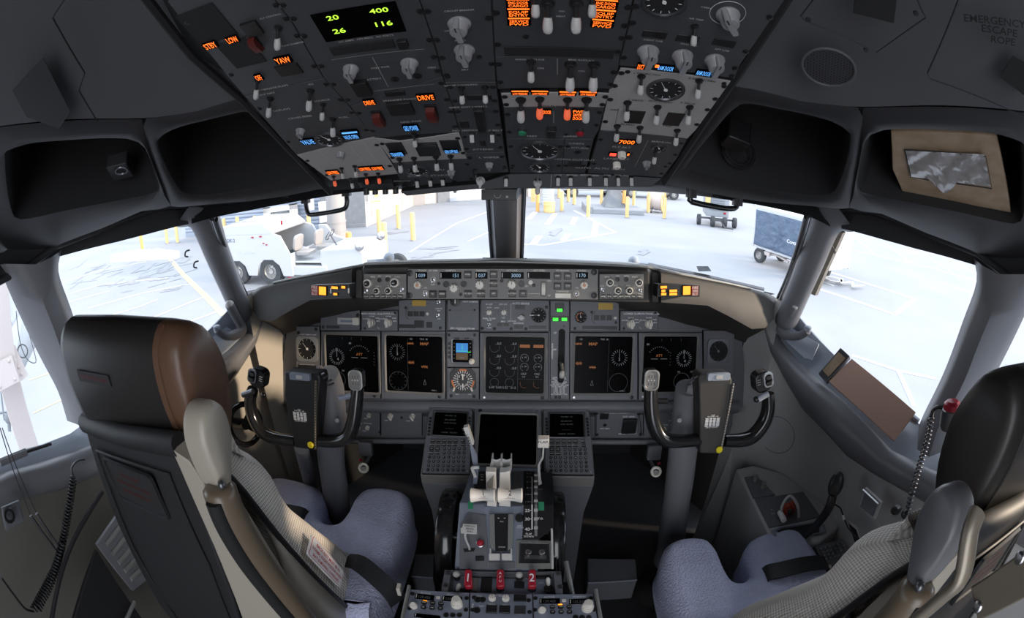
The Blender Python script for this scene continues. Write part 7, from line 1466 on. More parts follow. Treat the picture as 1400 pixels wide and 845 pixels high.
# ================================================================ control columns and wheels
YP = Plane((0, .985, .85), (0, .22, 1))
def yoke(s):
    nm = 'left' if s < 0 else 'right'
    T = thing('control_column', 'black %s control wheel on a grey column with a white-gridded placard' % nm, 'control wheel', (.53 * s, 1.1, FZ), 'control columns')
    if s < 0:
        col = [((437, 545), 1.045, .034), ((446, 512), 1.06, .036), ((452, 530), 1.07, .038), ((455, 570), 1.06, .040), ((452, 620), 1.06, .042), ((457, 660), 1.07, .043), ((463, 705), 1.09, .044), ((468, 760), 1.12, .05)]
        board = [(389, 508), (436, 511), (438, 520), (431, 616), (403, 612), (389, 540)]; lh = [(346, 532), (342, 548), (346, 570), (358, 590), (376, 599), (405, 603)]; rh = [(430, 601), (455, 603), (474, 597), (483, 578), (487, 550), (489, 530)]
        bt = (486, 520); sw = (352, 517); kn = (425, 608); bead = ((432, 520), (431, 614)); trig = [(486, 539), (478, 541), (468, 544), (464, 543)]; pl = (410, 569)
    else:
        col = [((950, 545), 1.045, .034), ((942, 530), 1.06, .036), ((938, 560), 1.07, .038), ((935, 600), 1.06, .042), ((930, 650), 1.07, .043), ((922, 705), 1.09, .046), ((914, 765), 1.12, .055)]
        board = [(955, 516), (959, 511), (998, 511), (1001, 520), (988, 621), (957, 620)]; lh = [(890, 532), (890, 550), (893, 575), (903, 596), (920, 603), (957, 601)]; rh = [(990, 602), (1010, 602), (1028, 597), (1043, 580), (1050, 560), (1050, 538)]
        bt = (891, 520); sw = (1043, 522); kn = (983, 614.5); bead = ((1003, 525), (985, 618)); trig = [(893, 546), (902, 548), (910, 548), (912, 548)]; pl = (974, 577)
    m = MB(); C_ = [PY(x, y, Y) for (x, y), Y, r in col][1:]; rr = [r for _, _, r in col][1:]; C2 = cr(C_, 3); r2 = [rr[min(len(rr) - 1, i // 3)] for i in range(len(C2))]
    m.tube(C2, r2, 20); m.mk('column', 'post', T, smooth=80)
    m = MB(); m.tube([PY(x, y, Y) for (x, y), Y in (((col[1][0]), 1.065), ((board[0][0] + (20 if s < 0 else 22), 540), 1.03))], .030, 16); m.mk('neck', 'post', T, smooth=80)
    m = MB(); m.tube([PY(col[3][0][0] + 6 * s * -1, 575, 1.02), PY(col[3][0][0] + 6 * s * -1, 575, 1.015)], .006, 8); m.mk('column_screw', 'dsteel', T)
    q = [YP.at(x, y, .0) for x, y in board]; m = MB(); m.loft([[p - YP.n * .055 for p in q], [p - YP.n * .004 for p in q], q], True); m.mk('hub_board', 'black' if s < 0 else 'shield', T, bevel=.004)
    if s > 0 or True:
        c = YP.at((board[0][0] + board[-3][0]) / 2 + (2 if s < 0 else 3), board[1][1] + 3, .004); m = MB(); F = YP.frame(c); m.slab(.060, .018, 0, .012, .003, F=F); m.k = 1; m.slab(.018, .010, .012, .014, .001, F=F); m.mk('chart_clip', ['ledge' if s > 0 else 'panelB', 'grip'], T, bevel=.001)
    for L, part in ((lh, 'left'), (rh, 'right')):
        P = cr([YP.at(x, y, -.018) for x, y in L], 4); n = len(P); m = MB(); m.tube(P, [.0165 + .003 * sin(pi * i / (n - 1)) for i in range(n)], 14, sx=1.15); m.mk('wheel_horn', 'gloss', T, smooth=80)
    # thumb pad horn (inboard) : oval pad with chevron grille
    F = YP.frame(YP.at(*bt, .0)); m = MB(); m.slab(.036, .050, -.028, -.002, .012, n=6, F=F); m.mk('thumb_housing', 'gloss', T, bevel=.003)
    m = MB(); m.loft([[F @ V((p[0], p[1], z)) for p in rrect(.036 * k, .050 * k, .012, 6)] for k, z in ((1.0, -.002), (1.02, .002), (.88, .003), (.80, .0005))], False); m.mk('thumb_rim', 'gauge', T); m = MB(); m.slab(.029, .041, -.002, .0008, .009, n=6, F=F); m.k = 1
    for i in range(3):
        for j in range(3): m.box((-.007 + i * .007, -.009 + j * .009, .001), (.0012, .006, .0008), F)
    m.k = 2
    for i in range(3): m.slab(.0035, .0035, .0008, .002, .001, c=(-.008 + i * .007, 0), F=F)
    m.mk('thumb_pad', ['mcp', 'black', 'grip'], T)
    m = MB(); m.tube([YP.at(x, y, -.012) for x, y in trig], .0075, 8); m.mk('trigger', 'panelB' if s < 0 else 'gloss', T)
    # outboard switch housing
    F = YP.frame(YP.at(*sw, -.01)) @ Matrix.Rotation(.25 * s, 4, 'Z'); m = MB(); m.slab(.050, .055, -.030, .006, .018, n=6, F=F); m.mk('switch_housing', 'gloss', T, bevel=.004)
    ox = .013 * s; m = MB(); m.loft([[F @ V((p[0] + ox, p[1] + .004, z)) for p in rrect(.026 * k, .036 * k, .009, 5)] for k, z in ((1.1, .005), (1.08, .011), (.82, .011), (.78, .004))], False); m.mk('trim_switch_ring', 'steel' if s > 0 else 'dsteel', T)
    m = MB(); 
    for y in (-.006, .010): m.slab(.016, .011, .004, .013, .003, c=(ox, y), F=F)
    m.mk('trim_rocker', 'black', T, bevel=.001)
    for i in range(3): m = MB(); m.slab(.010, .0022, .006, .0075, .0005, c=(-ox * 1.1, .010 - i * .006), F=F @ Matrix.Rotation(-.0, 4, 'Z')); m.mk('grip_mark', 'ivory' if s < 0 else 'gauge', T)
    x, y = lh[0] if s < 0 else rh[-1]; m = MB(); m.tube([YP.at(x, y + 3, .0), YP.at(x - s * -14 if s < 0 else x - 14, y + 8, .0)] if s < 0 else [YP.at(x, y, .0), YP.at(x - 14, y + 8, 0)], .0085, 10); m.k = 1; a = YP.at(x + 14 if s < 0 else x - 16, y + 8, 0); m.sphere(a, .0085); m.mk('disconnect_button', ['dsteel' if s < 0 else 'ledge', 'gloss'], T)
    m = MB(); p = YP.at(*kn, .004); m.lathe([(.009, 0), (.0095, .003), (.007, .006), (.0001, .0065)], 14, YP.frame(p)); m.mk('yellow_knob', 'byellow', T)
    m = MB(); m.tube([YP.at(*bead[0], .001), YP.at(*bead[1], .001)], .0028, 6); m.mk('marker_rail', 'frame', T)
    m = MB(); A, B = YP.at(*bead[0], .004), YP.at(*bead[1], .004)
    for i in range(26): m.sphere(A.lerp(B, i / 25), .0019, 6, 4)
    tag(m.mk('rail_beads', 'black' if s < 0 else 'grip', T), kind='stuff')
    # placard with flap limit grid
    F = YP.frame(YP.at(*pl, .0008)); m = MB(); w_, h_ = .040, .028
    m.text('FLAPS', .0028, (0, h_ / 2 + .004, 0), F); m.text('FLAP LIMIT - IAS', .0030, (0, h_ / 2 + .0005, 0), F); m.text('230K ALT FLAP EXT', .0028, (0, -h_ / 2 - .0005, 0), F)
    for c_ in range(4):
        for r_ in range(6): 
            if c_ != 2 or r_ % 1 == 0: m.box((-w_ * .38 + c_ * w_ * .25, h_ * .32 - r_ * h_ * .14, 0), (w_ * .19, h_ * .10, .0003), F)
    for x in (-.5, -.13, .13, .5): m.box((x * w_ * .98, 0, 0), (.0006, h_ * .85, .0003), F)
    m.mk('placard', 'white', T, smooth=0)
    if s < 0: m = MB(); m.tube([YP.at(412, 612, -.06), PY(425, 665, 1.12)], .022, 10); m.mk('column_shade', 'panel', T, smooth=80)  # grey tube stands in for the shaded area below the hub board
    # spiral-wrapped cable at the neck
    m = MB(); L = [(441, 513), (445, 517), (450, 522), (453, 527)] if s < 0 else [(951, 517), (946, 522), (942, 528)]
    for x, y in L: m.tube([YP.at(x - 3, y, -.01), YP.at(x + 3, y - 3, -.008)], .0028, 6)
    m.mk('cable_wrap', 'dsteel', T)
    m = MB(); m.lathe([(.10, 0), (.09, .03), (.05, .06), (.05, .02)], 24, Matrix.Translation(V((C_[-1].x, C_[-1].y, FZ)))); m.mk('column_boot', 'blackm', T)
yoke(-1); yoke(1)
# ================================================================ side fittings
# steering tiller on the left sidewall
T = thing('steering_tiller', 'black nose-wheel steering tiller on the left sidewall', 'steering wheel', PX(334, 582, -.80)); c = PX(335, 580, -.79); F = frame_z(c, (.93, -.30, .25))
m = MB(); m.torus((0, 0, 0), .062, .010, 40, 10, F); m.mk('rim', 'gloss', T, smooth=80)
m = MB()
for a in (-.9, .6, 2.4): m.tube([F @ V((0, 0, -.01)), F @ V((.06 * cos(a), .06 * sin(a), 0))], .009, 8, sx=.5)
m.mk('spokes', 'black', T); m = MB(); m.cyl(F @ V((0, 0, -.06)), F @ V((0, 0, .006)), .018); m.mk('hub', 'black', T)
# window cranks, plates
for s in (-1, 1):
    nm = 'left' if s < 0 else 'right'; X = lambda v: v * s
    T = thing('window_crank', 'grey %s side window crank on its bolted plate at the foot of the window post' % nm, 'crank', PX(1075, 455, .88) if s > 0 else PX(322, 455, -.88), 'window cranks')
    if s > 0: A = [(1086, 418, .865), (1078, 432, .858), (1068, 445, .85), (1070, 456, .85), (1082, 460, .86), (1096, 458, .875), (1104, 452, .88)]; pl = [(1058, 452), (1072, 443), (1120, 470), (1110, 492), (1100, 490)]; Xp = .885
    else: A = [(314, 417, -.865), (322, 432, -.858), (331, 448, -.85), (326, 456, -.85), (312, 460, -.86), (303, 457, -.87), (297, 451, -.875)]; pl = [(283, 467), (310, 447), (330, 458), (296, 489), (289, 489)]; Xp = -.90
    m = MB(); P = cr([PX(*a) for a in A], 4); m.tube(P, [.0165 if i < len(P) * .6 else .013 for i in range(len(P))], 12); m.mk('handle', 'post', T, smooth=80); m = MB(); m.sphere(P[0], .0165, 14, 8); m.k = 1; m.lathe([(.012, 0), (.012, .012), (.009, .014), (.0001, .014)], 14, frame_z(P[-1], (0, 0, 1))); m.mk('knob', ['grip', 'ledge'], T)
    LP_ = plane3(sd(s, S_[0]), sd(s, S_[3]), sd(s, I_[2])); m = MB(); q = [LP_.at(x, y, .012) for x, y in pl]; m.loft([[p - LP_.n * .006 for p in q], q], True); m.k = 1
    for t in (.3, .6): p = q[-2].lerp(q[0], t); m.lathe([(.006, 0), (.006, .004), (.0001, .005)], 10, Matrix.Translation(p + V((s * .012, .01, .0))))
    m.mk('bolted_plate', ['ledge', 'steel'], T, bevel=.001)
# left latch placards on the ledge
T = thing('latch_placard', 'two small dark placards on the left window ledge near the headrest', 'placard', PX(311, 500, -.845))
for x, y, w_, r_ in ((311, 500, .03, .0), (291, 519, .012, 0)): m = MB(); F = frame_z(PX(x, y, -.868), (.75, -.35, .6)); m.slab(w_, .010, 0, .002, .001, F=F @ Matrix.Rotation(.25, 4, 'Z')); m.mk('plate', 'panel', T)
# right side: tan sun-lit plate with clip
T = thing('chart_plate', 'brown translucent chart plate with a spring clip on the right window ledge', 'chart holder', PX(1190, 548, .98))
q = [PX(1165, 492, .985), PX(1252, 565, 1.075), PX(1222, 604, .985), PX(1133, 523, .915)]; n = (q[1] - q[0]).cross(q[3] - q[0]).normalized(); n = -n if n.dot(CAM - q[0]) < 0 else n
m = MB(); m.loft([q, [p + n * .008 for p in q]], True); m.mk('plate', 'tanplate', T, bevel=.001)
q = [PX(1150, 478, .965), PX(1163, 490, .983), PX(1131, 525, .912), PX(1120, 513, .902)]; m = MB(); m.loft([[p - n * .004 for p in q], [p + n * .014 for p in q]], True); m.mk('clip_body', 'dsteel', T, bevel=.002)
c4 = sum(q, V((0, 0, 0))) / 4; q2 = [c4 + (p - c4) * .72 + n * .015 for p in q]; m = MB(); m.loft([q2, [p + n * .001 for p in q2]], True); m.mk('clip_inlay', 'paper', T)
m = MB(); a, b = PX(1143, 509, .955) + n * .02, PX(1153, 497, .968) + n * .02; m.tube([a, b], .004, 6); m.mk('clip_spring', 'steel', T)
# red-capped spotlight and coil cord
T = thing('map_spotlight', 'small black spotlight with a red cap clamped low on the right window post', 'lamp', PX(1298, 575, 1.0)); a, b = PX(1297, 586, 1.01), PX(1302, 553, 1.0); ax = (b - a).normalized(); F = frame_z(a, ax); L_ = (b - a).length
m = MB(); m.lathe([(.006, -.004), (.022, 0), (.025, .006), (.026, L_ * .8), (.024, L_ * .84)], 20, F); m.mk('body', 'dsteel', T); m = MB(); m.lathe([(.0225, L_ * .80), (.0235, L_ * .86), (.0225, L_ * 1.05), (.015, L_ * 1.16), (.0001, L_ * 1.18)], 20, F)
for i in range(12): t = i * pi / 6; m.box((.0226 * cos(t), .0226 * sin(t), L_ * .95), (.002, .002, L_ * .16), F)
m.mk('red_cap', 'red', T); m = MB(); m.slab(.014, .03, .024, .028, .002, F=F @ Matrix.Translation(V((0, 0, L_ * .4))) @ Matrix.Rotation(pi / 2, 4, 'X')); m.mk('slide_switch', 'grip', T)
m = MB(); m.tube(cr([PX(1293, 560, 1.0), PX(1284, 556, .99), PX(1276, 561, .985), PX(1273, 571, .98)], 4), .0055, 8); m.mk('arm', 'black', T)
def coil(pts, r, wr, pitch, nm, mt, T):
    P = cr(pts, 8); L = resamp(P, max(30, int(sum((b - a).length for a, b in zip(P, P[1:])) / pitch * 9))); out = []
    ref = V((0, 0, 1))
    for i, p in enumerate(L):
        t = (L[min(i + 1, len(L) - 1)] - L[max(i - 1, 0)]).normalized(); x = (V((1, 0, 0)) - t * t.x).normalized(); y = t.cross(x); a = 2 * pi * i / 9; out.append(p + x * r * cos(a) + y * r * sin(a))
    m = MB(); m.tube(out, wr, 5); return m.mk(nm, mt, T, smooth=80)
coil([PX(1273, 571, .98), PX(1268, 600, .965), PX(1258, 635, .94), PX(1249, 665, .915), PX(1241, 698, .90)], .0068, .0028, .0095, 'coil_cord', 'dsteel', T)
m = MB(); m.sphere(PX(1238, 703, .90), .012); m.mk('cord_socket', 'black', T)
m = MB(); m.lathe([(.012, -.01), (.013, .0), (.010, .012), (.006, .013), (.0001, .010)], 14, frame_z(PX(1225, 697, .89), (-1, -.3, .3))); tag(m.mk('jack_knob', 'black'), 'small black knob beside the cord socket on the right side panel', 'knob')
# right side console
SX = lambda x, y, z=.42: PZ(x, y, z)
T = thing('side_console', 'grey side console shelf at the copilot right with oxygen mask panel and cup recess', 'console', SX(1060, 720, FZ)); con = T
out = [SX(1006, 641), SX(1030, 636), SX(1100, 655), SX(1140, 690), SX(1150, 720), SX(1120, 742), SX(1060, 748)]; out = [V((min(p.x, 1.02), p.y, p.z)) for p in out]
m = MB(); m.loft([[V((p.x + .02, p.y, FZ)) for p in out], out], True); m.mk('shelf', 'greyl', T, bevel=.006)
q = [SX(1032, 682, .424), SX(1098, 672, .424), SX(1122, 706, .424), SX(1052, 721, .424)]; m = MB(); m.loft([[p - V((0, 0, .01)) for p in q], q], True); m.mk('oxygen_panel', 'panel', T, bevel=.001)
q = [SX(1018, 652, .424), SX(1034, 650, .424), SX(1060, 676, .424), SX(1030, 681, .424)]; m = MB(); m.loft([[p - V((0, 0, .01)) for p in q], q], True); m.mk('regulator_panel', 'panel', T, bevel=.001)
for x, y in ((1032, 657), (1043, 667)): m = MB(); m.lathe([(.010, 0), (.009, .02), (.0001, .022)], 14, Matrix.Translation(SX(x, y, .424))); m.mk('regulator_knob', 'gauge', T)
m = MB(); m.text('<', .012, F=Matrix.Translation(SX(1055, 697, .4255))); m.text('N', .010, F=Matrix.Translation(SX(1057, 702, .4255))); m.mk('lettering', 'grip', T, smooth=0)
q = [SX(x, y, .425) for x, y in ((1056, 726), (1064, 722), (1118, 714), (1126, 718), (1128, 728), (1066, 741), (1060, 738))]; c = sum(q, V((0, 0, 0))) / 7; m = MB(); m.loft([[c + (p - c) * k + V((0, 0, z)) for p in q] for k, z in ((1.06, 0), (1.0, .004), (.9, .004), (.85, -.002))], False, capend=True); m.poly([c + (p - c) * .86 - V((0, 0, .001)) for p in q]); m.mk('cup_recess', 'panelB', T); m = MB(); m.poly([c + (p - c) * .80 + V((0, 0, .0005)) for p in q]); m.mk('recess_floor', 'blackm', T)
T = thing('oxygen_mask_stowage', 'red and white oxygen mask valve sticking out of the console panel', 'oxygen mask', SX(1080, 700, .42)); c = SX(1078, 696, .44)
m = MB(); m.sphere(c, .022, 16, 10, sc=(1, 1.1, .9)); m.sphere(c + V((.024, .012, .004)), .016, 12, 8); m.mk('valve', mat('red_plastic', (.34, .04, .02), .35), T, smooth=80)
m = MB(); m.tube(cr([SX(1068, 705, .43), SX(1070, 690, .47), SX(1080, 678, .49), SX(1090, 690, .47), SX(1092, 708, .43)], 4), .0048, 8); m.mk('harness', 'grip', T, smooth=80); m = MB(); m.tube([SX(1066, 700, .44), SX(1072, 712, .44)], .009, 8); m.k = 1; m.sphere(SX(1080, 700, .455), .010); m.mk('hose_fitting', ['white', 'black'], T)
T = thing('hand_microphone', 'black hand microphone hanging on the right sidewall with a thin cable', 'microphone', PX(1140, 668, .90)); a = PX(1145, 655, .875); b = PX(1133, 695, .86)
m = MB(); F = frame_z(a, (b - a)); m.sphere(V((0, 0, .015)), .027, 16, 10, sc=(.85, .6, 1.35), F=F); m.mk('head', 'black', T, smooth=80); m = MB(); m.tube(cr([a.lerp(b, .6), b, PX(1118, 716, .87), PX(1100, 732, .88)], 4), [.013] * 13, 10); m.mk('handle', 'black', T, smooth=80)
m = MB(); m.tube(cr([PX(1137, 688, .88), PX(1148, 694, .90), PX(1152, 703, .91), PX(1160, 722, .92), PX(1172, 735, .93), PX(1183, 739, .94)], 4), .0022, 6); m.mk('cable', 'black', T, smooth=80); m = MB(); m.tube([PX(1153, 704, .912), PX(1154, 711, .913)], .004, 6); m.mk('cable_tag', 'white', T)
# ashtray cover and cable slot in the right sidewall
def wallplate(px, X, nm, lab, cat, mt, inner=None):
    q = [PX(x, y, X) for x, y in px]; n = (q[1] - q[0]).cross(q[3] - q[0]).normalized(); n = -n if n.dot(CAM - q[0]) < 0 else n; T = thing(nm, lab, cat, q[0]); m = MB(); m.loft([[p - n * .006 for p in q], [p + n * .003 for p in q]], True); m.mk('frame', mt, T, bevel=.002); c = sum(q, V((0, 0, 0))) / 4; m = MB(); r = [c + (p - c) * .82 for p in q]; m.loft([[p + n * .003 for p in r], [p + n * .006 for p in r]], True); m.mk('lid', inner or mt, T, bevel=.001); return T, q, n
T, q, n = wallplate([(1184, 666), (1205, 686), (1196, 710), (1175, 693)], .92, 'ashtray', 'flush metal ashtray lid in the right side panel', 'ashtray', 'greyl', 'panel'); m = MB(); m.tube([q[0].lerp(q[3], .12) + n * .008, q[1].lerp(q[2], .12) + n * .008], .0035, 6); m.mk('lid_edge', 'steel', T)
T, q, n = wallplate([(1160, 712), (1172, 722), (1182, 752), (1170, 742)], .94, 'cable_slot', 'dark slot in the right side panel where the microphone cable enters', 'slot', 'greyl', 'blackm')
# audio control panel
AP = Plane(SX(1145, 768, .40), (.35, 1, .35), (1, -.35, .0)); 
u = Unit('audio_control_panel', 'black audio panel with rows of bright metal knobs at the right of the copilot cushion', 'control panel', AP, [(1113, 746), (1152, 737), (1180, 788), (1140, 800)], 'panel', th=.02, off=0, seam=False)
for r in range(4):
    for i in range(6): x, y = 1121 + i * 5.7 + r * 2.4, 751.5 - i * 1.5 + r * 4.6; m = MB(); m.lathe([(.0035, 0), (.0030, .008), (.0001, .009)], 8, u.fr(x, y)); m.mk('volume_knob', 'steel', u.T)
for x, y in ((1133, 776), (1143, 774), (1160, 770)): u.put('round_knob', x, y, 0, .7)
u.rect(1155, 789, 30, 10, 'black', 'lower_cover', t=.002); u.done()
# circular access seam
m = MB(); m.torus((0, 0, 0), .062, .0012, 40, 4, frame_z(PX(1062, 595, .825), (-.75, -.65, 0)), a0=-2.0, a1=2.2); struct(m.mk('trim_32', 'panel'), 'round access seam in the right forward sidewall')
# left rear: sliding-window rail, cables, coil cord, louvre, kick panel
m = MB(); m.tube([PX(0, 633, -1.07), PX(36, 618, -1.06)], .010, 8); m.k = 1; m.tube([PX(36, 618, -1.06), PX(70, 607, -1.05)], .004, 6); tag(m.mk('slide_handle', ['post', 'black']), 'grey slide handle with a black end on the sill under the jet bridge view', 'handle')
T = thing('hanging_lanyards', 'two thin black lanyards with copper-tipped ends hanging at the far left', 'cord', PX(70, 750, -.95))
for k, (a, b, c_) in enumerate((((0, 585), (42, 705), (76, 752)), ((3, 585), (50, 702), (82, 750)))):
    m = MB(); m.tube([PX(*a, -.90), PX(*b, -.93)], .0014, 5); m.mk('line', 'black', T); m = MB(); m.tube([PX(*b, -.93), PX(*c_, -.94)], .0042, 6); m.mk('sleeve', 'dsteel', T); m = MB(); m.sphere(PX(*c_, -.94), .0042, 8, 6); m.mk('tip', 'steel', T)
T = thing('coiled_cord', 'thick black coiled headset cord hanging down the left rear sidewall', 'cord', PX(50, 836, -.93))
coil([PX(101, 652, -.96), PX(95, 690, -.955), PX(88, 730, -.95), PX(78, 770, -.945), PX(64, 800, -.94), PX(46, 834, -.93)], .0085, .0032, .0085, 'coil', 'black', T); coil([PX(85, 745, -.935), PX(72, 790, -.93), PX(52, 832, -.92)], .0085, .0032, .0085, 'coil', 'black', T)
m = MB(); m.tube(cr([PX(101, 652, -.96), PX(98, 640, -.97), PX(106, 630, -.98), PX(116, 628, -.98)], 4), .003, 6); m.tube(cr([PX(46, 836, -.93), PX(34, 832, -.92), PX(18, 812, -.91), PX(2, 790, -.90)], 4), .003, 6); m.mk('lead', 'black', T)
T, q, n = wallplate([(2, 694), (26, 684), (34, 712), (8, 726)], -.985, 'wall_socket', 'dark recessed latch socket in the left rear sidewall', 'socket', 'panel', 'panel'); m = MB(); m.torus((0, 0, 0), .014, .004, 20, 6, frame_z(PX(13, 705, -.965), n)); m.mk('ring', 'black', T)
T = thing('louvre_vent', 'grey riveted louvre panel low on the left behind the captain seat', 'vent', PX(160, 770, -.86))
q = [PX(x, y, -.87) for x, y in ((133, 745), (160, 706), (205, 790), (182, 808))]; m = MB(); n = (q[1] - q[0]).cross(q[3] - q[0]).normalized(); n = -n if n.dot(CAM - q[0]) < 0 else n; m.loft([[p - n * .01 for p in q], q], True); m.mk('plate', 'post', T, bevel=.001)
for i in range(5): t = .12 + i * .17; a = q[0].lerp(q[3], t).lerp(q[1].lerp(q[2], t), .22); b = q[0].lerp(q[3], t).lerp(q[1].lerp(q[2], t), .9); m = MB(); m.tube([a + n * .002, b + n * .002], .009, 8, sx=.6); m.mk('louvre', 'gauge', T, smooth=80)
q = [PX(x, y, -.88) for x, y in ((118, 790), (132, 752), (205, 860), (160, 880), (100, 850))]; m = MB(); m.loft([[p - n * .01 for p in q], [p + n * .002 for p in q]], True); m.mk('dark_panel', 'blackm', T, bevel=.002)
m = MB(); m.tube([PX(166, 862, -.85), PX(184, 822, -.85)], .006, 6); m.mk('lever', 'gauge', T)
# dark rail running down the left sidewall
m = MB(); m.tube(cr([PX(140, 672, -.94), PX(105, 730, -.93), PX(85, 780, -.92), PX(70, 850, -.90)], 5), .007, 8, sx=.6); struct(m.mk('trim_33', 'bin', smooth=80), 'dark moulding on the left rear sidewall')
# ================================================================ pilot seats
def seat(s, dx, dy, dz, lab, bz=0, padz=0, extra=False):
    def X(p): return V(((-s) * p[0] + dx, p[1] + dy, p[2] + dz))
    def XB(p): return V(((-s) * p[0] + dx, p[1] + dy, p[2] + dz + bz))
    def XH(p): return XB(p) + V((.055 if extra else 0, 0, .01 if extra else 0))
    def XC(p): return X((-.272 + (p[0] + .272) * (.88 if extra else 1), p[1], p[2]))
    def M(m, name, mt, f=X, **k):
        m.v = [f(p) for p in m.v]
        if s > 0: m.f = [tuple(reversed(q)) for q in m.f]
        return m.mk(name, mt, T, **k)
    # authored for the left seat in world coordinates, then mirrored for the right one
    T = thing('pilot_seat', lab, 'seat', X((-.55, .55, FZ - dz)), 'pilot seats')
    # headrest: lofted pillow, black back, brown sides and top edge
    prof = [(.448, 1.00), (.432, 1.06), (.428, 1.12), (.436, 1.175), (.462, 1.205), (.495, 1.203), (.525, 1.18), (.545, 1.12), (.535, 1.05), (.50, 1.00)]
    prof = [(p.x, p.y) for p in cr([V((a, b, 0)) for a, b in prof], 3, True)]; cy, cz = .485, 1.10
    m = MB(); st = [(-.715, .80, 0), (-.708, .93, 1), (-.69, 1.0, 1), (-.56, 1.03, 1), (-.43, 1.01, 1), (-.402, .985, 0), (-.388, .945, 0), (-.378, .86, 0), (-.374, .5, 0), (-.373, .1, 0)]
    R_ = [[V((x, cy + (y - cy) * k, cz + (z - cz) * k)) for y, z in prof] for x, k, _ in st]
    b = [m.vs(r) for r in R_]; n = len(prof)
    for i in range(len(st) - 1):
        for j in range(n):
            k2 = (j + 1) % n; m.k = 0 if (i < 4 and (j < 14 or j > 27)) else 1; m.face((b[i] + j, b[i] + k2, b[i + 1] + k2, b[i + 1] + j))
    m.k = 0; m.face([b[0] + j for j in range(n)][::-1]); m.k = 1; m.face([b[-1] + j for j in range(n)])
    hr = M(m, 'headrest', ['leatherb', 'leatherb' if extra else 'leather'], XH, smooth=70)  # right seat: headrest side coloured black for the shade on it
    def sub(m, name, mt, par, f=XH, **k): m.v = [f(p) for p in m.v]; return m.mk(name, mt, par, **k)
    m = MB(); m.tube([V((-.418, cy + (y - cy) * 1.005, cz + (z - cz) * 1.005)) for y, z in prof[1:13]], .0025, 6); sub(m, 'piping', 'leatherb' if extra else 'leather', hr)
    m = MB(); F = Matrix(((-1, 0, 0, -.60), (0, 0, -1, .4265), (0, -1, 0, 1.13), (0, 0, 0, 1))) if False else Matrix(((1, 0, 0, -.60), (0, 0, -1, .4262), (0, 1, 0, 1.125), (0, 0, 0, 1))); m.slab(.10, .020, 0, .0012, .002, F=F); m.k = 1; m.text('RESTRICTED AREA', .007, (0, 0, .0015), F); sub(m, 'label_patch', ['shell', 'dred'], hr, smooth=0)
    # ear paddle
    m = MB(); O = [(.385, 1.06), (.39, 1.09), (.41, 1.118), (.44, 1.125), (.465, 1.105), (.468, 1.06), (.445, 1.02), (.42, .985), (.405, .975), (.392, .99), (.386, 1.02)]; O = [(p.x, p.y) for p in cr([V((a, b, 0)) for a, b in O], 3, True)]; cy_, cz_ = .425, 1.045; O = [(cy_ + (y - cy_) * .80, cz_ + (z - cz_) * .86) for y, z in O]
    m.loft([[V((x, cy_ + (y - cy_) * k, cz_ + (z - cz_) * k)) for y, z in O] for x, k in ((-.372, .97), (-.368, 1), (-.345, 1), (-.336, .95), (-.332, .82))], True); M(m, 'ear_pad', 'tan' if not extra else 'post', lambda p: XB(p) + V((0, 0, padz)), smooth=50)
    m = MB(); m.cyl(V((-.34, .40, .985)), V((-.325, .40, .985)), .007); M(m, 'pivot_bolt', 'steel', XB)
    # rear shell
    q = [PX(112, 588, -.73), PX(240, 612, -.41), PX(268, 690, -.43), PX(300, 775, -.46), PX(318, 900, -.52), PX(225, 900, -.74)]
    q = [V((-.735, .445, 1.00)), V((-.405, .400, 1.045)), V((-.415, .405, .90)), V((-.445, .400, .72)), V((-.50, .395, .50)), V((-.53, .390, .32)), V((-.70, .380, .32)), V((-.735, .385, .55)), V((-.745, .42, .80))]
    m = MB(); m.loft([q, [p + V((0, .03, -.004)) for p in q]], True); M(m, 'rear_shell', 'shell', XB, smooth=30, bevel=.006)
    m = MB(); a, b_ = V((-.735, .452, 1.005)), V((-.40, .408, 1.052)); m.tube([a, a.lerp(b_, .5) + V((0, -.008, .0)), b_], .020, 12, sx=.9); M(m, 'top_bar', 'shell', XB, smooth=80)
    c = V((-.58, .408, .93)); F = Matrix(((1, 0, 0, c.x), (-.13, .03, -1, c.y), (.10, 1, .03, c.z), (0, 0, 0, 1)))
    m = MB(); m.loft([[F @ V((p[0] * k, p[1] * k, z)) for p in rrect(.165, .085, .010, 4)] for k, z in ((1.08, .0), (1.06, .006), (.97, .005), (.95, .001))], False); M(m, 'placard_frame', 'shell', XB, bevel=0); m = MB(); m.slab(.155, .078, -.001, .002, .006, F=F); m.k = 1
    for i, t in enumerate(('FOLLOW SEAT', 'STOWAGE INSTRUCTIONS', 'BEFORE MOVING AFT')): m.text(t, .007, (0, .020 - i * .018, .0022), F)
    M(m, 'placard', ['shell', 'dred'], XB, smooth=0)
    m = MB(); m.tube([V((-.69, .425, .97)), V((-.44, .395, 1.0)), V((-.455, .395, .80)), V((-.52, .388, .48))], .003, 6); m.tube([V((-.69, .425, .97)), V((-.70, .40, .75)), V((-.69, .378, .48))], .003, 6); M(m, 'shell_edge_bead', 'shell', XB)
    # tan frame strip on the inboard rear edge (facing aft and inboard)
    A = [V((-.402, .392, 1.055)), V((-.405, .396, .98)), V((-.418, .402, .85)), V((-.44, .40, .70)), V((-.47, .395, .55)), V((-.50, .39, .35))]; B = [V((-.378, .392, 1.04)), V((-.37, .400, .98)), V((-.360, .415, .85)), V((-.355, .43, .70)), V((-.352, .44, .55)), V((-.35, .45, .35))]
    m = MB(); m.loft([[a + V((-.004, .0, 0)), a, b, b + V((0, .05, 0)), a + V((0, .05, 0))] for a, b in zip(cr(A, 3), cr(B, 3))], True); M(m, 'side_frame', 'tan', XB, smooth=40, bevel=.002)
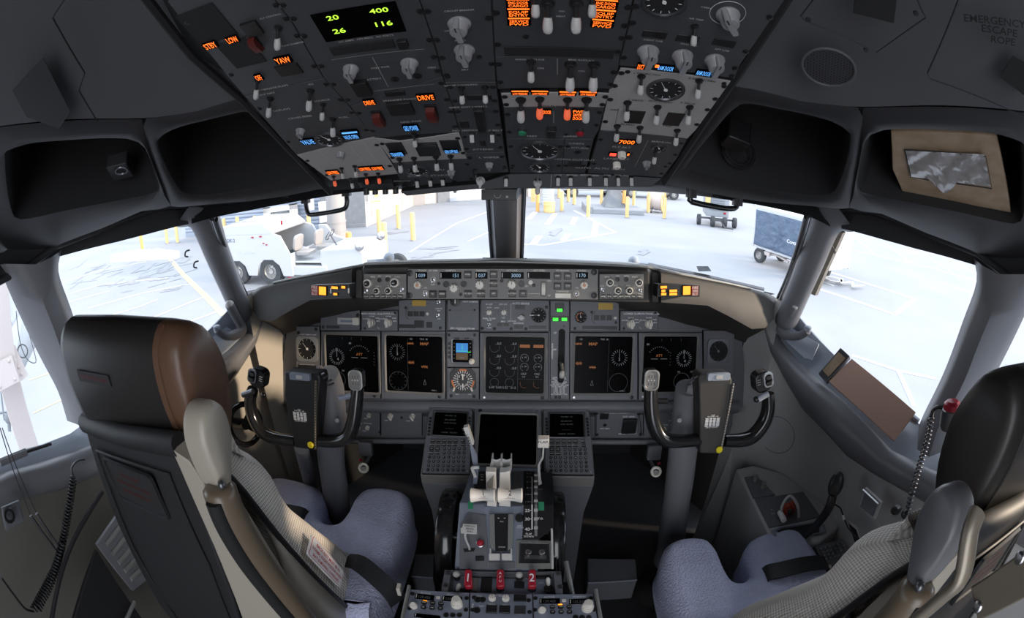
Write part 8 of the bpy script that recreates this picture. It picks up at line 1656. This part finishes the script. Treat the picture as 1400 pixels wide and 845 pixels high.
    # upholstered arm pod folded along the frame
    P = [PX(298, 663, -.345), PX(312, 700, -.345), PX(340, 750, -.345), PX(372, 795, -.345), PX(412, 845, -.345), PX(450, 890, -.345)]
    m = MB(); C_ = cr(P, 4); m.tube(C_, [.018] + [.027] * (len(C_) - 2) + [.022], 14, sx=1.0, up=(1, 0, 0)); M(m, 'folded_armrest', mat('bronze_vinyl', (.15, .115, .08), .32), XB, smooth=80)
    m = MB(); m.tube([p + V((.002, -.024, -.012)) for p in C_], .013, 8); M(m, 'armrest_gap_shade', 'blackm', XB, smooth=80)  # black tube stands in for the shade between frame and armrest
    m = MB(); m.sphere(P[0] + V((.016, -.008, .010)), .007, sc=(1, 1, 1)); M(m, 'armrest_button', 'dsteel', XB)
    # cushion side panel (riveted) and woven cover
    bk = [PX(298, 640, -.36), PX(330, 672, -.358), PX(380, 735, -.357), PX(430, 790, -.356), PX(487, 845, -.355), PX(530, 892, -.355)]
    fr = [PX(300, 612, -.37), PX(362, 641, -.375), PX(395, 695, -.38), PX(436, 729, -.385), PX(476, 762, -.385), PX(500, 803, -.385)]
    rear = [V((-.37, .485, 1.02)), V((-.365, .485, .93)), V((-.362, .485, .78)), V((-.36, .46, .62)), V((-.358, .48, .47)), V((-.357, .50, .33))]
    m = MB(); m.grid([cr(rear, 3), cr(bk, 3)]); M(m, 'riveted_side_panel', 'tan', XB, smooth=60, solid=.006)
    m = MB(); 
    for i in range(17): p = cr(bk, 4)[2 + i]; q_ = cr(rear, 4)[2 + i]; pt = p.lerp(q_, .10) + V((.004, 0, 0)); m.sphere(pt, .0022, 6, 4)
    tag(M(m, 'rivets', 'gauge', XB), kind='stuff')
    m = MB(); m.tube([p + V((.004, 0, 0)) for p in cr(bk, 3)], .007, 6); M(m, 'edge_piping', 'black', XB, smooth=80)
    # woven backrest: cross-section wraps from the inboard edge over the front to the outboard side
    rows = []; Bk, Fr = cr(bk, 5), cr(fr, 5); Re = cr(rear, 5)
    for b0, f0, r0 in zip(Bk, Fr, Re):
        w_ = -.735; r = [b0, b0.lerp(f0, .35) + V((.004, 0, .0)), b0.lerp(f0, .8) + V((.004, 0, 0)), f0 + V((0, 0, 0)), f0 + V((-.035, .012, .012)), f0 + V((-.075, -.005, .0)), f0 + V((-.13, -.045, -.01)), f0 + V((-.20, -.055, -.01)), f0 + V((-.27, -.03, 0)), f0 + V((-.32, .005, .005)), f0 + V((-.352, -.03, 0)), V((w_, b0.y, b0.z)), V((w_, r0.y, r0.z))]
        r = [r[0], r[1], r[2]] + [V((p.x, max(p.y, .49) if p.z > .80 else max(p.y, .47), p.z)) for p in r[3:]]
        rows.append(cr(r, 3))
    top = rows[0]; c = sum(top, V((0, 0, 0))) / len(top); cap = [p.lerp(V((p.x, .50, 1.0)), .5) + V((0, 0, .012)) for p in top]; cap2 = [V((p.x, .50, .975)) for p in top]
    m = MB(); m.grid([cap2, cap] + rows, (1.0, 1.0)); o = M(m, 'woven_backrest', 'perforated_seat_cover', XB, smooth=70)
    # placard on the woven side
    if not extra:
        q = [PX(428.4, 730.5, -.352), PX(471, 781, -.352), PX(464, 805, -.352), PX(422, 758, -.352)]; q = [p + (CAM - p).normalized() * .022 for p in q]; ex = (q[1] - q[0]).normalized(); ez = ex.cross(q[3] - q[0]).normalized(); ez = -ez if ez.dot(CAM - q[0]) < 0 else ez; ey = ez.cross(ex); c = sum(q, V((0, 0, 0))) / 4; F = Matrix(((ex.x, ey.x, ez.x, c.x), (ex.y, ey.y, ez.y, c.y), (ex.z, ey.z, ez.z, c.z), (0, 0, 0, 1)))
        L_ = (q[1] - q[0]).length; H_ = abs((q[3] - q[0]).dot(ey)); m = MB(); m.slab(L_, H_, -.004, .0, .005, F=F); m.k = 1; m.loft([[F @ V((p[0], p[1], z)) for p in rrect(L_ * k, H_ * k2, .004, 3)] for k, k2, z in ((.97, .93, .0004), (.95, .90, .0006))], False)
        for i, t in enumerate(('BACK REST MUST BE IN', 'NORMAL FLIGHT POSITION WHEN', 'SEAT IS MOVING OUTBOARD')): m.text(t, H_ * .16, (0, H_ * (.27 - i * .27), .0006), F, w=L_ * (.72, .88, .8)[i])
        M(m, 'warning_placard', ['white', mat('red_ink', (.55, .05, .05), .6)], XB, smooth=0)
    # sheepskin cushion with column cut-out
    o_ = [(-.80, .60), (-.805, .80), (-.79, 1.02), (-.75, 1.085), (-.66, 1.09), (-.585, 1.07), (-.560, 1.02), (-.545, .955), (-.515, .925), (-.475, .93), (-.462, .98), (-.458, 1.05), (-.43, 1.10), (-.36, 1.11), (-.295, 1.085), (-.272, 1.02), (-.272, .88), (-.278, .74), (-.29, .60)]
    o_ = [(p.x, p.y) for p in cr([V((a, b, 0)) for a, b in o_], 4)]
    def inset(L, d):
        n = len(L); out = []
        for i in range(n):
            a, b, c = V(L[i - 1]), V(L[i]), V(L[(i + 1) % n]); t = (c - a); t = t.normalized() if t.length > 1e-6 else V((1, 0)); out.append((b.x + t.y * d, b.y - t.x * d))
        return out
    A_ = sum(a[0] * b[1] - b[0] * a[1] for a, b in zip(o_, o_[1:] + o_[:1])); sg = 1 if A_ < 0 else -1
    zt = lambda x, y: .0 + .012 * (abs(x + .54) / .26) ** 2
    lev = [(-.004, .27), (0, .30), (-.004, .36), (.0, .392), (.010, .410), (.024, .421), (.040, .426)]
    m = MB(); rings = []
    for d, z in lev: rings.append([V((x, y, z + (zt(x, y) if z > .38 else 0))) for x, y in inset(o_, d * sg)])
    m.loft(rings, True); M(m, 'sheepskin_cushion', 'fleece', XC, smooth=70)
    m = MB(); r0 = [V((x, y, .24)) for x, y in inset(o_, .02 * sg)]; m.loft([[p - V((0, 0, .08)) for p in r0], [V((p.x, p.y, .29)) for p in r0]], True); M(m, 'cushion_base', 'shell', XC, smooth=40)
    m = MB(); m.prism([(-.76, .50), (-.32, .50), (-.32, 1.0), (-.76, 1.0)], FZ - dz, .17); M(m, 'seat_pedestal', 'shell', X, smooth=30, bevel=.01)
    # lap belts
    def strap(px, w_, nm, zz=.44):
        P = [p if isinstance(p, V) else V(p) for p in px]; m = MB(); R2 = []
        for i, p in enumerate(P):
            t = (P[min(i + 1, len(P) - 1)] - P[max(i - 1, 0)]).normalized(); sd_ = t.cross(V((0, 0, 1))).normalized() * w_ / 2; R2.append([p - sd_ - V((0, 0, .001)), p + sd_ - V((0, 0, .001)), p + sd_ + V((0, 0, .002)), p - sd_ + V((0, 0, .002))])
        m.loft(R2, True); return M(m, nm, 'strap', XC, smooth=60)
    strap(cr([(-.82, .90, .36), (-.80, .90, .43), (-.72, .905, .448), (-.62, .91, .442), (-.575, .915, .432), (-.565, .915, .39), (-.55, .91, .30)], 3), .055, 'lap_belt')
    strap(cr([V((-.385, .75, .455)), V((-.34, .735, .475)), V((-.29, .71, .46)), V((-.25, .69, .43)), V((-.235, .68, .40))], 3), .052, 'lap_belt')
    m = MB(); m.box((-.388, .752, .458), (.014, .05, .004)); m.k = 1; m.box((-.232, .70, .43), (.010, .02, .03)); M(m, 'belt_buckle', ['steel', 'ivory'], X, bevel=.001)
    if extra:   # armrest frame box on the inboard rear, seen on the copilot seat
        m = MB(); q = [PX(1326, 803, .43), PX(1400, 752, .43), PX(1450, 725, .43), PX(1450, 790, .43), PX(1336, 850, .43)]; q = [V((p.x, p.y, p.z)) for p in q]; m.loft([[p + V((.05, 0, 0)) for p in q], q], True); m.k = 1
        for p in (q[0].lerp(q[4], .3) + V((-.001, -.012, 0)), PX(1394, 763, .43)): m.lathe([(.006, -.002), (.006, .002), (.0001, .003)], 10, frame_z(p, (-1, 0, 0)))
        m.mk('inboard_frame_box', ['frame', 'steel'], T, bevel=.004)
        m = MB(); m.tube(cr([PX(1255, 845, .41), PX(1290, 815, .41), PX(1315, 790, .41), PX(1326, 730, .41), PX(1337, 700, .42)], 4), .012, 10, sx=.6); m.mk('curved_bracket', 'frame', T, smooth=80)
    return T
seat(-1, 0, 0, 0, 'left pilot seat with brown leather headrest side and cream woven backrest')
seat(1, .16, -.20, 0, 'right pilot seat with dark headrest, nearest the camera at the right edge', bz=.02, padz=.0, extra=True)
# ---------------------------------------------------------------- camera object, light, render settings
cd = bpy.data.cameras.new('camera'); co = bpy.data.objects.new('camera', cd); COL.objects.link(co)
cd.type = 'PANO'; cd.sensor_fit = 'HORIZONTAL'; cd.sensor_width = 36; cd.clip_start = .01; cd.clip_end = 500
SC.render.engine = 'CYCLES'
_k = cd if hasattr(cd, 'panorama_type') else cd.cycles
_k.panorama_type = 'FISHEYE_EQUISOLID'; _k.fisheye_lens = FPX * 36 / 1400; _k.fisheye_fov = pi
co.location = CAM
co.rotation_euler = (Matrix.Rotation(YAW, 3, 'Z') @ Matrix.Rotation(pi / 2 - PITCH, 3, 'X')).to_euler()
SC.camera = co
w = bpy.data.worlds.new('world'); SC.world = w; w.use_nodes = True; nt = w.node_tree
bg = nt.nodes['Background']; bg.inputs[0].default_value = (.80, .88, 1.0, 1); bg.inputs[1].default_value = 2.2
def light(name, kind, loc, energy, col, rot=None, size=None, sizey=None, angle=None):
    l = bpy.data.lights.new(name, kind); l.energy = energy; l.color = col
    if kind == 'AREA': l.shape = 'RECTANGLE'; l.size = size; l.size_y = sizey or size
    if angle: l.angle = angle
    o = bpy.data.objects.new(name, l); COL.objects.link(o); o.location = loc
    if rot is not None: o.rotation_euler = V(rot).to_track_quat('-Z', 'Y').to_euler()
    return o
light('sun', 'SUN', (30, 10, 6), 3.6, (1, .80, .60), rot=(-.95, .20, -.19), angle=radians(3))
# added soft fill from behind the camera, no source seen there
light('rear_fill_light', 'AREA', (.1, -1.1, 1.2), 4, (1, .88, .74), rot=(0, 1, -.15), size=.75, sizey=1.6)
SC.view_settings.view_transform = 'Standard'; SC.view_settings.look = 'None'; SC.view_settings.gamma = 1
SC.view_settings.exposure = 0.42; SC.view_settings.use_curve_mapping = False
SC.cycles.max_bounces = 8; SC.cycles.diffuse_bounces = 4; SC.cycles.glossy_bounces = 3; SC.cycles.transparent_max_bounces = 12
SC.cycles.caustics_reflective = False; SC.cycles.caustics_refractive = False; SC.cycles.sample_clamp_indirect = 6
